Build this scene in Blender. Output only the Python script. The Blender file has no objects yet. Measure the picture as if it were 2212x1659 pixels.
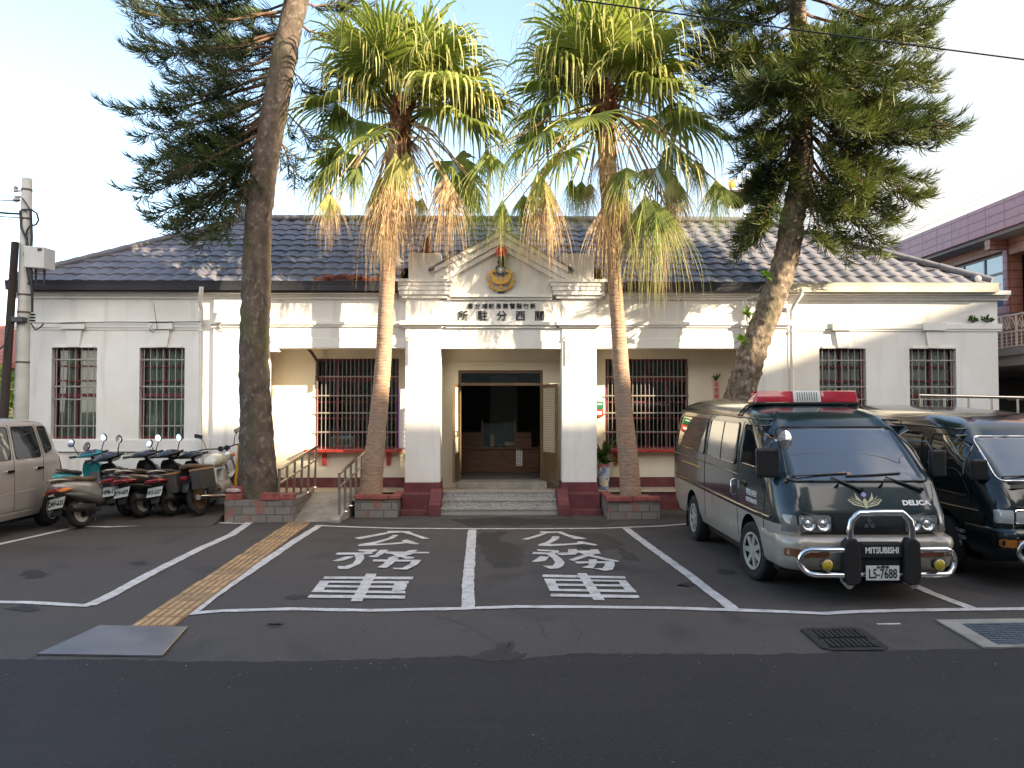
import bpy, bmesh, math, random
import numpy as np
from mathutils import Vector, Matrix, Euler
R = math.radians
rnd = random.Random(7)
scene = bpy.context.scene
COL = scene.collection

# ---------------------------------------------------------------- camera
FPX, CX, CY, CAMH = 1750.0, 1106.0, 829.5, 1.85       # working frame 2212 x 1659
cam_d = bpy.data.cameras.new('camera')
cam = bpy.data.objects.new('camera', cam_d); COL.objects.link(cam)
cam.location = (0, 0, CAMH)
cam.rotation_euler = (R(90 + 1.65), 0, R(-1.01))
cam_d.sensor_width = 36.0
cam_d.lens = 36.0 * FPX / 2212.0
cam_d.clip_start = 0.05; cam_d.clip_end = 3000
scene.camera = cam

# ---------------------------------------------------------------- sky and sun
SUN_AZ, SUN_EL = 120.5, 21.6          # clockwise from +Y, above the horizon
world = bpy.data.worlds.new('World'); scene.world = world
world.use_nodes = True
wn, wl = world.node_tree.nodes, world.node_tree.links
wn.clear()
w_out = wn.new('ShaderNodeOutputWorld'); w_bg = wn.new('ShaderNodeBackground')
sky = wn.new('ShaderNodeTexSky'); sky.sky_type = 'NISHITA'; sky.sun_disc = False
sky.sun_elevation = R(SUN_EL); sky.sun_rotation = R(SUN_AZ)
sky.air_density = 1.0; sky.dust_density = 1.6; sky.ozone_density = 1.0
w_tc = wn.new('ShaderNodeTexCoord'); w_map = wn.new('ShaderNodeMapping')
w_map.inputs['Scale'].default_value = (1.0, 1.0, 2.6)
w_noise = wn.new('ShaderNodeTexNoise'); w_noise.inputs['Scale'].default_value = 1.7
w_noise.inputs['Detail'].default_value = 7.0; w_noise.inputs['Roughness'].default_value = 0.55
w_ramp = wn.new('ShaderNodeValToRGB')
w_ramp.color_ramp.elements[0].position = 0.42; w_ramp.color_ramp.elements[1].position = 0.70
w_mix = wn.new('ShaderNodeMix'); w_mix.data_type = 'RGBA'
w_cl = wn.new('ShaderNodeMix'); w_cl.data_type = 'RGBA'                       # thin high cloud, brighter on the sun's side of the sky
w_cl.inputs[6].default_value = (2.15, 2.2, 2.2, 1); w_cl.inputs[7].default_value = (7.6, 7.2, 6.8, 1)
w_cr = wn.new('ShaderNodeMapRange'); w_cr.inputs[1].default_value = 0.35; w_cr.inputs[2].default_value = -0.25
wl.new(w_tc.outputs['Generated'], w_map.inputs['Vector'])
wl.new(w_map.outputs['Vector'], w_noise.inputs['Vector'])
w_sep = wn.new('ShaderNodeSeparateXYZ'); w_ma = wn.new('ShaderNodeMath'); w_ma.operation = 'MULTIPLY_ADD'; w_ma.inputs[1].default_value = 0.42
w_mb = wn.new('ShaderNodeMath'); w_mb.operation = 'MULTIPLY_ADD'; w_mb.inputs[1].default_value = -0.42
w_mc = wn.new('ShaderNodeMath'); w_mc.operation = 'ADD'; w_mc.inputs[1].default_value = 0.21
wl.new(w_tc.outputs['Generated'], w_sep.inputs[0]); wl.new(w_sep.outputs[0], w_ma.inputs[0]); wl.new(w_noise.outputs['Fac'], w_ma.inputs[2]); wl.new(w_sep.outputs[1], w_cr.inputs[0]); wl.new(w_cr.outputs[0], w_cl.inputs[0]); wl.new(w_cl.outputs[2], w_mix.inputs[7])
wl.new(w_sep.outputs[2], w_mb.inputs[0]); wl.new(w_ma.outputs[0], w_mb.inputs[2]); w_md = wn.new('ShaderNodeMath'); w_md.operation = 'MULTIPLY_ADD'; w_md.inputs[1].default_value = -0.26
wl.new(w_sep.outputs[1], w_md.inputs[0]); wl.new(w_mb.outputs[0], w_md.inputs[2]); wl.new(w_md.outputs[0], w_mc.inputs[0])
wl.new(w_mc.outputs[0], w_ramp.inputs['Fac'])      # cloud thickens towards the right and the horizon
wl.new(w_ramp.outputs['Color'], w_mix.inputs[0])
wl.new(sky.outputs['Color'], w_mix.inputs[6])
w_bal = wn.new('ShaderNodeMix'); w_bal.data_type = 'RGBA'; w_bal.blend_type = 'MULTIPLY'; w_bal.inputs[0].default_value = 1.0; w_bal.inputs[7].default_value = (1.035, 1.0, 0.955, 1)
wl.new(w_mix.outputs[2], w_bal.inputs[6]); wl.new(w_bal.outputs[2], w_bg.inputs['Color'])
w_bg.inputs['Strength'].default_value = 0.135
wl.new(w_bg.outputs['Background'], w_out.inputs['Surface'])

sun_d = bpy.data.lights.new('sun', 'SUN')
sun_d.energy = 5.0; sun_d.angle = R(0.55); sun_d.color = (1.0, 0.83, 0.58)
sun_o = bpy.data.objects.new('sun', sun_d); COL.objects.link(sun_o)
SUN = Vector((math.sin(R(SUN_AZ)) * math.cos(R(SUN_EL)), math.cos(R(SUN_AZ)) * math.cos(R(SUN_EL)), math.sin(R(SUN_EL))))
sun_o.rotation_euler = SUN.to_track_quat('Z', 'Y').to_euler()
sun_o.location = (30, -20, 30)

scene.view_settings.view_transform = 'Standard'
scene.view_settings.look = 'None'
scene.view_settings.exposure = 1.92
scene.view_settings.gamma = 1.0
scene.view_settings.use_curve_mapping = False
scene.cycles.max_bounces = 8; scene.cycles.transparent_max_bounces = 12
scene.cycles.caustics_reflective = False; scene.cycles.caustics_refractive = False

# ---------------------------------------------------------------- measuring helpers
_CR = cam.rotation_euler.to_matrix()
def ray(px, py):
    return _CR @ Vector(((px - CX) / FPX, -(py - CY) / FPX, -1.0))
def at(px, py, Y):                      # world point at depth Y
    d = ray(px, py); return Vector((0, 0, CAMH)) + d * (Y / d.y)
def gnd(px, py, z=0.0):                 # world point at height z
    d = ray(px, py); return Vector((0, 0, CAMH)) + d * ((z - CAMH) / d.z)
def ax(px, Y): return at(px, 880, Y).x
def az(py, Y): return at(1075, py, Y).z

# ---------------------------------------------------------------- mesh builder
class MB:
    def __init__(s): s.v = []; s.f = []; s.m = []; s.cur = 0; s.M = None
    def vert(s, p):
        if s.M is not None: p = s.M @ Vector(p)
        s.v.append((p[0], p[1], p[2])); return len(s.v) - 1
    def face(s, ids): s.f.append(tuple(ids)); s.m.append(s.cur)
    def poly(s, pts): s.face([s.vert(p) for p in pts])
    def box(s, x0, x1, y0, y1, z0, z1):
        i = [s.vert(p) for p in ((x0,y0,z0),(x1,y0,z0),(x1,y1,z0),(x0,y1,z0),(x0,y0,z1),(x1,y0,z1),(x1,y1,z1),(x0,y1,z1))]
        for q in ((3,2,1,0),(4,5,6,7),(0,1,5,4),(1,2,6,5),(2,3,7,6),(3,0,4,7)): s.face([i[k] for k in q])
    def cbox(s, c, d): s.box(c[0]-d[0]/2,c[0]+d[0]/2,c[1]-d[1]/2,c[1]+d[1]/2,c[2]-d[2]/2,c[2]+d[2]/2)
    def loft(s, rings, close=True, cap=True):
        ids = [[s.vert(p) for p in r] for r in rings]; n = len(ids[0])
        for a, b in zip(ids, ids[1:]):
            for k in range(n if close else n - 1):
                s.face((a[k], a[(k+1) % n], b[(k+1) % n], b[k]))
        if cap and close:
            s.face(ids[0][::-1]); s.face(ids[-1])
    def tube(s, pts, r, n=8, cap=True, sq=None):
        pts = [Vector(p) for p in pts]
        rs = r if isinstance(r, (list, tuple)) else [r] * len(pts)
        up = None; rings = []
        for i, p in enumerate(pts):
            a = pts[max(i-1, 0)]; b = pts[min(i+1, len(pts)-1)]
            t = (b - a)
            t = t.normalized() if t.length > 1e-9 else Vector((0,0,1))
            if up is None:
                up = Vector((0,0,1)) if abs(t.z) < 0.9 else Vector((1,0,0))
            u = t.cross(up)
            if u.length < 1e-6: u = t.cross(Vector((0,1,0)))
            u.normalize(); w = u.cross(t).normalized(); up = w
            rings.append([p + (u*math.cos(2*math.pi*k/n) + w*math.sin(2*math.pi*k/n)) * rs[i] for k in range(n)])
        s.loft(rings, True, cap)
    def cyl(s, a, b, r0, r1=None, n=16): s.tube([a, b], [r0, r0 if r1 is None else r1], n)
    def lathe(s, prof, c=(0,0,0), n=24, axis='z', cap=True):
        rings = []
        for r, h in prof:
            ring = []
            for k in range(n):
                a = 2*math.pi*k/n; x, y = r*math.cos(a), r*math.sin(a)
                if axis == 'z': q = (c[0]+x, c[1]+y, c[2]+h)
                elif axis == 'x': q = (c[0]+h, c[1]+x, c[2]+y)
                else: q = (c[0]+y, c[1]+h, c[2]+x)
                ring.append(q)
            rings.append(ring)
        s.loft(rings, True, cap)
    def sphere(s, c, r, n=14, sc=(1,1,1)):
        m = n // 2
        rings = []
        for i in range(m + 1):
            t = math.pi * max(0.002, min(0.998, i / m))
            rings.append([(c[0]+sc[0]*r*math.sin(t)*math.cos(2*math.pi*k/n), c[1]+sc[1]*r*math.sin(t)*math.sin(2*math.pi*k/n), c[2]-sc[2]*r*math.cos(t)) for k in range(n)])
        s.loft(rings, True, True)
    def prism(s, pts, d):               # polygon of 3-D points pushed along vector d
        d = Vector(d); a = [s.vert(p) for p in pts]; b = [s.vert(Vector(p) + d) for p in pts]; n = len(a)
        s.face(a[::-1]); s.face(b)
        for k in range(n): s.face((a[k], a[(k+1) % n], b[(k+1) % n], b[k]))
    def prof(s, pts, x0, x1):           # y,z profile pulled along x
        s.prism([(x0, p[0], p[1]) for p in pts], (x1 - x0, 0, 0))
    def raw(s, vs, fs, M=None):
        o = len(s.v)
        for p in vs: s.v.append(tuple(M @ Vector(p)) if M is not None else tuple(p))
        for f in fs: s.f.append(tuple(o + k for k in f)); s.m.append(s.cur)

def wpos(o):
    p = Vector((0,0,0))
    while o is not None: p += o.location; o = o.parent
    return p

def build(name, mb, mats, parent=None, smooth=None, world=True, bevel=0.0):
    """one mesh object; world=True: the collected points are world points"""
    off = wpos(parent) if (parent is not None and world) else Vector((0,0,0))
    me = bpy.data.meshes.new(name)
    vs = np.array(mb.v, dtype=np.float64).reshape(-1, 3) - np.array(off)
    me.from_pydata(vs.tolist(), [], mb.f)
    if not isinstance(mats, (list, tuple)): mats = [mats]
    for m in mats: me.materials.append(m)
    if len(mats) > 1: me.polygons.foreach_set('material_index', mb.m)
    me.validate(); me.update()
    bm = bmesh.new(); bm.from_mesh(me); bmesh.ops.recalc_face_normals(bm, faces=bm.faces[:]); 
    if bevel > 0:
        es = [e for e in bm.edges if len(e.link_faces) == 2 and e.calc_face_angle(0) > 0.5]
        bmesh.ops.bevel(bm, geom=es, offset=bevel, segments=2, affect='EDGES', profile=0.6, clamp_overlap=True)
    bm.to_mesh(me); bm.free()
    if smooth is not None:
        me.shade_smooth() if hasattr(me, 'shade_smooth') else None
        try: me.set_sharp_from_angle(angle=R(smooth))
        except Exception: pass
    o = bpy.data.objects.new(name, me); COL.objects.link(o)
    if parent is not None: o.parent = parent
    return o

def tag(o, label=None, cat=None, group=None, kind=None):
    if label: o['label'] = label
    if cat: o['category'] = cat
    if group: o['group'] = group
    if kind: o['kind'] = kind
    return o
def thing(name, loc, label, cat, group=None, rz=0.0):
    o = bpy.data.objects.new(name, None); COL.objects.link(o)
    o.location = loc; o.rotation_euler = (0, 0, rz); o.empty_display_size = 0.2
    return tag(o, label, cat, group)
def struct(name, mb, mats, **k):
    return tag(build(name, mb, mats, **k), kind='structure')

_tc = {}
def text_geo(s, size=1.0, ext=0.0, bold=0.0):
    key = (s, size, ext, bold)
    if key in _tc: return _tc[key]
    cu = bpy.data.curves.new('writing', 'FONT'); cu.body = s; cu.size = size; cu.extrude = ext; cu.offset = bold
    cu.align_x = 'CENTER'; cu.align_y = 'CENTER'; cu.resolution_u = 3
    ob = bpy.data.objects.new('writing', cu); COL.objects.link(ob)
    dg = bpy.context.evaluated_depsgraph_get(); ev = ob.evaluated_get(dg); me = ev.to_mesh()
    vs = [tuple(v.co) for v in me.vertices]; fs = [tuple(p.vertices) for p in me.polygons]
    ev.to_mesh_clear(); bpy.data.objects.remove(ob); bpy.data.curves.remove(cu)
    _tc[key] = (vs, fs); return vs, fs
def frame(o, right, up):                # matrix: local x -> right, y -> up, z -> right x up
    r = Vector(right).normalized(); u = Vector(up); u = (u - r*u.dot(r)).normalized(); n = r.cross(u)
    return Matrix(((r.x,u.x,n.x,o[0]),(r.y,u.y,n.y,o[1]),(r.z,u.z,n.z,o[2]),(0,0,0,1)))

# ---------------------------------------------------------------- materials
def mat(name, col, rough=0.6, metal=0.0, var=0.0, vscale=3.0, bump=0.0, bscale=40.0, spec=0.5, col2=None, detail=6.0, coat=0.0,
        stretch=(1,1,1), lo=0.35, hi=0.65, trans=0.0, sss=0.0, alpha=1.0, emit=0.0):
    m = bpy.data.materials.new(name); m.use_nodes = True
    nt = m.node_tree; N, L = nt.nodes, nt.links; b = N['Principled BSDF']
    b.inputs['Base Color'].default_value = (*col, 1); b.inputs['Roughness'].default_value = rough
    b.inputs['Metallic'].default_value = metal; b.inputs['Specular IOR Level'].default_value = spec
    b.inputs['Coat Weight'].default_value = coat; b.inputs['Coat Roughness'].default_value = 0.04
    b.inputs['Transmission Weight'].default_value = trans; b.inputs['Alpha'].default_value = alpha
    if emit:
        b.inputs['Emission Color'].default_value = (*col, 1); b.inputs['Emission Strength'].default_value = emit
    tc = N.new('ShaderNodeTexCoord'); mp = N.new('ShaderNodeMapping'); mp.inputs['Scale'].default_value = stretch
    L.new(tc.outputs['Object'], mp.inputs['Vector'])
    if var > 0 or col2:
        nz = N.new('ShaderNodeTexNoise'); nz.inputs['Scale'].default_value = vscale; nz.inputs['Detail'].default_value = detail
        L.new(mp.outputs['Vector'], nz.inputs['Vector'])
        rp = N.new('ShaderNodeValToRGB'); rp.color_ramp.elements[0].position = lo; rp.color_ramp.elements[1].position = hi
        c2 = col2 if col2 else tuple(c*(1-var) for c in col); c1 = col if col2 else tuple(min(1, c*(1+var*0.5)) for c in col)
        rp.color_ramp.elements[0].color = (*c2, 1); rp.color_ramp.elements[1].color = (*c1, 1)
        L.new(nz.outputs['Fac'], rp.inputs['Fac']); L.new(rp.outputs['Color'], b.inputs['Base Color'])
    if bump > 0:
        n2 = N.new('ShaderNodeTexNoise'); n2.inputs['Scale'].default_value = bscale; n2.inputs['Detail'].default_value = 5
        L.new(mp.outputs['Vector'], n2.inputs['Vector'])
        bp = N.new('ShaderNodeBump'); bp.inputs['Strength'].default_value = bump; bp.inputs['Distance'].default_value = 0.02
        L.new(n2.outputs['Fac'], bp.inputs['Height']); L.new(bp.outputs['Normal'], b.inputs['Normal'])
    return m
def nodes(m): return m.node_tree.nodes, m.node_tree.links, m.node_tree.nodes['Principled BSDF']
def tint(m, scale, col, lo, hi, stretch=(1,1,1), detail=8.0, amount=1.0, coord='Object'):
    """lays another patchy tone over whatever feeds the base colour"""
    N, L, b = nodes(m); inp = b.inputs['Base Color']
    mx = N.new('ShaderNodeMix'); mx.data_type = 'RGBA'
    if inp.is_linked:
        src = inp.links[0].from_socket; L.new(src, mx.inputs[6])
    else: mx.inputs[6].default_value = inp.default_value
    mx.inputs[7].default_value = (*col, 1)
    tc = N.new('ShaderNodeTexCoord'); mp = N.new('ShaderNodeMapping'); mp.inputs['Scale'].default_value = stretch
    mp.inputs['Location'].default_value = (scale*1.7, scale*0.3, 4.1)
    nz = N.new('ShaderNodeTexNoise'); nz.inputs['Scale'].default_value = scale; nz.inputs['Detail'].default_value = detail
    L.new(tc.outputs[coord], mp.inputs['Vector']); L.new(mp.outputs['Vector'], nz.inputs['Vector'])
    mr = N.new('ShaderNodeMapRange'); mr.inputs[1].default_value = lo; mr.inputs[2].default_value = hi; mr.inputs[4].default_value = amount
    L.new(nz.outputs['Fac'], mr.inputs[0]); L.new(mr.outputs[0], mx.inputs[0]); L.new(mx.outputs[2], inp)
    return m
def leafmat(name, c1, c2, vscale=1.2, trans=0.35, rough=0.5):
    m = mat(name, c1, rough, var=0.3, vscale=vscale, col2=c2, spec=0.35)
    N, L, b = nodes(m); out = [n for n in N if n.type == 'OUTPUT_MATERIAL'][0]
    tr = N.new('ShaderNodeBsdfTranslucent'); ms = N.new('ShaderNodeMixShader'); ms.inputs[0].default_value = trans
    src = b.inputs['Base Color'].links[0].from_socket
    hs = N.new('ShaderNodeHueSaturation'); hs.inputs['Saturation'].default_value = 1.1; hs.inputs['Value'].default_value = 1.5
    L.new(src, hs.inputs['Color']); L.new(hs.outputs['Color'], tr.inputs['Color'])
    L.new(b.outputs['BSDF'], ms.inputs[1]); L.new(tr.outputs['BSDF'], ms.inputs[2]); L.new(ms.outputs['Shader'], out.inputs['Surface'])
    return m

M = {}
M['white_wall'] = tint(mat('white wall paint', (0.80, 0.785, 0.755), 0.85, var=0.06, vscale=1.3, bump=0.08, bscale=60), 2.2, (0.62, 0.585, 0.53), 0.56, 0.86, (1.0, 1.0, 0.35), amount=0.7); tint(M['white_wall'], 3.2, (0.50, 0.46, 0.40), 0.54, 0.86, (1.6, 1.6, 0.16), amount=0.7, detail=4); tint(M['white_wall'], 0.8, (0.70, 0.66, 0.58), 0.5, 0.75, amount=0.6)
M['cream_wall'] = mat('cream porch paint with bounce tint', (0.75, 0.68, 0.55), 0.85, var=0.07, vscale=1.4, bump=0.06, bscale=60)  # cream partly holds the warm bounce light inside the porch
M['trim_white'] = tint(mat('white moulding paint', (0.81, 0.795, 0.76), 0.8, var=0.06, vscale=3, bump=0.06), 5, (0.5, 0.45, 0.38), 0.58, 0.85, (0.4, 1, 2.5), amount=0.4)
M['maroon'] = tint(mat('maroon plinth paint', (0.135, 0.030, 0.036), 0.6, var=0.25, vscale=4, bump=0.05), 6, (0.20, 0.085, 0.085), 0.52, 0.78, amount=0.6)
M['maroon_wood'] = mat('maroon window paint', (0.13, 0.018, 0.022), 0.5, var=0.2, vscale=8)
M['red_sill'] = mat('red sill paint', (0.42, 0.04, 0.035), 0.5, var=0.2, vscale=8)
M['bars'] = mat('grey painted bars', (0.33, 0.31, 0.29), 0.5, var=0.1, vscale=8)
M['glass_dark'] = mat('dark window glass', (0.012, 0.014, 0.014), 0.04, spec=0.6)
M['glass_green'] = mat('window glass with green film', (0.06, 0.10, 0.085), 0.06, spec=0.6)
M['curtain'] = mat('grey curtain', (0.42, 0.42, 0.38), 0.9, var=0.3, vscale=14, stretch=(4,1,0.2))
M['roof'] = tint(mat('slate roof tile', (0.165, 0.163, 0.190), 0.5, var=0.2, vscale=2.5, bump=0.1, bscale=30), 9, (0.23, 0.205, 0.185), 0.5, 0.78, amount=0.7)
M['gutter_dark'] = mat('dark gutter paint', (0.042, 0.042, 0.052), 0.45, var=0.2, vscale=2)
M['gutter_cream'] = mat('cream gutter paint', (0.70, 0.65, 0.54), 0.5, var=0.15, vscale=2)
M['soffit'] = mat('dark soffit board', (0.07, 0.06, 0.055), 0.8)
M['terrazzo'] = None
M['floor'] = mat('porch floor', (0.44, 0.37, 0.28), 0.55, var=0.15, vscale=5)
M['concrete'] = tint(mat('concrete', (0.30, 0.275, 0.235), 0.9, var=0.25, vscale=2.5, bump=0.2, bscale=50), 7, (0.12, 0.11, 0.085), 0.52, 0.8, amount=0.7)
M['grey_concrete'] = mat('pole concrete', (0.50, 0.49, 0.46), 0.85, var=0.15, vscale=4, bump=0.1)
M['steel'] = mat('stainless steel', (0.66, 0.61, 0.53), 0.22, 1.0, var=0.1, vscale=6)
M['chrome'] = mat('chrome', (0.82, 0.82, 0.83), 0.07, 1.0)
M['black_plastic'] = mat('black plastic', (0.015, 0.015, 0.016), 0.45, var=0.2, vscale=20)
M['black_gloss'] = mat('black gloss', (0.012, 0.012, 0.014), 0.12, coat=0.5)
M['rubber'] = mat('tyre rubber', (0.018, 0.017, 0.017), 0.85, var=0.3, vscale=10, bump=0.1)
M['black'] = mat('black lettering', (0.015, 0.015, 0.015), 0.6)
M['white_paint'] = mat('white lettering', (0.85, 0.85, 0.82), 0.6)
M['gold'] = mat('gilded emblem paint', (0.62, 0.36, 0.06), 0.38, 0.35, var=0.25, vscale=20)
M['navy'] = mat('navy enamel', (0.015, 0.018, 0.05), 0.4)
M['red_glass'] = mat('red lamp glass', (0.75, 0.015, 0.03), 0.15, spec=0.6, coat=0.5)
M['road'] = None
# ================================================================ the setting: ground, road, paint
def asphalt(name, c1, c2, fine, patch, warm):
    m = mat(name, c1, 0.88, col2=c2, vscale=0.55, detail=9, lo=0.3, hi=0.7, bump=0.32, bscale=130)
    tint(m, 210, fine, 0.57, 0.70, amount=0.9, detail=3); tint(m, 75, tuple(c*0.4 for c in c2), 0.58, 0.70, amount=0.7, detail=3); tint(m, 38, fine, 0.66, 0.71, amount=0.7, detail=2)
    tint(m, 1.6, patch, 0.56, 0.74, (1, 0.6, 1), amount=0.8)
    tint(m, 0.9, warm, 0.5, 0.8, amount=0.55)
    tint(m, 26, tuple(c*0.45 for c in c2), 0.66, 0.74, (1, 0.7, 1), amount=0.75, detail=3)
    return m
M['lot'] = asphalt('lot asphalt', (0.082, 0.068, 0.062), (0.062, 0.052, 0.048), (0.105, 0.092, 0.084), (0.030, 0.027, 0.026), (0.080, 0.063, 0.053))
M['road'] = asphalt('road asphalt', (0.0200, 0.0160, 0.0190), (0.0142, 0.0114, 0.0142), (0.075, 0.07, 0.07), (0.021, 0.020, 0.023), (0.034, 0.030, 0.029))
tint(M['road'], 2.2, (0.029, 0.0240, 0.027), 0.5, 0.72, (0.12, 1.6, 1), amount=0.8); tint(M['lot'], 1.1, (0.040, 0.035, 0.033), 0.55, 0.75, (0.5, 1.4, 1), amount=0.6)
M['apron'] = asphalt('apron asphalt', (0.078, 0.068, 0.062), (0.060, 0.052, 0.048), (0.12, 0.105, 0.095), (0.038, 0.033, 0.03), (0.066, 0.055, 0.046))
M['wet'] = mat('wet asphalt', (0.028, 0.025, 0.023), 0.72, var=0.3, vscale=6, bump=0.2, bscale=100)
M['line'] = tint(tint(mat('worn white road paint', (0.62, 0.59, 0.57), 0.75, var=0.14, vscale=5, bump=0.15, bscale=90), 9, (0.34, 0.31, 0.29), 0.50, 0.72, amount=0.9), 55, (0.16, 0.145, 0.135), 0.60, 0.67, amount=0.95, detail=5)
M['tactile'] = tint(tint(mat('orange tactile tile', (0.52, 0.325, 0.155), 0.8, var=0.2, vscale=6, bump=0.1), 4, (0.37, 0.225, 0.11), 0.48, 0.76, amount=0.9), 40, (0.16, 0.11, 0.075), 0.6, 0.72, amount=0.7)
M['plate'] = mat('steel cover plate', (0.27, 0.265, 0.29), 0.36, 0.75, var=0.22, vscale=2, bump=0.05, bscale=30)
M['drain'] = mat('rusty drain iron', (0.035, 0.032, 0.03), 0.7, 0.3, var=0.4, vscale=10)
M['grating'] = mat('galvanised grating', (0.20, 0.23, 0.27), 0.45, 0.7, var=0.2, vscale=8)

g = MB()
def sheet(mb, x0, x1, y0, y1, z, nx=1, ny=1):
    for i in range(nx):
        for j in range(ny):
            xa, xb = x0+(x1-x0)*i/nx, x0+(x1-x0)*(i+1)/nx; ya, yb = y0+(y1-y0)*j/ny, y0+(y1-y0)*(j+1)/ny
            mb.poly([(xa,ya,z),(xb,ya,z),(xb,yb,z),(xa,yb,z)])
sheet(g, -600, 600, -300, 1200, 0.0)
struct('ground', g, M['lot'])
# road: its ragged front edge follows the join in the asphalt
edge = [(-60,1421),(0,1423),(200,1424),(420,1428),(640,1428),(820,1424),(985,1416),(1040,1424),(1130,1424),(1230,1412),(1420,1411),(1640,1414),(1860,1407),(2080,1402),(2212,1397),(2300,1395)]
pts = [gnd(x, y, 0.004) for x, y in edge]
top = [Vector((-80, pts[0].y+0.1, 0.004))] + pts + [Vector((80, pts[-1].y-0.1, 0.004))]
fine = []
for a, b in zip(top, top[1:]):
    n = max(1, min(60, int((b-a).length/0.06))) if abs(a.x) < 8 and abs(b.x) < 9 else 1
    for k in range(n):
        p = a.lerp(b, k/n); fine.append((p.x, p.y + (rnd.uniform(-0.022, 0.022) if n > 1 else 0), 0.004))
fine.append(tuple(top[-1]))
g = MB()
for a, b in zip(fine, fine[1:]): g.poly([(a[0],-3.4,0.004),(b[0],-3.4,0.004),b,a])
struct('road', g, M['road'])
# lighter worn strip between the bays and the road
g = MB()
strip = [(-100,1420),(-100,1330),(180,1345),(420,1345),(900,1340),(1500,1338),(1720,1350),(1900,1345),(2000,1345),(2060,1405),(1860,1410),(1640,1417),(1420,1414),(1230,1415),(1130,1427),(985,1419),(820,1427),(420,1431),(200,1427)]
low = [(-120,1431),(200,1434),(420,1438),(640,1438),(820,1434),(985,1430),(1130,1434),(1230,1422),(1420,1421),(1640,1424),(1860,1417),(2080,1412),(2300,1405)]
up = [(-120,1340),(120,1348),(300,1352),(420,1350),(640,1345),(985,1342),(1130,1344),(1420,1340),(1640,1352),(1860,1348),(2080,1352),(2300,1345)]
gl = [gnd(x,y,0.002) for x,y in low]; gu = [gnd(x,y,0.002) for x,y in up]
def interp(poly, x):
    for a, b in zip(poly, poly[1:]):
        if a.x <= x <= b.x: return a.y + (b.y-a.y)*(x-a.x)/(b.x-a.x)
    return poly[-1].y if x > poly[-1].x else poly[0].y
xs = np.linspace(gl[0].x, gl[-1].x, 160)
yl = [interp(gl, x) for x in xs]; yu = [interp(gu, x) + rnd.uniform(-0.06,0.06) for x in xs]
for i in range(len(xs)-1): g.poly([(xs[i],yl[i],0.002),(xs[i+1],yl[i+1],0.002),(xs[i+1],yu[i+1],0.002),(xs[i],yu[i],0.002)])
struct('road_shoulder', g, M['apron'])
# footway in front of the steps
g = MB()
a = [gnd(x, y, 0.002) for x, y in ((600,1131),(730,1132),(1000,1138),(1250,1139),(1480,1128),(1600,1120))]
for p, q in zip(a, a[1:]): g.poly([p, q, (q.x, 14.6, 0.002), (p.x, 14.6, 0.002)])
struct('footway', g, M['apron'])
# the asphalt rises gently towards the wall where the scooters stand
def zs(y): return 0.10*min(1,max(0,(y-12.72)/0.5))+0.02*min(1,max(0,(y-13.2)/1.4))
g = MB(); ys_ = [12.68,12.72,12.85,13.0,13.15,13.25,13.6,14.6]
for a, b in zip(ys_, ys_[1:]): g.poly([(-12,a,zs(a)+0.003),(-4.45,a,zs(a)+0.003),(-4.45,b,zs(b)+0.003),(-12,b,zs(b)+0.003)])
g.poly([(-4.45,12.68,0),(-4.45,14.6,0),(-4.45,14.6,0.123),(-4.45,13.25,0.105),(-4.45,12.72,0.003)])
struct('footway', g, M['lot'])
# damp patches
def blob(mb, pxs, z, jit=0.04, sub=5):
    P = [gnd(x, y, z) for x, y in pxs]; out = []
    for p, q in zip(P, P[1:]+P[:1]):
        for k in range(sub):
            v = p.lerp(q, k/sub); out.append((v.x+rnd.uniform(-jit,jit), v.y+rnd.uniform(-jit,jit)*1.6, z))
    mb.poly(out)
g = MB()
blob(g, [(1022,1158),(1045,1150),(1100,1148),(1075,1165),(1120,1182),(1128,1200),(1118,1222),(1075,1226),(1060,1212),(1045,1195)], 0.0035)
blob(g, [(965,1122),(1060,1117),(1200,1120),(1330,1124),(1300,1135),(1180,1134),(1010,1135)], 0.0052, 0.06)
blob(g, [(1215,1152),(1290,1150),(1330,1162),(1350,1178),(1300,1190),(1260,1178)], 0.0036)
blob(g, [(1010,1418),(1060,1405),(1085,1385),(1112,1388),(1105,1405),(1135,1412),(1120,1428),(1040,1429)], 0.0062, 0.02)
blob(g, [(1335,1185),(1362,1192),(1385,1212),(1350,1208)], 0.0036)
tag(build('damp_patch', g, M['wet']), kind='structure')
# tar-filled cracks and oil spots
g = MB()
def crack(pxs, w, z=0.003):
    P = []
    for a, b in zip(pxs, pxs[1:]):
        for k in range(6): P.append((a[0]+(b[0]-a[0])*k/6 + rnd.uniform(-5,5), a[1]+(b[1]-a[1])*k/6 + rnd.uniform(-1.5,1.5)))
    P = [gnd(x, y, z) for x, y in P]
    for a, b in zip(P, P[1:]):
        d = (b-a); n = Vector((-d.y, d.x, 0)).normalized()*w*rnd.uniform(0.4,1); g.poly([a-n,b-n,b+n,a+n])
crack([(945,1330),(1010,1352),(1085,1400)], 0.006); crack([(1160,1335),(1180,1385)], 0.005); crack([(60,1425),(150,1385),(255,1350)], 0.012)
crack([(1230,1338),(1260,1370),(1235,1400)], 0.004)
for cx_, cy_, w_, h_ in ((75,1240,30,9),(48,1315,34,6),(1265,1180,20,5),(1570,1235,22,5),(640,1290,26,5),(1300,1262,14,4),(595,1350,20,4),(1480,1262,20,4),(300,1217,20,5)):
    blob(g, [(cx_+w_*math.cos(t), cy_+h_*math.sin(t)) for t in np.linspace(0, 6.28, 9)[:-1]], 0.0034, 0.03, 3)
tag(build('tar_mark', g, mat('tar', (0.026, 0.023, 0.022), 0.8, var=0.3, vscale=9)), kind='structure')

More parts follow.
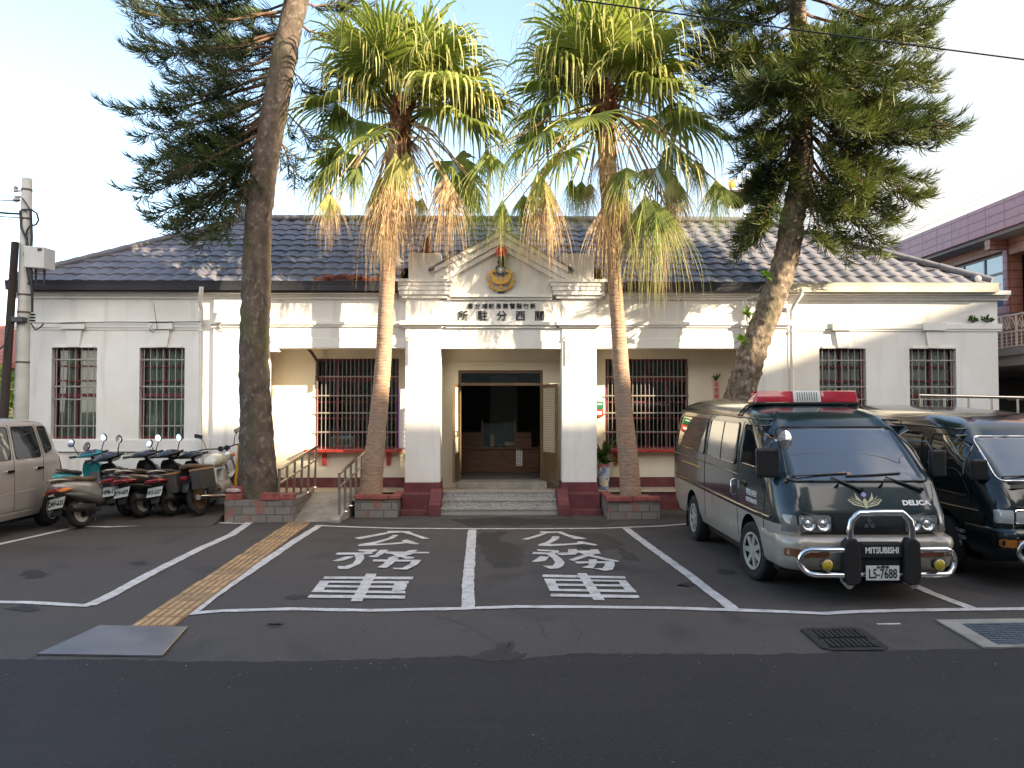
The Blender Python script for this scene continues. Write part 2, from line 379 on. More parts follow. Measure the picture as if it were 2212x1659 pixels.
mb = MB()
for k in range(260):
    x, y = rnd.uniform(-7,7), rnd.choice((rnd.uniform(3.2,13.0), rnd.gauss(5.9,0.25))); r_ = rnd.uniform(0.0025,0.0065); a = rnd.uniform(0,6.28); z = 0.0095
    mb.sphere((x,y,z), r_, 6, (1.5,1,0.5))
tag(build('grit', mb, mat('pale grit', (0.22,0.205,0.185), 0.9, var=0.6, vscale=3)), 'pale grit and stone chips scattered over the road and the parking bays', 'grit', kind='stuff')
# painted bay lines: hand-laid, so slightly wavy
def line(pxs, w, name, z=0.0078, w2=None):
    P = [gnd(x, y, z) for x, y in pxs]; Q = []
    for a, b in zip(P, P[1:]):
        n = max(2, int((b-a).length/0.12))
        for k in range(n): Q.append(a.lerp(b, k/n))
    Q.append(P[-1]); mb = MB(); rows = []
    for i, p in enumerate(Q):
        d = (Q[min(i+1,len(Q)-1)]-Q[max(i-1,0)]); n = Vector((-d.y, d.x, 0)).normalized()
        t = i/max(1,len(Q)-1); ww = (w if w2 is None else w+(w2-w)*t)/2
        rows.append((p-n*(ww+rnd.uniform(-0.006,0.006)), p+n*(ww+rnd.uniform(-0.006,0.006))))
    for a, b in zip(rows, rows[1:]): mb.poly([a[0], b[0], b[1], a[1]])
    return struct(name, mb, M['line'])
LN = 'parking_line'
line([(-40,1299),(0,1300),(60,1301),(130,1305),(195,1308)], 0.10, LN)
line([(192,1307),(240,1285),(330,1236),(430,1186),(500,1155),(545,1124)], 0.125, LN, 0.0086)
line([(535,1131),(470,1129),(380,1132),(240,1138),(150,1136)], 0.10, LN, 0.0082)
line([(-40,1185),(0,1175),(90,1155),(172,1137)], 0.10, LN, 0.0088)
line([(408,1326),(470,1280),(560,1220),(640,1166),(692,1134)], 0.115, LN, 0.0086)
line([(683,1135),(760,1138),(850,1141),(1000,1142),(1150,1142),(1300,1141),(1430,1136),(1490,1131),(1620,1124)], 0.09, LN)
line([(1020,1144),(1016,1200),(1011,1260),(1011,1312)], 0.125, LN, 0.0086)
line([(1352,1141),(1400,1178),(1470,1228),(1540,1282),(1584,1315)], 0.115, LN, 0.0086)
line([(400,1326),(480,1319),(620,1315),(800,1318),(960,1315),(1120,1310),(1300,1311),(1450,1313),(1585,1317),(1700,1321),(1780,1325),(1850,1321),(1960,1318),(2100,1316),(2260,1314)], 0.10, LN)
line([(1948,1252),(2010,1280),(2060,1299),(2108,1317)], 0.105, LN, 0.0086)
line([(1895,1348),(1945,1347)], 0.03, LN, 0.0066)
# painted characters
GA = [
 [(632,190),(880,148),(1010,125),(1020,108),(1270,112),(1320,140),(1440,178),(1510,200),(1430,203),(1290,152),(1180,126),(1045,136),(900,166),(690,206)],
 [(1085,155),(1150,157),(1090,195),(870,262),(1050,252),(1200,238),(1180,222),(1240,211),(1290,222),(1390,262),(1350,267),(1240,252),(1050,270),(870,278),(700,286),(670,282),(690,265),(880,232),(1020,195)],
 [(665,330),(880,324),(905,335),(830,365),(850,375),(740,385),(700,375),(770,350),(690,346)],
 [(410,378),(440,362),(740,362),(745,385),(425,386)],
 [(630,385),(740,390),(745,430),(700,490),(560,552),(450,553),(432,520),(520,520),(610,490),(650,440)],
 [(375,460),(530,408),(620,405),(620,412),(520,450),(440,466)],
 [(930,330),(1030,330),(990,362),(900,415),(830,415),(790,405),(870,390)],
 [(980,350),(1500,355),(1510,370),(1340,372),(1100,382),(1000,374)],
 [(1270,335),(1370,330),(1300,380),(1200,410),(1100,422),(1020,422),(1150,385)],
 [(1010,360),(1070,350),(1220,405),(1330,415),(1320,430),(1230,435),(1140,405)],
 [(840,464),(860,441),(1410,447),(1395,470),(1330,467),(850,466)],
 [(1040,420),(1150,425),(1080,490),(1005,543),(900,533),(960,500)],
 [(1310,450),(1412,448),(1370,500),(1240,562),(1090,553),(1075,540),(1190,540),(1270,500)],
 [(268,664),(285,641),(1320,644),(1310,674),(270,667)],
 [(225,690),(1268,694),(1260,723),(235,713)],[(300,741),(1240,750),(1230,776),(290,766)],[(125,822),(150,796),(1230,811),(1225,839)],
 [(235,688),(350,690),(270,800),(130,822)],[(1105,700),(1268,697),(1235,745),(1250,745),(1215,800),(1065,815)],[(80,889),(110,854),(1225,864),(1220,898)],[(770,607),(890,610),(720,930),(588,928)]]
GB = [
 [(275,207),(430,165),(540,130),(490,131),(500,116),(745,117),(820,150),(1040,200),(900,206),(730,142),(690,130),(580,136),(480,176),(350,211)],
 [(635,175),(720,170),(715,200),(600,263),(760,260),(925,248),(930,233),(980,231),(1170,270),(1130,279),(1000,262),(800,276),(620,288),(470,281),(480,265),(560,240),(620,205)],
 [(455,325),(700,335),(720,355),(660,375),(590,370),(640,350),(470,343)],
 [(400,370),(420,354),(640,365),(650,386),(550,381),(410,379)],
 [(560,375),(650,365),(740,430),(780,480),(760,520),(700,548),(610,552),(520,515),(640,515),(670,480),(640,430)],
 [(395,470),(495,405),(600,410),(560,455),(480,470)],
 [(820,325),(920,320),(925,340),(960,345),(900,385),(750,393),(700,386),(690,364),(820,360)],
 [(920,337),(1180,340),(1200,375),(1130,379),(1000,366),(920,363)],
 [(1080,325),(1170,325),(1190,360),(1050,410),(880,460),(830,445),(960,400),(1090,360)],
 [(940,360),(1010,355),(1120,395),(1420,460),(1390,470),(1250,450),(1080,410)],
 [(890,465),(1340,464),(1360,485),(920,489)],[(1065,440),(1155,440),(1160,480),(1110,548),(980,535),(1060,510)],
 [(1240,470),(1360,470),(1365,510),(1340,560),(1250,577),(1110,545),(1220,545),(1250,510)],
 [(520,625),(535,617),(1480,640),(1500,666),(525,646)],[(540,665),(1490,684),(1510,702),(545,691)],[(680,724),(1440,734),(1460,758),(690,749)],[(600,784),(1600,795),(1620,826),(610,809)],
 [(540,668),(660,672),(720,800),(605,806)],[(1400,690),(1500,690),(1620,828),(1500,815)],[(612,855),(625,841),(1640,859),(1655,885),(1620,893),(620,873)],[(925,603),(1035,603),(1250,918),(1120,915)]]
for data, ox in ((GA, 760), (GB, 1260)):
    mb = MB()
    for k, pg in enumerate(data):
        z = 0.0072 + 0.0004*(k % 13)
        pp = [((ox + x/4.608)*0.8534, (1320 + y/4.608)*0.8534) for x, y in pg]
        mb.poly([gnd(x, y, z) for x, y in pp])
    struct('painted_character', mb, M['line'])

# tactile strip, steel plate, drains
A, B = gnd(327,1356), gnd(650,1128); t = (B-A).normalized(); nrm = Vector((t.y,-t.x,0)); wd = 0.36
tp = thing('tactile_paving', A, 'orange ribbed tactile strip running from the steel plate to the ramp', 'tactile paving')
mb = MB(); rib = mb; L_ = (B-A).length; q0, q1 = A-nrm*0.02, B
mb.prism([(p.x,p.y,0.001) for p in (A-nrm*wd/2, B-nrm*wd/2, B+nrm*wd/2, A+nrm*wd/2)], (0,0,0.0095)); mb.m = [1]*len(mb.m); L_ = (B-A).length; n = int(L_/0.30)
for i in range(n):
    if rnd.random() < -1: continue
    a = A + t*(i*0.30+0.004); b = A + t*((i+1)*0.30-0.004); j = rnd.uniform(-0.012,0.012)
    pr = [a-nrm*(wd/2+j), b-nrm*(wd/2+j), b+nrm*(wd/2-j), a+nrm*(wd/2-j)]
    mb.cur = 1; mb.prism([(p.x,p.y,0.001) for p in pr], (0,0,0.009)); mb.cur = 0
    for k in range(5):
        o = (k-2)*0.07 + j*-1
        if i % 4 == 3:
            for q in range(4):
                c = a + t*(0.04+q*0.07) + nrm*o; rib.cyl((c.x,c.y,0.010),(c.x,c.y,0.0155),0.016,0.011,8)
        else:
            p, q = a+t*0.015+nrm*o, b-t*0.015+nrm*o; e = nrm*0.021
            rib.prism([(p-e).to_tuple()[:2]+(0.0095,), (q-e).to_tuple()[:2]+(0.0095,), (q+e).to_tuple()[:2]+(0.0095,), (p+e).to_tuple()[:2]+(0.0095,)], (0,0,0.006))
build('tiles', mb, [M['tactile'], tint(mat('worn tile base with groove shade', (0.27,0.175,0.10), 0.85, var=0.3, vscale=6), 5, (0.10,0.085,0.07), 0.5, 0.75)], tp)  # base darker than the ribs: shade of the grooves put into the colour
P = [gnd(x,y) for x,y in ((80,1417),(350,1421),(405,1358),(215,1355))]
o = thing('cover_plate', P[0], 'grey steel cover plate lying at the foot of the orange tactile strip', 'cover plate')
mb = MB(); mb.prism([(p.x,p.y,0.006) for p in P], (0,0,0.012)); build('plate_sheet', mb, M['plate'], o)
mb = MB(); a = P[1]; b = P[2]; mb.tube([(a.x,a.y,0.019),(b.x,b.y,0.019)], 0.004, 6); build('plate_edge', mb, mat('golden reflection edge', (0.55,0.40,0.22), 0.4, 0.6), o)  # golden colour paints the sunlit facade's reflection along this edge
P = [gnd(x,y) for x,y in ((1742,1363),(1850,1362),(1905,1403),(1790,1404))]
o = thing('drain_grate', P[0], 'sunken black iron storm drain grate beside the road edge', 'drain')
mb = MB(); mb.poly([(p.x,p.y,0.0044) for p in P]); build('pit', mb, mat('drain pit', (0.006,0.006,0.006), 0.9), o)
mb = MB()
for r_ in range(2):
    for k in range(10):
        u0, u1 = (k+0.15)/10, (k+0.75)/10; v0, v1 = (0.06, 0.44) if r_ == 0 else (0.54, 0.94)
        q = lambda u, v: (P[0].lerp(P[1], u)).lerp(P[3].lerp(P[2], u), v)
        pr = [q(u0,v0), q(u1,v0), q(u1,v1), q(u0,v1)]; mb.prism([(p.x,p.y,0.005) for p in pr], (0,0,0.012))
build('grate_bar', mb, M['drain'], o)
mb = MB()
for a, b in zip(P, P[1:]+P[:1]):
    d = (b-a).normalized(); nn = Vector((-d.y,d.x,0))*0.05
    mb.prism([(p.x,p.y,0.003) for p in (a-nn*0.2-d*0.04, b-nn*0.2+d*0.04, b+nn-d*0.01, a+nn+d*0.01)], (0,0,0.010+0.001*len(mb.f)/6))
build('grate_frame', mb, M['drain'], o)
P = [gnd(x,y) for x,y in ((2075,1352),(2330,1347),(2420,1392),(2155,1398))]; Q = [gnd(x,y) for x,y in ((2022,1343),(2340,1339),(2440,1400),(2125,1403))]
o = thing('catch_basin', Q[0], 'large galvanised drain grating in a pale concrete frame at the road edge', 'drain')
mb = MB()
for k in range(4):
    a, b, c, d = Q[k], Q[(k+1)%4], P[(k+1)%4], P[k]; mb.prism([(p.x,p.y,0.0055) for p in (a,b,c,d)], (0,0,0.014))
build('concrete_frame', mb, M['concrete'], o)
mb = MB(); mb.poly([(p.x,p.y,0.0062) for p in P]); build('pit', mb, mat('basin pit', (0.01,0.011,0.013), 0.9), o)
mb = MB(); q = lambda u, v: (P[0].lerp(P[1], u)).lerp(P[3].lerp(P[2], u), v)
for k in range(12):
    v0, v1 = (k+0.2)/12, (k+0.72)/12; pr = [q(0,v0), q(1,v0), q(1,v1), q(0,v1)]; mb.prism([(p.x,p.y,0.007) for p in pr], (0,0,0.014))
for k in range(14):
    u0, u1 = (k+0.42)/14, (k+0.5)/14; pr = [q(u0,0), q(u1,0), q(u1,1), q(u0,1)]; mb.prism([(p.x,p.y,0.007) for p in pr], (0,0,0.0155))
build('grate_bar', mb, M['grating'], o)
# ================================================================ police station
YP, YW, YB, ZF = 14.50, 14.62, 15.45, 0.334
def glassmat(name, tintc, refl=0.35, rough=0.02):
    m = bpy.data.materials.new(name); m.use_nodes = True; N, L = m.node_tree.nodes, m.node_tree.links; N.clear()
    o = N.new('ShaderNodeOutputMaterial'); t = N.new('ShaderNodeBsdfTransparent'); g_ = N.new('ShaderNodeBsdfGlossy'); x = N.new('ShaderNodeMixShader'); f = N.new('ShaderNodeFresnel')
    t.inputs['Color'].default_value = (*tintc, 1); g_.inputs['Roughness'].default_value = rough; f.inputs['IOR'].default_value = 1.0+refl*2
    L.new(f.outputs[0], x.inputs[0]); L.new(t.outputs[0], x.inputs[1]); L.new(g_.outputs[0], x.inputs[2]); L.new(x.outputs[0], o.inputs['Surface']); return m
M['bars_shade'] = mat('grey bars in porch shade', (0.24, 0.215, 0.19), 0.5, var=0.15, vscale=8)  # darker copy of the bars, porch shade put into the colour
M['pane'] = glassmat('clear window pane', (0.86, 0.90, 0.87), 0.25)
M['pane_green'] = glassmat('green window pane', (0.40, 0.52, 0.46), 0.3)
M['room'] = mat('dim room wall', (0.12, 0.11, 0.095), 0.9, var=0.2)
M['wood'] = mat('brown counter wood', (0.115, 0.055, 0.025), 0.45, var=0.35, vscale=3, stretch=(1,1,6))
M['bronze'] = mat('bronze door frame', (0.20, 0.135, 0.075), 0.4, 0.3, var=0.2)
t_ = mat('terrazzo step', (0.52, 0.50, 0.46), 0.6, col2=(0.10, 0.095, 0.09), vscale=120, detail=2, lo=0.46, hi=0.54)
M['terrazzo'] = tint(t_, 3, (0.16, 0.14, 0.11), 0.5, 0.8, amount=0.5)

def wall_holes(mb, x0, x1, z0, z1, y0, y1, holes):
    xs = sorted({x0, x1, *[h[0] for h in holes], *[h[1] for h in holes]}); zs = sorted({z0, z1, *[h[2] for h in holes], *[h[3] for h in holes]})
    def solid(i, j):
        if i < 0 or j < 0 or i >= len(xs)-1 or j >= len(zs)-1: return False
        cx, cz = (xs[i]+xs[i+1])/2, (zs[j]+zs[j+1])/2
        return not any(h[0] < cx < h[1] and h[2] < cz < h[3] for h in holes)
    for i in range(len(xs)-1):
        for j in range(len(zs)-1):
            if not solid(i, j): continue
            a, b, c, d = xs[i], xs[i+1], zs[j], zs[j+1]
            mb.poly([(a,y0,c),(b,y0,c),(b,y0,d),(a,y0,d)]); mb.poly([(a,y1,c),(a,y1,d),(b,y1,d),(b,y1,c)])
            if not solid(i-1,j): mb.poly([(a,y0,c),(a,y0,d),(a,y1,d),(a,y1,c)])
            if not solid(i+1,j): mb.poly([(b,y0,c),(b,y1,c),(b,y1,d),(b,y0,d)])
            if not solid(i,j-1): mb.poly([(a,y0,c),(a,y1,c),(b,y1,c),(b,y0,c)])
            if not solid(i,j+1): mb.poly([(a,y0,d),(b,y0,d),(b,y1,d),(a,y1,d)])

PS = thing('police_station', (0, 15, 0), 'white single-storey police station with grey tiled hip roof and gabled entrance porch', 'building')
def P(name, mb, m, parent=PS, **k): return build(name, mb, m, parent, **k)
XL, XR = -8.55, ax(2158, YW)
WZ0, WZ1 = az(948, YW), az(752, YW)
wing_win = [(ax(110,YW), ax(208,YW)), (ax(300,YW), ax(398,YW)), (ax(1771,YW), ax(1872,YW)), (ax(1966,YW), ax(2067,YW))]
ARC = [(ax(574,YW), ax(878,YW)), (ax(1286,YW), ax(1603,YW))]
ZA = az(752, YW)
CXL, CXR = (ax(875,YP), ax(951,YP)), (ax(1214,YP), ax(1289,YP))
mb = MB()
wall_holes(mb, XL, XR, 0, 4.0, YW, YW+0.32, [(a,b,WZ0,WZ1) for a,b in wing_win] + [(ARC[0][0],ARC[0][1],-1,ZA), (ARC[1][0],ARC[1][1],-1,ZA), (CXL[1]-0.02, CXR[0]+0.02, -1, ZA+0.01)])
P('wall', mb, M['white_wall'])
# side and rear walls
mb = MB(); mb.box(XL, XL+0.3, YW+0.322, 20.2, 0, 4.0); mb.box(XR-0.3, XR, YW+0.322, 20.2, 0, 4.0); mb.box(XL+0.302, XR-0.302, 19.9, 20.19, 0, 4.0)
P('wall', mb, M['white_wall'])
# porch floor platform
mb = MB(); mb.box(ARC[0][0]-0.4, ARC[1][1]+0.4, YW-0.02, YB+0.1, 0, ZF-0.006); P('platform', mb, M['maroon'])
mb = MB(); mb.box(ARC[0][0]-0.4, ARC[1][1]+0.4, YW-0.05, YB+0.1, ZF-0.005, ZF); mb.box(CXL[1], CXR[0], YP+0.02, YW-0.051, ZF-0.06, ZF); P('floor', mb, M['floor'])
# porch back wall
bw = [(ax(681,YB), ax(861,YB), az(970,YB), az(775,YB)), (ax(1308,YB), ax(1487,YB), az(970,YB), az(775,YB))]
DX0, DX1, DZ0, DZ1 = ax(990,YB), ax(1173,YB), 0.46, az(800,YB)
mb = MB(); wall_holes(mb, ARC[0][0]-0.35, ARC[1][1]+0.35, ZF, 3.5, YB, YB+0.22, bw+[(DX0,DX1,ZF,DZ1)]); P('porch_wall', mb, M['cream_wall'])
mb = MB(); mb.box(ARC[0][0]-0.35, ARC[1][1]+0.35, YW+0.322, YB-0.002, 3.05, 3.12); P('porch_ceiling', mb, M['cream_wall'])
mb = MB()
for s in (ARC[0][0]-0.3, ARC[1][1]+0.15): mb.box(s, s+0.15, YW+0.322, YB-0.002, ZF, 3.05)
P('porch_side_wall', mb, M['cream_wall'])
mb = MB()
for a, b in ((ARC[0][0]-0.15, DX0-0.3), (DX1+0.31, ARC[1][1]+0.15)): mb.box(a, b, YB-0.014, YB-0.001, ZF, az(1031,YB))
P('skirting', mb, M['maroon'])
# door casing
mb = MB()
mb.box(ax(957,YB), DX0, YB-0.05, YB-0.002, ZF, DZ1+0.002); mb.box(DX1, ax(1210,YB), YB-0.05, YB-0.002, ZF, DZ1+0.002)
mb.box(ax(957,YB), ax(1210,YB), YB-0.055, YB-0.002, DZ1+0.003, az(783,YB)); P('door_casing', mb, M['cream_wall'])
mb = MB(); mb.box(DX0-0.02, DX1+0.05, YB-0.33, YB+0.2, ZF+0.002, DZ0); P('door_sill', mb, M['concrete'])
# transom
dr = build('door_frame', (lambda m: (m.box(DX0, DX0+0.05, YB+0.03, YB+0.13, DZ0, DZ1), m.box(DX1-0.05, DX1, YB+0.03, YB+0.13, DZ0, DZ1), m.box(DX0+0.051, DX1-0.051, YB+0.03, YB+0.13, DZ1-0.05, DZ1), m.box(DX0+0.051, DX1-0.051, YB+0.02, YB+0.13, az(833,YB), az(827,YB)), m)[-1])(MB()), M['bronze'], PS)
mb = MB(); mb.box(DX0+0.05, DX1-0.05, YB+0.07, YB+0.08, az(827,YB), DZ1-0.05); P('transom_pane', mb, M['pane'])
# door leaves
def leaf(h, e, z0, z1, hz, lattice=True, flip=1):
    h = Vector((h[0],h[1],0)); e = Vector((e[0],e[1],0)); t = (e-h); w = t.length; t.normalize(); n = Vector((t.y,-t.x,0))
    F = Matrix(((t.x,n.x,0,h.x),(t.y,n.y,0,h.y),(0,0,1,0),(0,0,0,1)))
    mb = MB(); mb.M = F; d = 0.02; fw = 0.06
    mb.box(0,fw,-d,d,z0,z1); mb.box(w-fw,w,-d,d,z0,z1); mb.box(fw+.001,w-fw-.001,-d,d,z1-fw,z1); mb.box(fw+.001,w-fw-.001,-d,d,z0,z0+fw); mb.box(fw+.001,w-fw-.001,-d*0.9,d*0.9,hz-0.04,hz+0.03)
    mb.box(fw,w-fw,-0.008,0.008,z0+fw,hz-0.04)
    o = P('door_leaf', mb, M['bronze'])
    mb = MB(); mb.M = F; mb.box(fw,w-fw,-0.004,0.004,hz+0.03,z1-fw); build('pane', mb, glassmat('frosted door glass', (0.75,0.72,0.66), 0.3, 0.25), o)
    mb = MB(); mb.M = F; s = 0.085; H0, H1, W0, W1 = hz+0.03, z1-fw, fw, w-fw
    k = -int((H1-H0)/s)-2
    while k*s < (H1-H0)+(W1-W0):
        for sg in (1,-1):
            pts = []
            for q in range(0, 80):
                xx = W0+(W1-W0)*q/79; zz = H0+k*s+(xx-W0)*1.25 if sg > 0 else H0+k*s+(W1-xx)*1.25
                if H0 <= zz <= H1: pts.append((xx, zz))
            if len(pts) > 1: mb.tube([(pts[0][0],0.014*flip,pts[0][1]),(pts[-1][0],0.014*flip,pts[-1][1])], 0.006, 4)
        k += 1
    build('lattice', mb, mat('white lattice wire', (0.62,0.55,0.42), 0.5), o)
    mb = MB(); mb.M = F; mb.tube([(w-0.09,-d-0.03,1.42),(w-0.09,-d-0.03,1.30)], 0.012, 8); mb.tube([(w-0.09,-d,1.31),(w-0.09,-d-0.03,1.31)],0.008,6); mb.tube([(w-0.09,-d,1.41),(w-0.09,-d-0.03,1.41)],0.008,6); build('handle', mb, M['steel'], o)
leaf((DX1-0.01, YB-0.06), (1.085, 14.76), DZ0+0.02, az(831,YB), 0.98, flip=1)
leaf((DX0+0.01, YB-0.06), (-0.80, 14.76), DZ0+0.02, az(831,YB), 0.98, flip=-1)
# inner room
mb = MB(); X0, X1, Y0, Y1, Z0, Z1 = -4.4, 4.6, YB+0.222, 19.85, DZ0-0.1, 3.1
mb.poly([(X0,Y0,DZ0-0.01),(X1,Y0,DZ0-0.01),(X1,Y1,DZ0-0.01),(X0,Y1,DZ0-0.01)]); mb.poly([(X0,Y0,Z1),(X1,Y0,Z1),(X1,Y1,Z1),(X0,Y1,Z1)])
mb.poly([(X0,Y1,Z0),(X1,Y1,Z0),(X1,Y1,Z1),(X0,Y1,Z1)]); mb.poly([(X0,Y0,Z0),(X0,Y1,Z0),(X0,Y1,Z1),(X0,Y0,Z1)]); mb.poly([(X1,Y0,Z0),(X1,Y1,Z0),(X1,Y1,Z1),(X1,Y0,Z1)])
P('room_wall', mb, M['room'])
mb = MB(); mb.box(ax(1059,19.7), ax(1118,19.7), 19.6, 19.84, 0.5, 2.6); P('lit_wall_panel', mb, mat('pale lit wall panel', (0.42,0.41,0.38), 0.9))  # pale panel added in place of the lit part of the back wall
# counter inside the door
ct = thing('reception_counter', (0, 17.3, DZ0), 'brown wooden reception counter inside the open entrance doors', 'counter')
mb = MB(); cy = 17.3; cz = az(966, cy); mb.box(ax(985,cy), ax(1165,cy), cy, cy+0.55, DZ0, cz-0.04); build('counter_body', mb, M['wood'], ct)
mb = MB(); mb.box(ax(980,cy), ax(1168,cy), cy-0.05, cy+0.6, cz-0.039, cz); build('counter_top', mb, M['wood'], ct)
mb = MB(); mb.box(ax(990,cy), ax(1042,cy), cy+0.05, cy+0.5, cz+0.001, az(934,cy)); build('side_cabinet', mb, M['wood'], ct); mb = MB(); mb.box(ax(1110,cy), ax(1148,cy), cy+0.05, cy+0.5, cz+0.001, az(934,cy)); build('side_cabinet', mb, M['wood'], ct)
mb = MB(); mb.box(ax(1043,cy), ax(1109,cy), cy+0.1, cy+0.12, cz+0.001, az(912,cy)); build('counter_glass', mb, M['pane'], ct)
mb = MB(); mb.box(ax(1040,cy), ax(1043,cy), cy+0.08, cy+0.14, cz+0.001, az(908,cy)); build('counter_post', mb, M['bronze'], ct); mb = MB(); mb.box(ax(1110,cy), ax(1114,cy), cy+0.02, cy+0.04, az(934,cy), az(908,cy)); build('counter_post', mb, M['bronze'], ct)
pn = thing('paper_notice', (ax(1121,cy), cy-0.01, az(987,cy)), 'white paper notice with lines of small writing hanging on the front of the wooden counter', 'notice')
mb = MB(); mb.box(ax(1115,cy), ax(1128,cy), cy-0.008, cy-0.003, az(1006,cy), az(968,cy)); build('sheet', mb, M['white_paint'], pn)
mb = MB()
for c in range(3):
    for r_ in range(9):
        x = ax(1117.5+c*3.6,cy); z = az(971+r_*3.9,cy); mb.box(x-0.011, x+0.011, cy-0.0095, cy-0.0085, z-0.022, z)
build('writing', mb, M['black'], pn)
for (px, py, w, h, c, nm, lb) in ((1082,960,0.16,0.22,(0.03,0.03,0.035),'monitor','small black monitor standing on the middle of the reception counter'), (1063,958,0.1,0.26,(0.45,0.30,0.15),'file_box','tan upright file box standing on the reception counter left of the black monitor'), (1100,957,0.2,0.1,(0.6,0.45,0.33),'paper_tray','pale paper tray standing on the reception counter right of the black monitor')):
    o = thing(nm, (ax(px,cy), cy+0.3, cz), lb, nm.replace('_',' ')); x = ax(px,cy)
    mb = MB(); mb.box(x-w/2, x+w/2, cy+0.25, cy+0.33, cz+0.03, cz+h); build('case', mb, mat(nm+' finish', c, 0.5), o, bevel=0.006)
    mb = MB(); mb.box(x-w/3, x+w/3, cy+0.22, cy+0.36, cz+0.001, cz+0.029); build('base', mb, mat(nm+' foot', tuple(q*0.7 for q in c), 0.5), o)

# ------------------------------------------------------------ windows
def window(x0, x1, z0, z1, y, nb, hz, mull, kind, curtain=True, sill=None):
    fr = MB(); w = 0.042
    fr.box(x0, x0+w, y+0.12, y+0.19, z0, z1); fr.box(x1-w, x1, y+0.12, y+0.19, z0, z1); fr.box(x0+w, x1-w, y+0.121, y+0.189, z1-w, z1); fr.box(x0+w, x1-w, y+0.121, y+0.189, z0, z0+w)
    for m in mull: xx = x0+(x1-x0)*m; fr.box(xx-0.012, xx+0.012, y+0.125, y+0.18, z0+w, z1-w)
    for m, t in kind: zz = z1-(z1-z0)*m; fr.box(x0+w, x1-w, y+0.123, y+0.183, zz-t, zz+t)
    f = P('window', fr, M['maroon_wood'])
    pn = MB(); pn.box(x0+w*0.6, x1-w*0.6, y+0.150, y+0.155, z0+w*0.6, z1-w*0.6); build('pane', pn, M['pane'], f)
    if curtain:
        cb = MB(); n = 60; rows = []
        for i in range(n+1):
            xx = x0+0.02+(x1-x0-0.04)*i/n; yy = y+0.205+0.022*math.sin(i*1.3)+0.012*math.sin(i*2.9)
            rows.append(((xx,yy,z0),(xx,yy,z1)))
        for a, b in zip(rows, rows[1:]): cb.poly([a[0],b[0],b[1],a[1]])
        build('curtain', cb, curtain, f, smooth=60)
    bb = MB(); yb = y+0.045
    for i in range(nb): xx = x0+(x1-x0)*(i+0.6)/(nb+0.2); bb.cyl((xx,yb,z0+0.004),(xx,yb,z1-0.004), 0.0095 if nb < 10 else 0.0068, n=8)
    for m in hz: zz = z1-(z1-z0)*m; bb.box(x0+0.003, x1-0.003, yb-0.017, yb-0.009, zz-0.012, zz+0.012)
    build('security_bars', bb, M['bars'] if nb < 10 else M['bars_shade'], f)
    return f
CG = mat('grey green curtain', (0.52, 0.56, 0.50), 0.9, var=0.25, vscale=5, stretch=(5,1,0.3)); CT = mat('teal curtain', (0.40, 0.52, 0.46), 0.9, var=0.3, vscale=5, stretch=(5,1,0.3)); CW = mat('white net curtain', (0.75, 0.74, 0.74), 0.9, var=0.3, vscale=6, stretch=(5,1,0.3))
for k, (a, b) in enumerate(wing_win):
    window(a, b, WZ0, WZ1, YW, 7, (0.13, 0.425, 0.565, 0.855), (0.5,), ((0.2,0.014),(0.36,0.014),(0.52,0.03)), (CG, CT, CW, CW)[k])
for x0, x1, z0, z1 in bw:
    f = window(x0, x1, z0, z1, YB-0.07, 20, (0.2, 0.41, 0.6, 0.81), (0.25, 0.5, 0.75), ((0.22,0.05),(0.48,0.015),(0.66,0.015),(0.82,0.015)), None)
    mb = MB(); mb.box(x0-0.16, x1+0.08, YB-0.22, YB-0.001, z0-0.045, z0-0.001)
    for xx in (x0+0.15, x1-0.22): mb.prism([(xx,YB-0.18,z0-0.046),(xx,YB-0.002,z0-0.046),(xx,YB-0.002,z0-0.30),(xx,YB-0.05,z0-0.30),(xx,YB-0.07,z0-0.12)], (0.07,0,0))
    build('sill_shelf', mb, M['red_sill'], f)
# things standing behind the porch windows
for (px, py, w, h, d, c, nm, lb) in ((742,955,0.46,0.26,0.3,(0.52,0.56,0.55),'printer','pale grey printer standing inside the barred window left of the entrance'), (828,958,0.2,0.3,0.2,(0.62,0.62,0.55),'water_jug','pale plastic jug standing inside the window left of the entrance'), (745,938,0.26,0.05,0.2,(0.10,0.28,0.62),'blue_folder','blue folder lying on the printer behind the window bars')):
    Y = YB+0.62; x = ax(px,Y); z = az(py,Y)
    o = thing(nm, (x, Y, z-h/2), lb, nm.split('_')[-1]); mb = MB(); mb.box(x-w/2, x+w/2, Y-d/2, Y+d/2, z-h/2, z+h/2); build('case', mb, mat(nm+' plastic', c, 0.5), o, bevel=0.02)
    mb = MB(); mb.box(x-w*0.4, x+w*0.4, Y-d/2-0.012, Y-d/2-0.002, z-h*0.1, z+h*0.25); build('front_panel', mb, mat(nm+' panel', tuple(q*0.5 for q in c), 0.4), o)
wt = thing('work_table', (ax(760,YB+0.6), YB+0.6, DZ0), 'dark work table inside the window left of the entrance', 'table')
mb = MB(); mb.box(ax(690,YB+0.6), ax(860,YB+0.6), YB+0.32, YB+0.95, az(975,YB+0.6), az(971,YB+0.6)); build('table_top', mb, M['wood'], wt)
for xx in (695, 852):
    for yy in (YB+0.36, YB+0.9):
        mb = MB(); x = ax(xx,YB+0.6); mb.box(x-0.025, x+0.025, yy-0.02, yy+0.02, DZ0, az(975,YB+0.6)); build('leg', mb, M['wood'], wt)

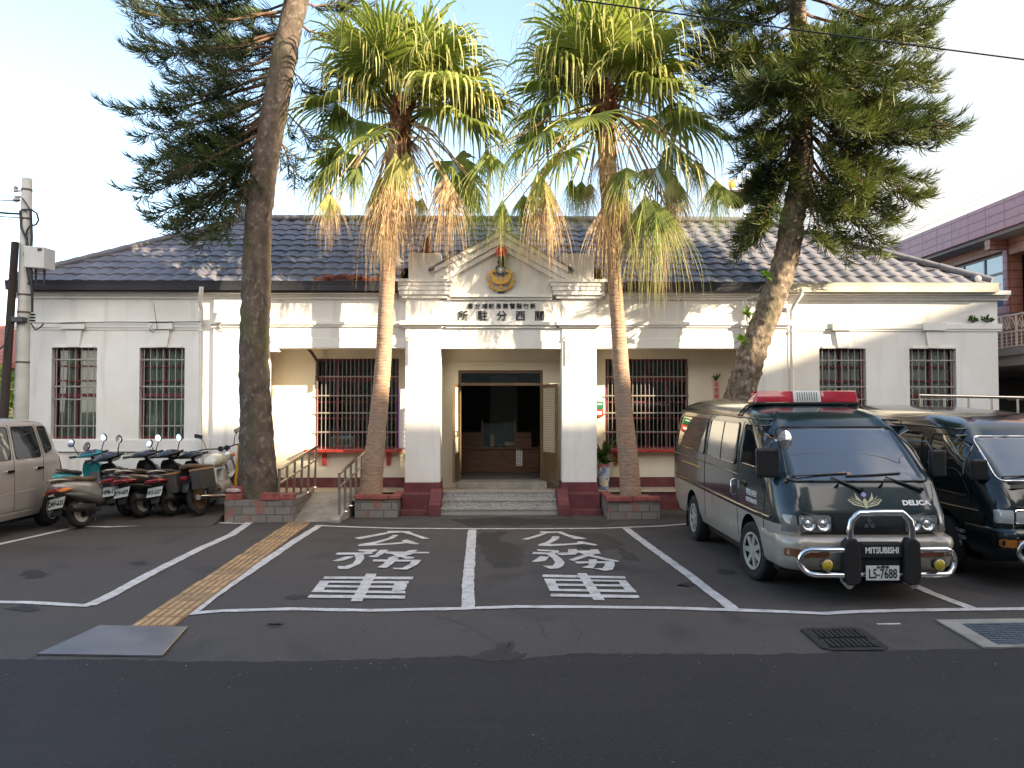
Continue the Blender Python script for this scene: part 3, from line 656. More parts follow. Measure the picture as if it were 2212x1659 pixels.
# ------------------------------------------------------------ mouldings
def strip_prof(mb, x0, x1, yw, zs):
    """stack of (z0, z1, projection) bands in front of plane yw"""
    for z0, z1, p in zs: mb.box(x0, x1, yw-p, yw-0.0005, z0, z1)
cor = [(3.80,3.845,0.05),(3.846,3.885,0.09),(3.886,3.965,0.16)]
mb = MB(); strip_prof(mb, XL-0.1, CXL[0]-0.17, YW, cor); strip_prof(mb, CXR[1]+0.17, XR+0.16, YW, cor)
strip_prof(mb, XL-0.1, ax(437,YW), YW, [(3.235,3.275,0.018),(3.276,3.375,0.036)]); strip_prof(mb, ax(1715,YW), XR+0.06, YW, [(3.235,3.275,0.018),(3.276,3.375,0.036)])
strip_prof(mb, ax(575,YW), CXL[0]-0.02, YW, [(3.30,3.335,0.03),(3.336,3.395,0.055),(ZA,3.10,0.012)]); strip_prof(mb, CXR[1]+0.02, ax(1600,YW), YW, [(3.30,3.335,0.03),(3.336,3.395,0.055),(ZA,3.10,0.012)])
P('cornice', mb, M['trim_white'], bevel=0.008)
# corner piers beside the wings
for x0, x1 in ((ax(462,YW), ax(573,YW)), (ax(1604,YW), ax(1700,YW))):
    mb = MB(); mb.box(x0, x1, YW-0.06, YW-0.0005, 0, 3.79); P('pier', mb, M['white_wall'], bevel=0.006)
    mb = MB(); strip_prof(mb, x0-0.04, x1+0.04, YW-0.06, [(3.28,3.33,0.03),(3.331,3.41,0.07)]); P('pier_cap', mb, M['trim_white'], bevel=0.006)
# keystones and sill band
for a, b in wing_win:
    c = (a+b)/2; mb = MB()
    mb.prism([(c-0.10,YW-0.05,WZ1+0.005),(c+0.10,YW-0.05,WZ1+0.005),(c+0.145,YW-0.05,3.23),(c-0.145,YW-0.05,3.23)], (0,0.049,0)); mb.box(c-0.21, c+0.21, YW-0.09, YW-0.0615, 3.245, 3.40)
    mb.box(a+0.05, b-0.05, YW-0.025, YW-0.0005, WZ1-0.001, WZ1+0.045); P('keystone', mb, M['trim_white'], bevel=0.006)
mb = MB()
for x0, x1 in ((XL, ax(455,YW)), (ax(1712,YW), XR)):
    strip_prof(mb, x0, x1, YW, [(1.06,1.09,0.05),(1.091,1.265,0.035),(0.70,0.72,0.014),(0.42,0.44,0.014)])
P('plinth_band', mb, M['white_wall'], bevel=0.005)

# ------------------------------------------------------------ entrance porch
for (x0, x1) in (CXL, CXR):
    mb = MB(); mb.box(x0, x1, YP, YW+0.30, 0.511, az(706,YP)); P('column', mb, M['white_wall'], bevel=0.01)
    mb = MB(); mb.box(x0-0.02, x1+0.02, YP-0.02, YW+0.31, 0, 0.51); P('column_base', mb, M['maroon'], bevel=0.01)
    mb = MB(); strip_prof(mb, x0-0.05, x1+0.05, YP, [(az(708,YP),az(703,YP),0.04)]); strip_prof(mb, x0-0.10, x1+0.10, YP, [(az(702.8,YP),az(694,YP),0.10)])
    mb.box(x0-0.05, x1+0.05, YP+0.0, YW-0.07, az(708,YP), az(703,YP)); mb.box(x0-0.10, x1+0.10, YP+0.0, YW-0.07, az(702.8,YP), az(694,YP)); P('capital', mb, M['trim_white'], bevel=0.008)
    mb = MB(); mb.box(x0, x1, YP+0.003, YW+0.3, az(693.5,YP), az(640,YP)); P('frieze_block', mb, M['white_wall'], bevel=0.006)
    xa, xb = (ax(857,YP), ax(976,YP)) if x0 < 0 else (ax(1190,YP), ax(1311,YP))
    mb = MB()
    for z0, z1, e in ((az(645,YP),az(638.3,YP),-0.09),(az(638,YP),az(629.3,YP),-0.04),(az(629,YP),az(620,YP),-0.02),(az(619.7,YP),az(612,YP),0.0),(az(611.7,YP),az(605,YP),0.03)):
        mb.box(xa-e, xb+e, YP-0.13-e*0.8, YW+0.3, z0, z1)
    P('capital', mb, M['trim_white'], bevel=0.008)
    xa, xb = (ax(881,YP), ax(952,YP)) if x0 < 0 else (ax(1213,YP), ax(1284,YP))
    mb = MB(); mb.box(xa, xb, YP+0.0, YP+0.75, az(604.8,YP), az(547,YP)); P('attic_block', mb, M['white_wall'], bevel=0.012)
mb = MB(); mb.box(CXL[1]+0.001, CXR[0]-0.001, YP+0.025, YW-0.001, az(753,YP), az(706,YP)); mb.box(CXL[1]+0.001, CXR[0]-0.001, YP+0.018, YP+0.0249, az(753,YP), az(735,YP)); P('lintel', mb, M['white_wall'], bevel=0.004)
mb = MB(); strip_prof(mb, CXL[1]+0.101, CXR[0]-0.101, YP+0.02, [(az(709,YP),az(703,YP),0.04),(az(702.8,YP),az(695,YP),0.09)]); P('architrave', mb, M['trim_white'], bevel=0.006)
sb = MB(); sb.box(CXL[1]+0.001, CXR[0]-0.001, YP+0.02, YW-0.001, az(694.5,YP), az(648,YP)); name_panel = P('name_panel', sb, M['white_wall'])
mb = MB(); strip_prof(mb, ax(973,YP), ax(1192,YP), YP+0.02, [(az(648,YP),az(643,YP),0.05),(az(642.8,YP),az(636,YP),0.10)]); P('architrave', mb, M['trim_white'], bevel=0.006)
# gable
zb, zap = az(636,YP), az(501,YP); xm = ax(1083,YP); xg0, xg1 = ax(935,YP), ax(1231,YP); zsh = az(582,YP)
mb = MB(); mb.prism([(xg0,YP+0.06,zb),(xg1,YP+0.06,zb),(xg1,YP+0.06,zsh),(xm,YP+0.06,zap-0.04),(xg0,YP+0.06,zsh)], (0,0.5,0)); P('gable', mb, M['white_wall'])
mb = MB(); sl = (zap-zsh)/(xg1-xm)
for sg in (-1, 1):
    for off, th, pr in ((0.0,0.09,0.20),(-0.091,0.13,0.14),(-0.222,0.10,0.09)):
        xe = xm+sg*(xg1-xm)*0.97
        mb.prism([(xm,YP+0.06-pr,zap+off),(xe,YP+0.06-pr,zap+off-sl*abs(xe-xm)),(xe,YP+0.06-pr,zap+off-th-sl*abs(xe-xm)),(xm,YP+0.06-pr,zap+off-th)], (0,pr-0.0005,0))
P('raking_cornice', mb, M['trim_white'], bevel=0.004)
mb = MB()
for sg in (-1, 1): mb.prism([(xm,YP-0.16,zap+0.03),(xm+sg*1.3,YP-0.16,zap+0.03-sl*1.3),(xm+sg*1.3,YP-0.16,zap+0.002-sl*1.3),(xm,YP-0.16,zap+0.002)], (0,2.2,0))
P('porch_roof', mb, M['roof'])
# steps, cheeks and pedestals
sx0, sx1 = ax(953,14.0), ax(1204,14.0)
mb = MB()
for k in range(3):
    mb.box(sx0, sx1, 13.95+0.27*k, YP+0.019-0.002*(2-k), 0.001*k, 0.122*(k+1)-0.001 if k < 2 else ZF+0.03); mb.box(sx0, sx1, 13.95+0.27*k-0.015, 13.95+0.27*k-0.0005, 0.122*(k+1)-0.035 if k < 2 else ZF-0.004, 0.122*(k+1)-0.001 if k < 2 else ZF+0.03)
P('step', mb, M['terrazzo'], bevel=0.004)
for sg, x0, x1 in ((-1, ax(866,14.0), sx0-0.2), (1, sx1+0.2, ax(1298,14.0))):
    mb = MB(); mb.box(x0, x1, 14.12, YP-0.021, 0, 0.35); mb.box(x0, x1, 13.9, 14.119, 0, 0.10); P('pedestal', mb, M['maroon'], bevel=0.012)
    a, b = (x1+0.001, sx0-0.001) if sg < 0 else (sx1+0.001, x0-0.001)
    mb = MB(); mb.prof([(13.82,0),(YP-0.021,0),(YP-0.021,0.42),(14.2,0.40),(13.98,0.22),(13.82,0.20)], a, b); P('step_cheek', mb, M['maroon'], bevel=0.012)
# flag brackets on the columns
for px in (884, 1224):
    mb = MB(); x = ax(px,YP); y = YP-0.05; mb.tube([(x-0.03,YP-0.001,az(728,YP)),(x-0.02,y,az(733,YP)),(x+0.02,y,az(733,YP))],0.012,6); mb.tube([(x+0.03,y,az(731,YP)),(x+0.03,y,az(786,YP))],0.008,6); mb.tube([(x+0.05,y,az(731,YP)),(x+0.05,y,az(786,YP))],0.008,6); mb.tube([(x+0.03,y,az(770,YP)),(x+0.03,YP-0.001,az(770,YP))],0.01,6); mb.tube([(x+0.04,YP-0.004,az(769,YP)),(x+0.26,YP-0.004,az(769.5,YP))],0.004,5)
    P('flag_bracket', mb, M['bars'])
# sign lettering on the panel
for chars, xs_, y_, sz in (('局分埔新局察警縣竹新', [1016,1031.5,1047,1061.5,1077,1092,1107,1121.5,1136,1151], 662, 12.6), ('所駐分西關', [1000,1042,1083.5,1124,1165.5], 683.5, 23.0)):
    for ch, x in zip(chars, xs_):
        vs, fs = text_geo(ch, sz/120.7*1.0, 0.012, 0.0015 if sz > 20 else 0.0); mb = MB(); p = at(x, y_, YP+0.008); mb.raw(vs, fs, frame((p.x, p.y, p.z), (1,0,0), (0,0,1))); build('sign_character', mb, M['black'], name_panel)

# ------------------------------------------------------------ roof
EY, EZ, RY, RZ = 14.47, 4.09, 17.4, az(474,17.4)-0.05
EXL, EXR, RXL, RXR = -8.65, ax(2148,EY), ax(530,17.4), ax(1640,17.4)
def tiles(mb, org, ux, uv, L0, L1, H, l_top, r_top, step=0.29, row=0.30, res=10, amp=0.019):
    """wavy tile courses on a sloping trapezium: ux along the eave, uv up the slope"""
    ux, uv = Vector(ux), Vector(uv); n = ux.cross(uv).normalized()
    if n.z < 0: n = -n
    nr = max(1, round(H/row)); tj = {(a, b): rnd.uniform(-0.007, 0.009) for a in range(-2, 80) for b in range(nr)}
    for r_ in range(nr):
        v0, v1 = H*r_/nr, H*(r_+1)/nr
        def lim(v): t = min(1, v/H); return L0+(l_top-L0)*t, L1+(r_top-L1)*t
        cols = int((L1-L0)/step*res)
        rows_ids = []
        for v, h in ((v0-0.02, 0.012), (v0-0.02, 0.040), (v1-0.01, 0.014)):
            a, b = lim(max(v, v0)); ids = []
            for c in range(cols+1):
                u = L0+(L1-L0)*c/cols; uu = min(max(u, a), b); ph = 2*math.pi*(uu/step)
                w = amp*(math.sin(ph)+0.25*math.sin(2*ph+0.8)); sag = 0.03*(0.5+0.5*math.sin(ph+0.5))*1.6 if h != 0.014 else 0
                if h == 0.040: h_ = h+tj[(c//res, r_)]
                else: h_ = h
                p = Vector(org)+ux*uu+uv*(v-sag)+n*(w+h_); ids.append((mb.vert(p), uu))
            rows_ids.append(ids)
        for A, B in zip(rows_ids, rows_ids[1:]):
            for c in range(cols):
                if A[c][1] == A[c+1][1] and B[c][1] == B[c+1][1]: continue
                mb.face((A[c][0], A[c+1][0], B[c+1][0], B[c][0]))
mb = MB()
sv = Vector((0, RY-EY, RZ-EZ)); H = sv.length; tiles(mb, (0,EY,EZ), (1,0,0), sv/H, EXL, EXR, H, RXL, RXR)
keep = [k for k, f in enumerate(mb.f) if not (ax(862,YP) < sum(mb.v[i][0] for i in f)/len(f) < ax(1306,YP) and sum(mb.v[i][1] for i in f)/len(f) < 14.95)]
mb.f = [mb.f[k] for k in keep]; mb.m = [mb.m[k] for k in keep]
P('roof', mb, M['roof'], smooth=40)
BY = 2*RY-EY
mb = MB()
sv2 = Vector((RXR-EXR, 0, RZ-EZ)); H2 = sv2.length; tiles(mb, (EXR,0,EZ), (0,1,0), sv2/H2, EY, BY, H2, RY-0.01, RY+0.01, res=4)
sv3 = Vector((RXL-EXL, 0, RZ-EZ)); H3 = sv3.length; tiles(mb, (EXL,0,EZ), (0,1,0), sv3/H3, EY, BY, H3, RY-0.01, RY+0.01, res=4)
sv4 = Vector((0, RY-BY, RZ-EZ)); tiles(mb, (0,BY,EZ), (1,0,0), sv4/H, EXL, EXR, H, RXL, RXR, res=3)
P('roof', mb, M['roof'], smooth=40)
mb = MB()
def capline(a, b, r=0.075):
    a, b = Vector(a), Vector(b); n = max(1, round((b-a).length/0.30)); t = (b-a).normalized()
    for k in range(n):
        p, q = a.lerp(b, k/n), a.lerp(b, (k+1)/n)+t*0.03; mb.tube([p, q, q+t*0.001], [r*0.86, r, r*0.7], 10)
e = Vector((0,0,0.06))
for a, b in (((EXL,EY,EZ),(RXL,RY,RZ)), ((EXR,EY,EZ),(RXR,RY,RZ)), ((EXL,BY,EZ),(RXL,RY,RZ)), ((EXR,BY,EZ),(RXR,RY,RZ)), ((RXL,RY,RZ),(RXR,RY,RZ))): capline(Vector(a)+e, Vector(b)+e)
for x, y, z, r_ in ((RXL-0.03,RY-0.05,RZ+0.14,0.14),(RXR+0.03,RY-0.05,RZ+0.14,0.14),(EXR-0.25,EY+0.12,EZ+0.09,0.065),(EXL+0.25,EY+0.12,EZ+0.09,0.065)): mb.lathe([(0.02,-0.12),(r_,-0.11),(r_,0.10),(r_*0.8,0.12),(0.02,0.12)], (x,y,z), 16, 'y')
P('ridge_cap', mb, M['roof'], smooth=50)
# gutters and soffit
def gutter(x0, x1, m, nm='gutter'):
    mb = MB(); mb.prof([(EY-0.13,EZ-0.03),(EY-0.145,EZ-0.005),(EY-0.12,EZ),(EY-0.118,EZ-0.10),(EY+0.02,EZ-0.10),(EY+0.02,EZ-0.165),(EY-0.105,EZ-0.165)], x0, x1); P(nm, mb, m, smooth=30)
gutter(EXL-0.02, CXL[0]-0.12, M['gutter_dark']); gutter(CXR[1]+0.12, ax(1690,EY), M['gutter_dark']); gutter(ax(1690,EY)+0.001, EXR+0.06, M['gutter_cream'])
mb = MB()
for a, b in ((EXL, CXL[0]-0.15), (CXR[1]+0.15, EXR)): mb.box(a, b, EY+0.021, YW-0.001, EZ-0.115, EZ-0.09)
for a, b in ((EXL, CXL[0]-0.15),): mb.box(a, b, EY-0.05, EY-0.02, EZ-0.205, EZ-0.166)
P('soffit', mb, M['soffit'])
# downpipes
def pipe(px, m, r=0.038, zt=3.86, short=None, y=YW-0.07):
    x = ax(px,YW); mb = MB(); pts = [(x+0.09,EY-0.17,zt+0.11),(x+0.08,EY-0.17,zt+0.0),(x+0.02,y-0.14,zt-0.12),(x,y,zt-0.26)]; pts += [(x,y,short if short else 0.02)]
    mb.tube(pts, r, 10)
    for z in (3.2, 2.1, 1.0):
        if z > (short or 0): mb.cyl((x,y,z),(x,y,z+0.04), r*1.25, n=10)
    P('downpipe', mb, m, smooth=40)
pipe(436, M['trim_white']); pipe(1709, M['trim_white'])
x = ax(1612,YW); mb = MB(); mb.tube([(x,YW-0.11,3.7),(x,YW-0.11,2.95)],0.03,8); mb.tube([(x,YW-0.11,3.72),(x-0.05,YW-0.13,3.80),(x+0.15,YW-0.16,3.86),(x+0.22,YW-0.14,3.78)],0.015,6); P('downpipe', mb, mat('grey pipe', (0.35,0.33,0.29), 0.6))
mb = MB(); mb.tube([(ax(672,YB),YB-0.35,2.96),(ax(676,YB),YB-0.2,2.9),(ax(688,YB),YB-0.09,az(783,YB)),(ax(685,YB),YB-0.08,az(840,YB))],0.03,8); P('downpipe', mb, M['soffit'])

# ------------------------------------------------------------ emblem and lamp on the gable
EYm = YP+0.02
ep = lambda x, y, d=0.0: at((1180+x/10.37)*0.8534, (600+y/10.37)*0.8534, EYm-d)
em = thing('police_emblem', ep(905,1480), 'gilded bird and wreath emblem with a dark sun disc on the entrance gable', 'emblem')
def eprism(mb, pts, d0, th): mb.prism([ep(x,y,d0) for x,y in pts], (0,-th,0))
mir = lambda pts: [(1810-x, y) for x, y in pts][::-1]
wing = [(600,950),(640,930),(705,985),(790,1060),(862,1150),(890,1215),(850,1245),(760,1235),(690,1180),(650,1110),(625,1030)]
for nm, w_ in (('wing', wing), ('wing', mir(wing))): mb = MB(); eprism(mb, w_, 0.02, 0.035); build(nm, mb, M['gold'], em, bevel=0.006)
mb = MB(); eprism(mb, [(868,1090),(885,1060),(870,1045),(905,1030),(940,1070),(950,1220),(905,1280),(860,1220)], 0.03, 0.05); eprism(mb, [(880,1270),(930,1270),(975,1335),(835,1335)], 0.02, 0.03); build('bird_body', mb, M['gold'], em, bevel=0.006)
wl_ = [(880,1405),(800,1390),(720,1350),(650,1290),(605,1210),(590,1130)]
for fn in (lambda p: p, mir):
    mb = MB(); mb.tube([ep(x,y,0.02) for x,y in fn(wl_)], 0.022, 8)
    for lf in ([(640,1290),(590,1290),(560,1230),(600,1220)],[(610,1210),(560,1160),(500,1070),(470,1050),(540,1060),(600,1130)],[(690,1340),(650,1345),(610,1300),(660,1300)],[(640,1200),(690,1250),(700,1290),(650,1260)],[(740,1370),(720,1390),(690,1400),(700,1350)],[(595,985),(560,960),(535,910),(580,930),(620,960)]): eprism(mb, fn(lf), 0.015, 0.03)
    eprism(mb, fn([(620,990),(625,930),(680,875),(770,850),(800,880),(790,915),(720,930),(680,975),(650,1005)]), 0.012, 0.03); build('wreath', mb, M['gold'], em, bevel=0.004)
mb = MB(); c = ep(905,865,0.02); mb.lathe([(0.005,-0.0),(0.098,0.0),(0.10,-0.02),(0.005,-0.022)], (c.x,c.y,c.z), 28, 'y'); dsc = build('sun_disc', mb, M['navy'], em)
mb = MB(); mb.lathe([(0.001,-0.023),(0.034,-0.023),(0.034,-0.028),(0.001,-0.028)], (c.x,c.y,c.z), 20, 'y')
for k in range(12):
    a = 2*math.pi*k/12; f_ = lambda r_, b_: (c.x+r_*math.sin(a+b_), c.y-0.026, c.z+r_*math.cos(a+b_)); mb.poly([f_(0.045,-0.2), f_(0.072,0), f_(0.045,0.2)])
build('sun_rays', mb, M['white_paint'], dsc)
mb = MB(); p = ep(905,1410,0.03); mb.sphere(p, 0.04, 12, (1.6,0.7,0.8)); build('wreath_knot', mb, M['gold'], em, smooth=60)
mb = MB(); a, b = ep(830,1430,0.0), ep(1000,1500,0.0); mb.box(a.x, b.x, EYm-0.07, EYm+0.03, b.z, a.z); build('emblem_base', mb, M['black_plastic'], em, bevel=0.01)
lp = thing('red_lamp', ep(925,720), 'round red glass lamp on a black bracket above the gilded emblem', 'lamp')
p = ep(930,395,0.10); mb = MB(); mb.sphere(p, 0.105, 18); build('lamp_globe', mb, M['red_glass'], lp, smooth=60)
mb = MB(); q = ep(925,720,0.06); mb.lathe([(0.02,-0.02),(0.06,0.0),(0.075,0.03),(0.072,0.05),(0.055,0.06),(0.055,0.16),(0.085,0.19),(0.09,0.215),(0.05,0.22)], (p.x,p.y,q.z), 16); mb.tube([(p.x,p.y,q.z+0.05),(p.x,EYm+0.03,q.z+0.02)],0.02,8); build('lamp_bracket', mb, M['black_plastic'], lp, smooth=40)

# ------------------------------------------------------------ fixtures on the walls
def fixture(nm, px, py, Y, lb, cat): return thing(nm, at(px,py,Y), lb, cat)
o = fixture('floodlight', 474, 684, YW-0.1, 'small white floodlight on the pier between the left wing and the porch', 'floodlight')
p = at(474,684,YW-0.13); mb = MB(); mb.prism([(p.x-0.075,p.y-0.05,p.z-0.11),(p.x+0.075,p.y-0.05,p.z-0.11),(p.x+0.095,p.y-0.09,p.z+0.06),(p.x-0.095,p.y-0.09,p.z+0.06)], (0,0.08,0.02)); build('lamp_housing', mb, M['trim_white'], o, bevel=0.01)
mb = MB(); mb.tube([(p.x,p.y,p.z-0.1),(p.x,p.y+0.03,p.z-0.2),(p.x,YW-0.061,p.z-0.2)],0.012,6); mb.box(p.x-0.04,p.x+0.04,YW-0.075,YW-0.0605,p.z-0.26,p.z-0.14); build('lamp_arm', mb, M['bars'], o)
o = fixture('wall_lamp', 584, 758, YW-0.1, 'white shaded wall lamp beside the thick pine trunk on the left', 'lamp')
p = at(590,755,YW-0.15); mb = MB(); mb.lathe([(0.02,0.10),(0.04,0.09),(0.13,-0.04),(0.125,-0.045),(0.03,0.07)], (p.x,p.y,p.z), 16); build('lamp_shade', mb, M['trim_white'], o, smooth=40)
mb = MB(); mb.tube([(p.x,p.y,p.z+0.1),(p.x-0.05,p.y+0.05,p.z+0.16),(p.x-0.1,YW-0.0,p.z+0.14)],0.011,6); build('lamp_arm', mb, M['bars'], o)
o = fixture('letter_box', 1295, 884, YB-0.1, 'small green and red box on the porch wall beside the right column', 'letter box')
x0, x1 = ax(1284,YB-0.1), ax(1303.5,YB-0.1)
mb = MB(); mb.box(x0, x1, YB-0.12, YB-0.001, az(884,YB-0.1), az(867,YB-0.1)); build('upper_box', mb, mat('green enamel', (0.015,0.16,0.06), 0.45), o, bevel=0.008)
mb = MB(); mb.box(x0, x1, YB-0.11, YB-0.001, az(900,YB-0.1), az(884.4,YB-0.1)); build('lower_box', mb, mat('red enamel', (0.50,0.05,0.03), 0.45), o, bevel=0.008)
mb = MB(); mb.box(x0+0.015, x1-0.03, YB-0.125, YB-0.1205, az(874.5,YB-0.1), az(871,YB-0.1)); mb.box(x0+0.01, x1-0.035, YB-0.115, YB-0.1105, az(895,YB-0.1), az(889,YB-0.1)); build('white_label', mb, M['white_paint'], o)
o = fixture('notice_board', 869, 900, YB, 'narrow white notice board with a violet edge on the porch wall', 'notice board')
mb = MB(); mb.box(ax(863,YB), ax(877,YB), YB-0.04, YB-0.001, az(968,YB), az(840,YB)); build('board', mb, mat('notice paper', (0.80,0.78,0.82), 0.6), o)
mb = MB(); mb.box(ax(861.5,YB), ax(862.9,YB), YB-0.05, YB-0.001, az(969,YB), az(839,YB)); build('board_edge', mb, mat('violet edging', (0.35,0.20,0.62), 0.5), o)
o = fixture('wall_sign', 1546, 842, YB-0.05, 'small upright white sign with red characters on the porch wall behind the leaning pine', 'sign')
x0, x1 = ax(1540,YB), ax(1552,YB); mb = MB(); mb.box(x0, x1, YB-0.06, YB-0.001, az(866,YB), az(824,YB)); build('sign_board', mb, mat('pink sign paint', (0.68,0.42,0.38), 0.6), o)
mb = MB()
for k, ch in enumerate('巡邏箱'): vs, fs = text_geo(ch, 0.088, 0.001, 0.001); mb.raw(vs, fs, frame(((x0+x1)/2, YB-0.062, az(831.5+k*12.5,YB)), (1,0,0), (0,0,1)))
build('writing', mb, mat('red sign paint', (0.50,0.02,0.03), 0.5), o)
mb = MB(); p = at(1546,815,YB-0.06)
for k in range(16): a = k*2.4; mb.tube([(p.x,p.y,p.z-0.08),(p.x+0.05*math.cos(a),p.y-0.02,p.z+0.01),(p.x+0.09*math.cos(a),p.y-0.04+0.02*math.sin(a),p.z+0.05+0.05*math.sin(a*1.7))],[0.006,0.008,0.001],4)
M['leaf'] = leafmat('green leaf', (0.06,0.13,0.025), (0.025,0.06,0.012), 6)
o2 = thing('hanging_sprig', p, 'dark green sprig stuck above the small red-lettered sign on the porch wall', 'plant'); build('leaves', mb, M['leaf'], o2)
# weeds rooted on the right-hand string course and twigs in the gutter
for px, py, s, lb in ((2102,690,0.16,'dark tuft of weed growing on the ledge above the right-hand windows, nearer the drainpipe'), (2131,690,0.18,'spindly weed growing on the ledge nearest the right corner of the white wall')):
    p = at(px,697,YW-0.04); o = thing('weed', p, lb, 'weed', 'weeds growing on the wall ledge'); mb = MB()
    for k in range(26):
        a = rnd.uniform(0,6.28); e = rnd.uniform(0.2,1.3); d = Vector((math.cos(a)*math.cos(e), -abs(math.sin(a))*math.cos(e)*0.6, math.sin(e)))*s*rnd.uniform(0.5,1); b = d.cross(Vector((0,1,0.3))).normalized()*0.018
        q = p+d; mb.poly([p+d*0.5, p+d*0.75+b, q, p+d*0.75-b]); mb.tube([p, p+d*0.55], 0.003, 3)
    build('leaves', mb, M['leaf'], o)
M['straw'] = leafmat('dry straw frond', (0.50,0.33,0.15), (0.30,0.17,0.07), 8, 0.25)
M['rust'] = leafmat('rusty dry twigs', (0.42,0.13,0.05), (0.22,0.06,0.03), 9, 0.2)
o = thing('dry_twigs', at(770,597,EY), 'rust-red dry conifer twigs lying along the gutter left of the entrance gable', 'twigs'); mb = MB()
for k in range(420):
    px = rnd.uniform(690,838); p = at(px, 606-rnd.uniform(0,10)*(0.6+0.4*math.sin((px-690)/30)), EY+rnd.uniform(-0.1,0.25)); a = rnd.uniform(-0.5,0.6)+(3.14 if rnd.random()<0.5 else 0)
    d = Vector((math.cos(a), rnd.uniform(-0.4,0.4), math.sin(a)*0.6))*rnd.uniform(0.08,0.2); mb.tube([p, p+d*0.5+Vector((0,0,0.015)), p+d], [0.008,0.007,0.002], 3)
build('twig_heap', mb, M['rust'], o)
o = thing('dead_leaf_boot', at(918,525,15.2), 'brown dead palm leaf base lodged on the roof tiles beside the gable', 'dead leaf'); p = at(920,545,15.2); mb = MB(); mb.tube([p, p+Vector((0.02,0.1,0.22)), p+Vector((0.08,0.2,0.40))],[0.10,0.09,0.03],8); build('husk', mb, mat('brown husk',(0.10,0.035,0.025),0.9,var=0.5,vscale=20,bump=0.3), o)
# ================================================================ ramp, rails, planters and neighbours
def brickmat(name, c1, c2, mortar, bw, bh, ms=0.012, rough=0.85, red=None):
    m = mat(name, c1, rough, bump=0.25, bscale=60); N, L, b = nodes(m)
    tc = N.new('ShaderNodeTexCoord'); sp = N.new('ShaderNodeSeparateXYZ'); ad = N.new('ShaderNodeMath'); ad.operation = 'ADD'; cb = N.new('ShaderNodeCombineXYZ'); br = N.new('ShaderNodeTexBrick')
    L.new(tc.outputs['Object'], sp.inputs[0]); L.new(sp.outputs[0], ad.inputs[0]); L.new(sp.outputs[1], ad.inputs[1]); L.new(ad.outputs[0], cb.inputs[0]); L.new(sp.outputs[2], cb.inputs[1]); L.new(cb.outputs[0], br.inputs['Vector'])
    br.inputs['Scale'].default_value = 1.0; br.inputs['Brick Width'].default_value = bw; br.inputs['Row Height'].default_value = bh; br.inputs['Mortar Size'].default_value = ms
    br.inputs['Color1'].default_value = (*c1,1); br.inputs['Color2'].default_value = (*c2,1); br.inputs['Mortar'].default_value = (*mortar,1); br.inputs['Bias'].default_value = -0.2
    L.new(br.outputs['Color'], b.inputs['Base Color'])
    if red: tint(m, 3.2, red, 0.58, 0.64, amount=0.75, detail=1)
    tint(m, 5, tuple(c*0.35 for c in c1), 0.55, 0.8, amount=0.7); return m
M['planter_brick'] = brickmat('weathered planter brick', (0.21,0.19,0.165), (0.14,0.125,0.11), (0.10,0.092,0.08), 0.26, 0.13, 0.009, red=(0.26,0.11,0.085))
M['red_cap'] = tint(mat('worn red coping paint', (0.26,0.065,0.055), 0.7, var=0.35, vscale=7, bump=0.15), 12, (0.34,0.27,0.22), 0.58, 0.75, amount=0.7)
M['soil'] = mat('planter soil', (0.055,0.045,0.032), 0.95, var=0.5, vscale=9, bump=0.6)
rp = thing('wheelchair_ramp', (-3.05,13.9,0), 'worn concrete wheelchair ramp rising to the porch between two steel handrails', 'ramp')
A0, A1, B0, B1 = (-3.50,13.20), (-2.68,13.15), (-3.27,YW-0.06), (-2.58,YW-0.06)
mb = MB(); vs = [(A0[0],A0[1],0),(A1[0],A1[1],0),(B1[0],B1[1],0),(B0[0],B0[1],0)]; tp_ = [(A0[0],A0[1],0.012),(A1[0],A1[1],0.012),(B1[0],B1[1],ZF-0.004),(B0[0],B0[1],ZF-0.004)]
i = [mb.vert(p) for p in vs]; j = [mb.vert(p) for p in tp_]; mb.face(i[::-1]); mb.face(j)
for k in range(4): mb.face((i[k], i[(k+1)%4], j[(k+1)%4], j[k]))
build('ramp_slab', mb, M['concrete'], rp)
for (p, q, sg) in ((A0, B0, -1), (A1, B1, 1)):
    mb = MB(); w = 0.15; rings = []
    for t, h in ((0,0.05),(0.05,0.085),(0.15,0.125),(1,ZF+0.075)):
        x = p[0]+(q[0]-p[0])*t; y = p[1]-0.08+(q[1]-p[1]+0.08)*t; xa, xb = (x-w, x) if sg < 0 else (x, x+w); rings.append([(xa,y,0),(xb,y,0),(xb,y,h),(xa,y,h)])
    mb.loft(rings); build('ramp_kerb', mb, M['concrete'], rp, bevel=0.012)
mb = MB(); p = gnd(770,1124); 
for k in range(0, 26): a = k*0.24+0.6; b = a+0.28; c = (-3.0,13.21); r_ = 0.075; mb.poly([(c[0]+r_*math.cos(a),c[1]+1.1*r_*math.sin(a),0.017),(c[0]+r_*math.cos(b),c[1]+1.1*r_*math.sin(b),0.017),(c[0]+0.7*r_*math.cos(b),c[1]+0.8*r_*math.sin(b),0.017),(c[0]+0.7*r_*math.cos(a),c[1]+0.8*r_*math.sin(a),0.017)]) if k < 20 else None
mb.poly([(-3.0,13.24,0.018),(-2.96,13.24,0.018),(-2.99,13.36,0.018),(-3.02,13.36,0.018)]); mb.poly([(-2.98,13.25,0.0185),(-2.90,13.23,0.0185),(-2.89,13.25,0.0185),(-2.97,13.28,0.0185)])
build('wheelchair_symbol', mb, M['white_paint'], rp)
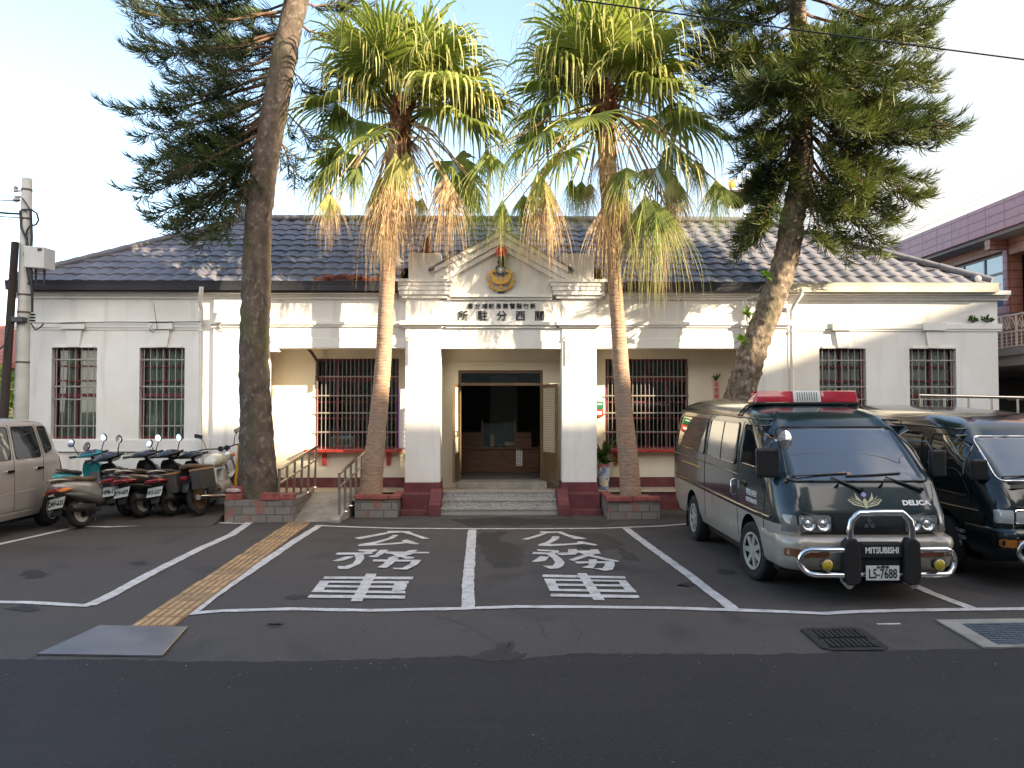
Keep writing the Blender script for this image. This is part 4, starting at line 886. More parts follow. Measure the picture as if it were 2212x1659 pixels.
def handrail(lb, b0, b1, t0, t1, n):
    b0, b1, t0, t1 = map(Vector, (b0,b1,t0,t1)); o = thing('handrail', b0, lb, 'handrail', 'handrails beside the wheelchair ramp')
    d = (t1-t0).normalized()
    mb = MB(); mb.tube([t0-d*0.02, t0, t1, t1+d*0.02], [0.022,0.026,0.026,0.022], 12); build('top_rail', mb, M['steel'], o, smooth=50)
    mb = MB(); m0, m1 = b0.lerp(t0,0.68), b1.lerp(t1,0.68); mb.tube([m0, m1], 0.019, 10); build('middle_rail', mb, M['steel'], o, smooth=50)
    for k in range(n):
        t = k/(n-1); mb = MB(); mb.cyl(b0.lerp(b1,t), t0.lerp(t1,t)-Vector((0,0,0.02)), 0.021, n=10); ps = build('post', mb, M['steel'], o, smooth=50)
        mb = MB(); q = b0.lerp(b1,t); mb.cyl(q-Vector((0,0,0.004)), q+Vector((0,0,0.01)), 0.05, 0.045, n=12); build('flange', mb, M['steel'], ps)
handrail('steel handrail on the left edge of the ramp, beside the pine trunk', at(601,1111,13.35), at(680,1052,14.5), at(604,1014,13.35), at(683,966,14.5), 6)
handrail('steel handrail on the right edge of the ramp, partly behind the palm trunk', at(733,1117,13.25), at(791,1057,14.35), at(733,1023,13.25), at(792,972,14.35), 6)

def planter(lb, x0, x1, y0, y1, h, caps):
    o = thing('brick_planter', ((x0+x1)/2, y0, 0), lb, 'planter', 'brick planters in front of the station')
    mb = MB(); w = 0.13
    mb.box(x0, x1, y0, y0+w, 0, h); mb.box(x0, x1, y1-w, y1, 0, h); mb.box(x0, x0+w, y0+w+.001, y1-w-.001, 0, h-.001); mb.box(x1-w, x1, y0+w+.001, y1-w-.001, 0, h-.001); build('brick_wall', mb, M['planter_brick'], o, bevel=0.006)
    mb = MB(); mb.box(x0+w, x1-w, y0+w, y1-w, 0.02, h-0.05); build('soil', mb, M['soil'], o)
    mb = MB()
    for a, b, c, d, z in caps: mb.box(a, b, c, d, h+0.002, h+z)
    build('coping', mb, M['red_cap'], o, bevel=0.01)
planter('broken brick planter with loose red bricks round the foot of the left pine', ax(487,13.1), ax(640,13.3), 13.1, 14.4, 0.36, [(ax(565,13.1),ax(606,13.1),13.08,13.26,0.11),(ax(606,13.2)+0.01,ax(638,13.2),13.12,13.3,0.10),(ax(488,13.1),ax(522,13.1),13.1,13.25,0.10),(ax(490,13.1),ax(500,13.1),13.3,14.2,0.08)])
planter('brick planter with a red coping round the left palm beside the ramp', ax(768,13.7), ax(860,13.72), 13.66, 14.42, 0.31, [(ax(764,13.6),ax(838,13.6),13.62,13.82,0.07),(ax(838,13.6)+0.008,ax(864,13.6),13.63,13.82,0.066),(ax(764,13.6),ax(764,13.6)+0.15,13.83,14.4,0.07),(ax(864,13.6)-0.15,ax(864,13.6),13.83,14.4,0.066)])
planter('brick planter with a bright red coping round the right palm', ax(1312,13.36), ax(1424,13.36), 13.36, 14.45, 0.30, [(ax(1311,13.32),ax(1364,13.32),13.32,13.50,0.08),(ax(1364,13.32)+0.012,ax(1426,13.34),13.34,13.52,0.075),(ax(1312,13.34),ax(1312,13.34)+0.15,13.53,14.4,0.07)])
o = thing('loose_brick', (ax(505,13.2),13.2,0.46), 'pale stone chip and red brick piled on the left corner of the broken planter', 'brick'); mb = MB(); x = ax(505,13.2); mb.sphere((x,13.2,0.505),0.11,10,(1.2,0.7,0.42)); build('stone_chip', mb, mat('pale stone', (0.42,0.33,0.30), 0.9, var=0.4, vscale=12, bump=0.4), o)
mb = MB(); mb.box(x-0.1,x+0.13,13.3,13.42,0.462,0.56); build('brick', mb, M['red_cap'], o, bevel=0.008)
# yellow barrier post with red lamp behind the left pine
o = thing('barrier_post', (ax(512,14.0),14.0,0), 'yellow leaning barrier post with a red lamp half hidden behind the left pine', 'post')
mb = MB(); a, b = at(506,1075,14.0), at(519,958,14.0); a.z = 0.0; mb.tube([a, b], [0.05,0.045], 8); build('post_pole', mb, mat('yellow paint', (0.70,0.36,0.02), 0.5, var=0.2), o)
p = at(522,1022,13.95); mb = MB(); mb.cyl(p-Vector((0,0,0.06)), p+Vector((0,0,0.06)), 0.055, n=12); build('red_light', mb, M['red_glass'], o); mb = MB(); mb.cyl(p-Vector((0,0,0.22)), p-Vector((0,0,0.062)), 0.035, n=10); mb.tube([p-Vector((0,0,0.15)), at(512,1030,14.0)],0.01,6); build('light_socket', mb, M['trim_white'], o)

# vase and its plant
vx, vy = ax(1304,15.0), 15.0
o = thing('porcelain_vase', (vx,vy,ZF), 'tall blue and white flowered porcelain vase by the right column', 'vase')
mb = MB(); mb.lathe([(0.07,0.0),(0.085,0.01),(0.095,0.12),(0.112,0.28),(0.118,0.40),(0.110,0.455),(0.115,0.47),(0.098,0.47),(0.09,0.42)], (vx,vy,ZF), 24); v = mat('flowered porcelain', (0.48,0.55,0.66), 0.2, coat=0.5); tint(v, 7, (0.66,0.64,0.48), 0.5, 0.54, detail=0); tint(v, 9, (0.18,0.28,0.50), 0.57, 0.6, detail=1); tint(v, 6, (0.62,0.16,0.14), 0.66, 0.69, detail=0); build('vase_body', mb, v, o, smooth=50)
o = thing('potted_plant', (vx,vy,ZF+0.44), 'leafy green plant growing out of the flowered vase', 'plant')
mb = MB()
def blade(mb, p, d, L_, w, droop, n=6):
    d = Vector(d).normalized(); side = d.cross(Vector((0,0,1)));  side = side.normalized() if side.length > 1e-3 else Vector((1,0,0))
    rows = []; q = Vector(p); dd = d.copy()
    for i in range(n+1):
        t = i/n; ww = w*math.sin(math.pi*min(0.97,0.12+0.88*t))**0.8 if t < 1 else 0.002; c = dd.cross(side).normalized()
        rows.append((q-side*ww, q+c*ww*0.25, q+side*ww)); q = q+dd*(L_/n); dd = (dd+Vector((0,0,-droop/n))).normalized()
    ids = [[mb.vert(v_) for v_ in r_] for r_ in rows]
    for a, b in zip(ids, ids[1:]): mb.face((a[0],a[1],b[1],b[0])); mb.face((a[1],a[2],b[2],b[1]))
for k in range(34):
    a = k*2.4; e = rnd.uniform(0.35,1.4); blade(mb, (vx+0.03*math.cos(a),vy+0.03*math.sin(a),ZF+0.45+rnd.uniform(0,0.16)), (math.cos(a)*math.cos(e),math.sin(a)*math.cos(e),math.sin(e)), rnd.uniform(0.26,0.50), rnd.uniform(0.03,0.05), rnd.uniform(0.6,1.9))
build('leaves', mb, M['leaf'], o)

# railing in front of the right wing
o = thing('access_railing', (ax(2100,13.9),13.9,0), 'tall grey metal railing standing in front of the right-hand barred window', 'railing')
mb = MB(); a, b = at(1986,854.5,13.9), at(2290,861,13.9); mb.tube([a,b],0.028,10); build('top_rail', mb, M['steel'], o, smooth=50)
mb = MB(); mb.tube([a-Vector((0,0,0.5)),b-Vector((0,0,0.5))],0.018,8); build('middle_rail', mb, M['steel'], o, smooth=50)
for px in (1990,2040,2092,2142,2198,2250):
    mb = MB(); p = at(px,857,13.9); mb.cyl((p.x,p.y,0.0),(p.x,p.y,p.z-0.02),0.02,n=8); build('post', mb, M['steel'], o, smooth=50)

# ---------------------------------------------------------------- pink tiled building on the right
M['pink_tile'] = None
def panelmat(name, c, joint, bw, bh):
    m = brickmat(name, c, tuple(q*0.9 for q in c), joint, bw, bh, 0.012, 0.45); m.node_tree.nodes['Brick Texture'].offset = 0.0; return m
PKM = panelmat('dusky pink wall tile', (0.43,0.195,0.23), (0.16,0.075,0.085), 0.6, 0.17); PKO = panelmat('terracotta wall tile', (0.44,0.20,0.14), (0.2,0.09,0.07), 0.6, 0.17)
pk = thing('pink_building', (13,18,0), 'two-storey building faced with dusky pink tiles beyond the right wing', 'building')
Pk = lambda n, m_, mt, **k: build(n, m_, mt, pk, **k)
mb = MB(); mb.box(9.72,19,14.40,26,5.29,5.86); Pk('roof_fascia', mb, PKM)
mb = MB(); mb.box(9.80,18.9,14.46,25.9,5.22,5.288); Pk('soffit', mb, mat('grey soffit', (0.30,0.28,0.27), 0.9))
mb = MB(); F = lambda a,b,c,d: mb.box(10.22,10.5,a,b,c,d)
F(14.6,15.35,3.3,5.219); F(15.36,15.95,4.9,5.219); F(15.96,16.12,3.55,5.219); F(16.121,25.8,5.02,5.219); F(16.121,25.8,3.05,3.86); F(19.4,25.8,3.861,5.019); F(15.36,15.95,3.05,3.54); Pk('wall', mb, PKO)
mb = MB(); mb.box(10.20,10.218,15.95,25.8,3.05,3.87); mb.box(10.195,10.217,15.97,16.11,3.9,5.21); mb.box(10.501,18.8,14.61,25.7,2.9,3.04); Pk('wall', mb, PKM)
mb = MB(); mb.box(10.9,18.8,14.62,25.8,3.05,5.2); Pk('inner_wall', mb, mat('dark inner wall', (0.05,0.04,0.04), 0.9))  # near-black colour paints the shade behind the opening
w = MB(); X = 10.33
for k in range(5): y = 16.16+k*0.78; w.box(X,X+0.06,y-0.025,y+0.025,3.87,5.01)
w.box(X+.001,X+0.059,16.16,19.38,3.87,3.92); w.box(X+.001,X+0.059,16.16,19.38,4.58,4.63); w.box(X+.001,X+0.059,16.16,19.38,4.97,5.01); wo = Pk('window', w, mat('grey window frame', (0.28,0.29,0.31), 0.5))
mb = MB(); mb.box(X+0.02,X+0.03,16.17,19.37,3.9,5.0); build('pane', mb, mat('sky-blue window glass', (0.10,0.15,0.22), 0.06, spec=1.0, coat=1.0), wo)
mb = MB(); mb.prism([(9.95,15.98,5.215),(9.95,16.10,5.215),(10.219,16.10,5.0),(10.219,15.98,5.0)][::-1],(0,0,0.0)) if False else mb.box(9.84,10.19,15.95,16.12,5.02,5.219); Pk('bracket', mb, PKO)
# balcony with fan-patterned railing
mb = MB(); mb.box(9.90,10.199,14.45,17.2,2.86,3.0); mb.box(9.95,18.8,14.5,25.7,2.66,2.859); Pk('balcony_slab', mb, mat('warm grey slab', (0.34,0.30,0.28), 0.9))  # slab colour is one plain warm grey
mb = MB(); X = 9.96; CRM = mat('cream railing paint', (0.74,0.64,0.50), 0.5)
for z in (3.03,3.32,3.64): mb.box(X-0.015,X+0.015,14.48,17.15,z-0.014,z+0.014)
k = 0; y = 14.45
while y < 17.1:
    mb.box(X-0.014,X+0.014,y-0.02,y+0.02,3.0,3.64)
    for q in range(1,3): mb.box(X-0.008,X+0.008,y+q*0.15-0.008,y+q*0.15+0.008,3.03,3.32)
    c = y+0.225
    for a0 in range(10):
        a, b = math.pi*a0/10, math.pi*(a0+1)/10; mb.tube([(X,c+0.2*math.cos(a),3.34+0.27*math.sin(a)),(X,c+0.2*math.cos(b),3.34+0.27*math.sin(b))],0.010,4)
    for a0 in range(1,7): a = math.pi*a0/7; mb.tube([(X,c+0.05*math.cos(a),3.34+0.05*math.sin(a)),(X,c+0.2*math.cos(a),3.34+0.27*math.sin(a))],0.008,4)
    for q in range(1,4): mb.box(X-0.006,X+0.006,y,min(y+0.45,17.1),3.03+q*0.07-0.005,3.03+q*0.07+0.005)
    y += 0.45
Pk('balcony_railing', mb, CRM)
mb = MB()
for y in (15.2,18.6,22,25.4): mb.box(10.3,10.75,y,y+0.4,0,2.659)
Pk('column', mb, PKO)
mb = MB(); mb.box(14.0,14.2,15.0,25.8,0,2.659); mb.box(10.0,18.8,25.5,25.7,0,2.659); Pk('garage_wall', mb, mat('dark garage wall', (0.04,0.032,0.03), 0.9))  # near-black walls paint the shade of the open garage
mb = MB(); mb.box(12.2,13.9,16.4,19.2,1.55,1.72); mb.box(12.2,13.9,16.4,19.2,2.02,2.12); Pk('lit_spot', mb, PKO)  # orange boxes added as lit spots in the dark garage
# neighbour at the far left
nb = thing('neighbour_house', (-13,18,0), 'yellowish house with a red tiled roof just beyond the left end of the station', 'house')
mb = MB(); mb.box(-16,-9.3,17,24,0,2.75); build('wall', mb, mat('yellow ochre wall', (0.62,0.50,0.28), 0.9, var=0.2), nb)
mb = MB(); mb.prof([(16.6,2.75),(20.5,3.9),(24.4,2.75),(24.4,2.65),(20.5,3.7),(16.6,2.65)], -16.4, -9.0); build('roof', mb, mat('red roof tile', (0.34,0.11,0.07), 0.8, var=0.3, vscale=6), nb)
mb = MB(); mb.box(-11.2,-10.2,16.96,16.999,1.2,2.4); wo = build('window', mb, M['bars'], nb); mb = MB(); mb.box(-11.12,-10.28,16.945,16.958,1.28,2.32); build('pane', mb, M['glass_dark'], wo)
o = thing('shrub', (-9.2,15.4,0), 'bright yellow-green shrub behind the leaning wooden pole at the left edge', 'shrub'); mb = MB()
for k in range(900):
    a = rnd.uniform(0,6.28); r_ = rnd.random()**0.5; z = rnd.uniform(0.3,2.6); p = Vector((-9.15+0.5*r_*math.cos(a), 15.4+0.5*r_*math.sin(a), z)); d = Vector((rnd.gauss(0,1),rnd.gauss(0,1),rnd.gauss(0,0.6))).normalized()*0.09; b = d.cross(Vector((rnd.gauss(0,1),rnd.gauss(0,1),1))).normalized()*0.035; mb.poly([p-d, p+b, p+d, p-b])
build('foliage', mb, leafmat('lime leaf', (0.22,0.30,0.03), (0.10,0.17,0.02), 4), o)
mb = MB(); mb.tube([(-9.15,15.4,0),(-9.15,15.4,1.2)],0.03,6); build('stem', mb, M['soil'], o)

# ---------------------------------------------------------------- poles and wires on the left
po = thing('utility_pole', (-8.2,13.9,0), 'pale concrete utility pole with a grey meter box and black cable loops', 'utility pole')
yp = 13.9; T0, T1 = at(46,898,yp), at(58.5,387,yp); d = (T1-T0)/(T1.z-T0.z); base = T0-d*T0.z
mb = MB(); mb.tube([base, T0, T1, T1+d*0.012], [0.125,0.115,0.080,0.07], 20); build('shaft', mb, M['grey_concrete'], po, smooth=50)
pc = lambda z: base+d*z
mb = MB()
BM = mat('rusty band', (0.10,0.08,0.07), 0.6, 0.4)
for z in (5.55,5.05,3.75,3.45,2.6): r_ = 0.125-0.045*z/5.8; mb = MB(); mb.cyl(pc(z), pc(z+0.03), r_+0.006, n=18); build('band', mb, BM, po)
bx0, bx1 = at(75,0,yp).x, at(112,0,yp).x; z0, z1 = at(90,584,yp).z, at(90,534,yp).z
mb = MB(); mb.prism([(bx0-0.02,yp-0.16,z0+0.03),(bx1+0.06,yp-0.22,z0),(bx1+0.06,yp-0.22,z1-0.04),(bx0-0.02,yp-0.16,z1)], (0.03,0.30,0)); mbx = build('meter_box', mb, mat('grey enamel box', (0.56,0.55,0.53), 0.5, var=0.08), po, bevel=0.012)
mb = MB(); mb.box(bx1-0.05,bx1+0.02,yp-0.222,yp-0.20,z1-0.1,z1-0.06); build('vent', mb, M['black_plastic'], mbx)
mb = MB(); mb.tube([pc(3.95)+Vector((0,-0.05,0)), (bx1-0.05,yp,3.95), (bx1-0.05,yp,z0+0.02)],0.02,6); mb.tube([(bx0+0.1,yp,z0+0.02),(bx0+0.1,yp,z0-0.2)],0.018,6); build('box_bracket', mb, M['gutter_dark'], po)
BL = mat('black cable sheath', (0.012,0.012,0.014), 0.5)
pz = lambda x, y, dy=-0.11: Vector(at((x/2.634)*0.8534, (430+y/2.634)*0.8534, yp+dy))
for pts, r_ in (([(145,265),(210,265),(245,290),(258,335),(240,365),(200,375),(180,405),(175,440)],0.016), ([(135,270),(140,380),(175,460),(200,560),(205,700),(215,850),(215,950)],0.02), ([(205,270),(212,450),(205,600),(210,720),(214,830)],0.022), ([(205,1020),(235,1068),(270,1050),(290,1025)],0.012), ([(262,515),(268,590),(250,660),(228,720)],0.006), ([(150,190),(190,250),(200,275)],0.012), ([(185,450),(160,560),(175,640),(195,760)],0.012)):
    mb = MB(); mb.tube([pz(x,y) for x,y in pts], r_, 7); build('cable_loop', mb, BL, po, smooth=60)
mb = MB()
for y in (965,985,1005): p = pz(215,y); mb.lathe([(0.01,-0.02),(0.05,-0.015),(0.05,0.015),(0.01,0.02)], (p.x,p.y,p.z), 12)
build('insulator', mb, M['black_gloss'], po)
mb = MB(); mb.tube([pz(145,180,0), pz(100,185,0)],0.016,6); mb.tube([pz(145,140,0), pz(105,140,0)],0.014,6); mb.tube([pz(105,140,0), pz(105,105,0)],0.012,6); p = pz(105,130,0); mb.lathe([(0.01,-0.05),(0.04,-0.04),(0.03,0.0),(0.04,0.04),(0.01,0.05)], (p.x,p.y,p.z), 10); p = pz(110,200,0); mb.sphere(p,0.05,10,(1.4,0.8,0.8)); build('insulator_arm', mb, mat('porcelain insulator', (0.36,0.30,0.32), 0.3), po)
wp = thing('wooden_pole', at(6,885,13.75), 'dark leaning wooden pole left of the concrete pole', 'pole'); a, b = at(4,960,13.75), at(33,523,13.75); dd = (b-a)/(b.z-a.z); mb = MB(); mb.tube([a-dd*a.z, a, b], [0.075,0.072,0.06], 12); build('shaft', mb, mat('tarred wood', (0.035,0.024,0.02), 0.85, var=0.5, vscale=7, bump=0.3, stretch=(1,1,0.1)), wp, smooth=50)
mb = MB(); p = at(36,690,13.75); mb.box(p.x-0.12,p.x+0.12,13.70,13.88,p.z-0.04,p.z+0.04); build('pole_clamp', mb, M['gutter_dark'], wp)
def wire(lb, pts, r_=0.008, m=BL, nm='overhead_wire', grp=None):
    pts = [Vector(p) for p in pts]; o = tag(None_thing(nm, pts), lb, 'wire', grp); return o
def None_thing(nm, pts, r_=0.008, m=BL):
    mb = MB(); c = pts[len(pts)//2]; mb.tube([p for p in pts], r_, 6); o = build(nm, mb, m, None, smooth=60); return o
def wire(lb, pts, r_=0.008, m=BL, nm='overhead_wire', grp=None, sag=0.0):
    pts = [Vector(p) for p in pts]
    if len(pts) == 2:
        a, b = pts; pts = [a.lerp(b, k/16)-Vector((0,0,sag*4*(k/16)*(1-k/16))) for k in range(17)]
    o = None_thing(nm, pts, r_, m); return tag(o, lb, 'wire', grp)
wire('black overhead wire slanting across the sky in front of the palms and the right pine', [at(820,-60,8.6), at(2600,178,8.6)], 0.0085, sag=0.02)
far = mat('grey wire', (0.16,0.16,0.17), 0.9)
for k, (a, b) in enumerate((((1900,540),(2300,330)), ((1930,520),(2300,360)), ((1990,510),(2300,376)))):
    wire(['thin pale wire in the sky above the pink roof, highest of three', 'thin pale wire in the sky above the pink roof, middle of three', 'thin pale wire just above the pink roof edge, lowest of three'][k], [at(*a,22), at(*b,22)], 0.006, far, grp='pale wires above the pink roof')
for k, (y0, y1, r_, lb) in enumerate(((418,424,0.006,'thin wire reaching the top of the concrete pole from the left'), (428,433,0.009,'wire reaching the concrete pole at its insulators, second from the top'), (448,462,0.018,'thickest black cable reaching the concrete pole from the left'), (457,470,0.009,'wire reaching the concrete pole below the thickest cable'))):
    wire(lb, [at(-160,y0-24,12.6), at(44,y1,13.8)], r_, grp='wires reaching the concrete pole', sag=0.06)
wire('black cable clipped along the left wing ledge from pole to drainpipe', [pz(205,1020), at(120,698,14.52), at(240,695.5,14.52), at(330,696,14.52), at(436,695,14.52)], 0.009, nm='wall_cable')
wire('thin cable hanging in a loop over the left wing ledge by the second barred window', [at(332,655,14.5), at(336,685,14.5), at(340,712,14.5), at(330,719,14.5), at(322,712,14.5), at(330,700,14.5)], 0.005, nm='wall_cable')
for y, lb in ((690,'lower'), (742,'upper')): pass
wire('slack black cable at the left edge below the eave of the station', [at(-20,770,13.6), at(10,745,13.6), at(20,700,13.7), at(36,692,13.74)], 0.012, nm='overhead_wire')

# tower seen behind the roof
tw = thing('siren_tower', (at(1588,440,40).x, 40, 0), 'small white railed platform tower with a yellow horn far behind the roof', 'tower')
T = lambda x, y: at((1700+x/7.373)*0.8534, (380+y/7.373)*0.8534, 40); WM = mat('white tower paint', (0.85,0.85,0.84), 0.6)
c = T(1180,860); mb = MB(); mb.lathe([(0.45,T(0,1050).z-c.z),(0.82,-0.02),(0.86,0.0),(0.86,0.09),(0.1,0.09)], (c.x,c.y,c.z), 20); build('platform', mb, mat('brown platform', (0.16,0.12,0.11), 0.8), tw)
mb = MB(); mb.lathe([(0.84,0.10),(0.88,0.11),(0.88,0.17),(0.84,0.18)], (c.x,c.y,c.z), 20); build('platform_rim', mb, WM, tw)
mb = MB()
for k in range(8): a = k*math.pi/4; mb.cyl((c.x+0.8*math.cos(a),c.y+0.8*math.sin(a),c.z+0.1),(c.x+0.8*math.cos(a),c.y+0.8*math.sin(a),c.z+1.0),0.02,n=6)
for z in (0.55,1.0): mb.tube([(c.x+0.8*math.cos(k*math.pi/12),c.y+0.8*math.sin(k*math.pi/12),c.z+z) for k in range(25)],0.02,6)
build('platform_railing', mb, WM, tw)
p = T(1110,700); mb = MB(); mb.lathe([(0.12,-0.25),(0.14,-0.1),(0.10,-0.05),(0.17,0.0),(0.20,0.18),(0.12,0.34),(0.03,0.37)], (p.x,p.y-0.2,p.z), 14); build('horn', mb, mat('yellow horn paint', (0.70,0.42,0.04), 0.5), tw, smooth=40)
mb = MB()
for sx in (-1,1):
    for sy in (-1,1): mb.tube([(c.x+sx*0.35,c.y+sy*0.35,T(0,1050).z-0.02),(c.x+sx*0.5,c.y+sy*0.5,0)],0.05,6)
build('leg', mb, WM, tw)

# ---------------------------------------------------------------- houses across the road, behind the camera
def block(x0, x1, y0, y1, h, c, lb, gable=None, nwin=5):
    o = thing('street_house', ((x0+x1)/2, y1, 0), lb, 'house'); mb = MB()
    if gable:
        xr, hr = gable; mb.prism([(x0,y0,0),(x1,y0,0),(x1,y0,h),(xr,y0,hr),(x0,y0,h)], (0,y1-y0,0))
    else: mb.box(x0,x1,y0,y1,0,h)
    build('wall', mb, mat('rendered wall', c, 0.9, var=0.15), o)
    wf = M['bars']
    for fl in range(max(1,int(h/3.3))):
        for k in range(nwin):
            xx = x0+(x1-x0)*(k+0.5)/nwin; z = 1.0+fl*3.3; mb = MB(); mb.box(xx-0.65,xx+0.65,y1+0.001,y1+0.05,z,z+1.4); w = build('window', mb, wf, o); mb = MB(); mb.box(xx-0.58,xx+0.58,y1+0.051,y1+0.06,z+0.07,z+1.33); build('pane', mb, M['glass_dark'], w)
block(-16, 11.8, -14, -4, 8.6, (0.50,0.46,0.40), 'pale low row house across the road behind the viewer', nwin=8)
block(11.9, 26.1, -14, -4, 21.4, (0.46,0.40,0.36), 'tall apartment house across the road to the right of the viewer', nwin=4)
block(26.11, 33.29, -14, -4, 16.05, (0.48,0.45,0.42), 'five-storey flat-roofed house across the road beside the tall apartment house', nwin=3)
block(33.3, 58, -14, -4, 16.1, (0.44,0.40,0.38), 'wide gabled building across the road farthest to the right', gable=(46,20.2), nwin=6)
# ================================================================ trees
def barkmat(name, c1, c2, moss=None, lich=None, scale=9, bs=30):
    m = mat(name, c1, 0.95, col2=c2, vscale=scale, bump=0.9, bscale=bs, stretch=(1,1,0.55))
    if lich: tint(m, 14, lich, 0.55, 0.68, (1,1,0.7), amount=0.8)
    if moss: tint(m, 2.2, moss, 0.5, 0.72, (1,1,0.5), amount=0.85)
    return m
def trunk_mesh(path, radii, n=28, dz=0.05, amp=0.02, freq=9.0, seed=1, rings=0.0):
    P = [Vector(p) for p in path]; rr = random.Random(seed); pts, rs = [], []
    for i in range(len(P)-1):
        k = max(2, int((P[i+1]-P[i]).length/dz))
        for j in range(k):
            t = j/k; a = P[max(i-1,0)]; b = P[i]; c = P[i+1]; d = P[min(i+2,len(P)-1)]
            q = 0.5*((2*b)+(c-a)*t+(2*a-5*b+4*c-d)*t*t+(3*b-a-3*c+d)*t**3); pts.append(q); rs.append(radii[i]+(radii[i+1]-radii[i])*t)
    pts.append(P[-1]); rs.append(radii[-1])
    from mathutils import noise
    mb = MB(); R_ = []
    for q, r_ in zip(pts, rs):
        ring = []
        for k in range(n):
            a = 2*math.pi*k/n; u = Vector((math.cos(a), math.sin(a), 0)); w = q+u*r_
            dd = noise.noise(w*freq+Vector((seed,0,0)))*amp+noise.noise(w*freq*2.7)*amp*0.5+(rings*math.sin(q.z*2*math.pi/0.055) if rings else 0)
            ring.append(q+u*(r_+dd))
        R_.append(ring)
    mb.loft(R_); return mb
def interp_path(path, y):
    for a, b in zip(path, path[1:]):
        if min(a[1],b[1]) <= y <= max(a[1],b[1]): t = (y-a[1])/(b[1]-a[1]); return a[0]+(b[0]-a[0])*t
    return path[-1][0]

def cords(V, F, pts, rg, L0=0.27, dens=104, w=0.0072):
    """foxtail of curved cord-like leaves round a twig, fanning forward at its tip"""
    pts = [Vector(p) for p in pts]; tot = sum((b-a).length for a, b in zip(pts, pts[1:])); done = 0
    for a, b in zip(pts, pts[1:]):
        L_ = (b-a).length
        if L_ < 1e-5: continue
        t = (b-a)/L_; n = max(1, int(L_*dens)); s = t.cross(Vector((0,0,1))); s = s.normalized() if s.length > 0.05 else Vector((1,0,0)); u = s.cross(t)
        for i in range(n):
            g = rg.random(); f = (done+L_*(i+g)/n)/tot; p = a+t*(L_*(i+g)/n); an = rg.gauss(0.0, 1.35)+(0 if rg.random() < 0.5 else math.pi)
            r_ = s*math.cos(an)+u*(math.sin(an)*0.8+0.15); d = (t*(0.35+0.75*f)+r_*(1.0-0.35*f)).normalized(); l = L0*rg.uniform(0.6,1.1)*(0.75+0.35*math.sin(math.pi*min(1,f*1.15)))
            m_ = p+d*l*0.45; d2 = (d*0.7+t*0.4+Vector((0,0,0.34))).normalized(); e = m_+d2*l*0.55
            sd = d.cross(Vector((rg.gauss(0,1),rg.gauss(0,1),rg.gauss(0,1)))); sd = sd.normalized()*w if sd.length > 1e-4 else s*w
            o = len(V); V.extend([p-sd*0.8, p+sd*0.8, m_+sd, m_-sd, e-sd*0.3, e+sd*0.3]); F.append((o,o+1,o+2,o+3)); F.append((o+3,o+2,o+5,o+4))
        done += L_
def conifer(root, trunk_px, Y, branches, seed, needle, bark, n_extra, dens_):
    rg = random.Random(seed); V, F = [], []; wood = MB(); Vl, Fl = [], []
    for (ys, tx, ty, dy) in branches + n_extra(rg):
        S = at(interp_path(trunk_px, ys), ys, Y); T = at(tx, ty, Y+dy)
        L_ = (T-S).length; H = T-S; sag = 0.10*L_
        main = []
        for k in range(9):
            t = k/8; p = S+H*t; p = p+Vector((0,0,0.05*L_*math.sin(math.pi*t)*1.0-sag*math.sin(math.pi*min(1,t*1.05))*0.8)); 
            if t > 0.7: p.z += (t-0.7)**1.3*0.9
            main.append(p+Vector((rg.gauss(0,0.02),rg.gauss(0,0.02),rg.gauss(0,0.015))))
        r0 = 0.010+0.008*L_; wood.tube(main, [r0*(1-0.085*k) for k in range(9)], 6)
        ns = int(2+L_*dens_); hd = H.normalized(); side = hd.cross(Vector((0,0,1))).normalized()
        cords(V, F, main[4:] + [main[-1]+(main[-1]-main[-2])*0.6+Vector((0,0,0.05)), main[-1]+(main[-1]-main[-2])*0.9+Vector((0,0,0.14))], rg)
        for k in range(ns):
            t = 0.20+0.76*k/max(1,ns-1)*rg.uniform(0.92,1.0); i = min(7,int(t*8)); b = main[i].lerp(main[i+1], t*8-i); sg = 1 if k % 2 else -1
            dirn = (hd*rg.uniform(0.7,1.0)+side*sg*rg.uniform(0.25,0.75)+Vector((0,0,rg.uniform(-0.5,0.12)))).normalized(); l = rg.uniform(0.4,0.8)*(1.1-0.45*t)
            tw = [b]; d = dirn
            for q in range(5): tw.append(tw[-1]+d*(l/5)); d = (d+Vector((0,0,0.17*q))).normalized()
            wood.tube(tw, [0.010,0.009,0.008,0.007,0.005,0.003], 4)
            cords(V, F, tw[1:], rg)
            if rg.random() < 0.5:
                c = tw[2]; d2 = (dirn+Vector((rg.gauss(0,0.5),rg.gauss(0,0.5),rg.uniform(-0.6,0.3)))).normalized(); tw2 = [c, c+d2*0.12, c+d2*0.24+Vector((0,0,0.03)), c+d2*0.34+Vector((0,0,0.08))]; cords(V, F, tw2, rg)
    mb = MB(); mb.v = [tuple(p) for p in V]; mb.f = F; mb.m = [0]*len(F)
    build('foliage', mb, needle, root); build('branches', wood, bark, root, smooth=60)

M['bark_l'] = barkmat('grey pine bark', (0.125,0.092,0.070), (0.060,0.045,0.036), (0.085,0.085,0.035), (0.20,0.175,0.15))
M['bark_r'] = barkmat('flaky pine bark', (0.225,0.165,0.115), (0.06,0.045,0.036), (0.08,0.075,0.04), (0.30,0.25,0.20), 16, 22)
M['twig'] = mat('orange-brown branch bark', (0.17,0.095,0.055), 0.9, var=0.4, vscale=8)
M['needle'] = leafmat('dark conifer needles', (0.070,0.095,0.028), (0.022,0.038,0.016), 1.6, 0.22)
M['needle2'] = leafmat('olive conifer needles', (0.105,0.128,0.028), (0.030,0.048,0.015), 1.6, 0.22)

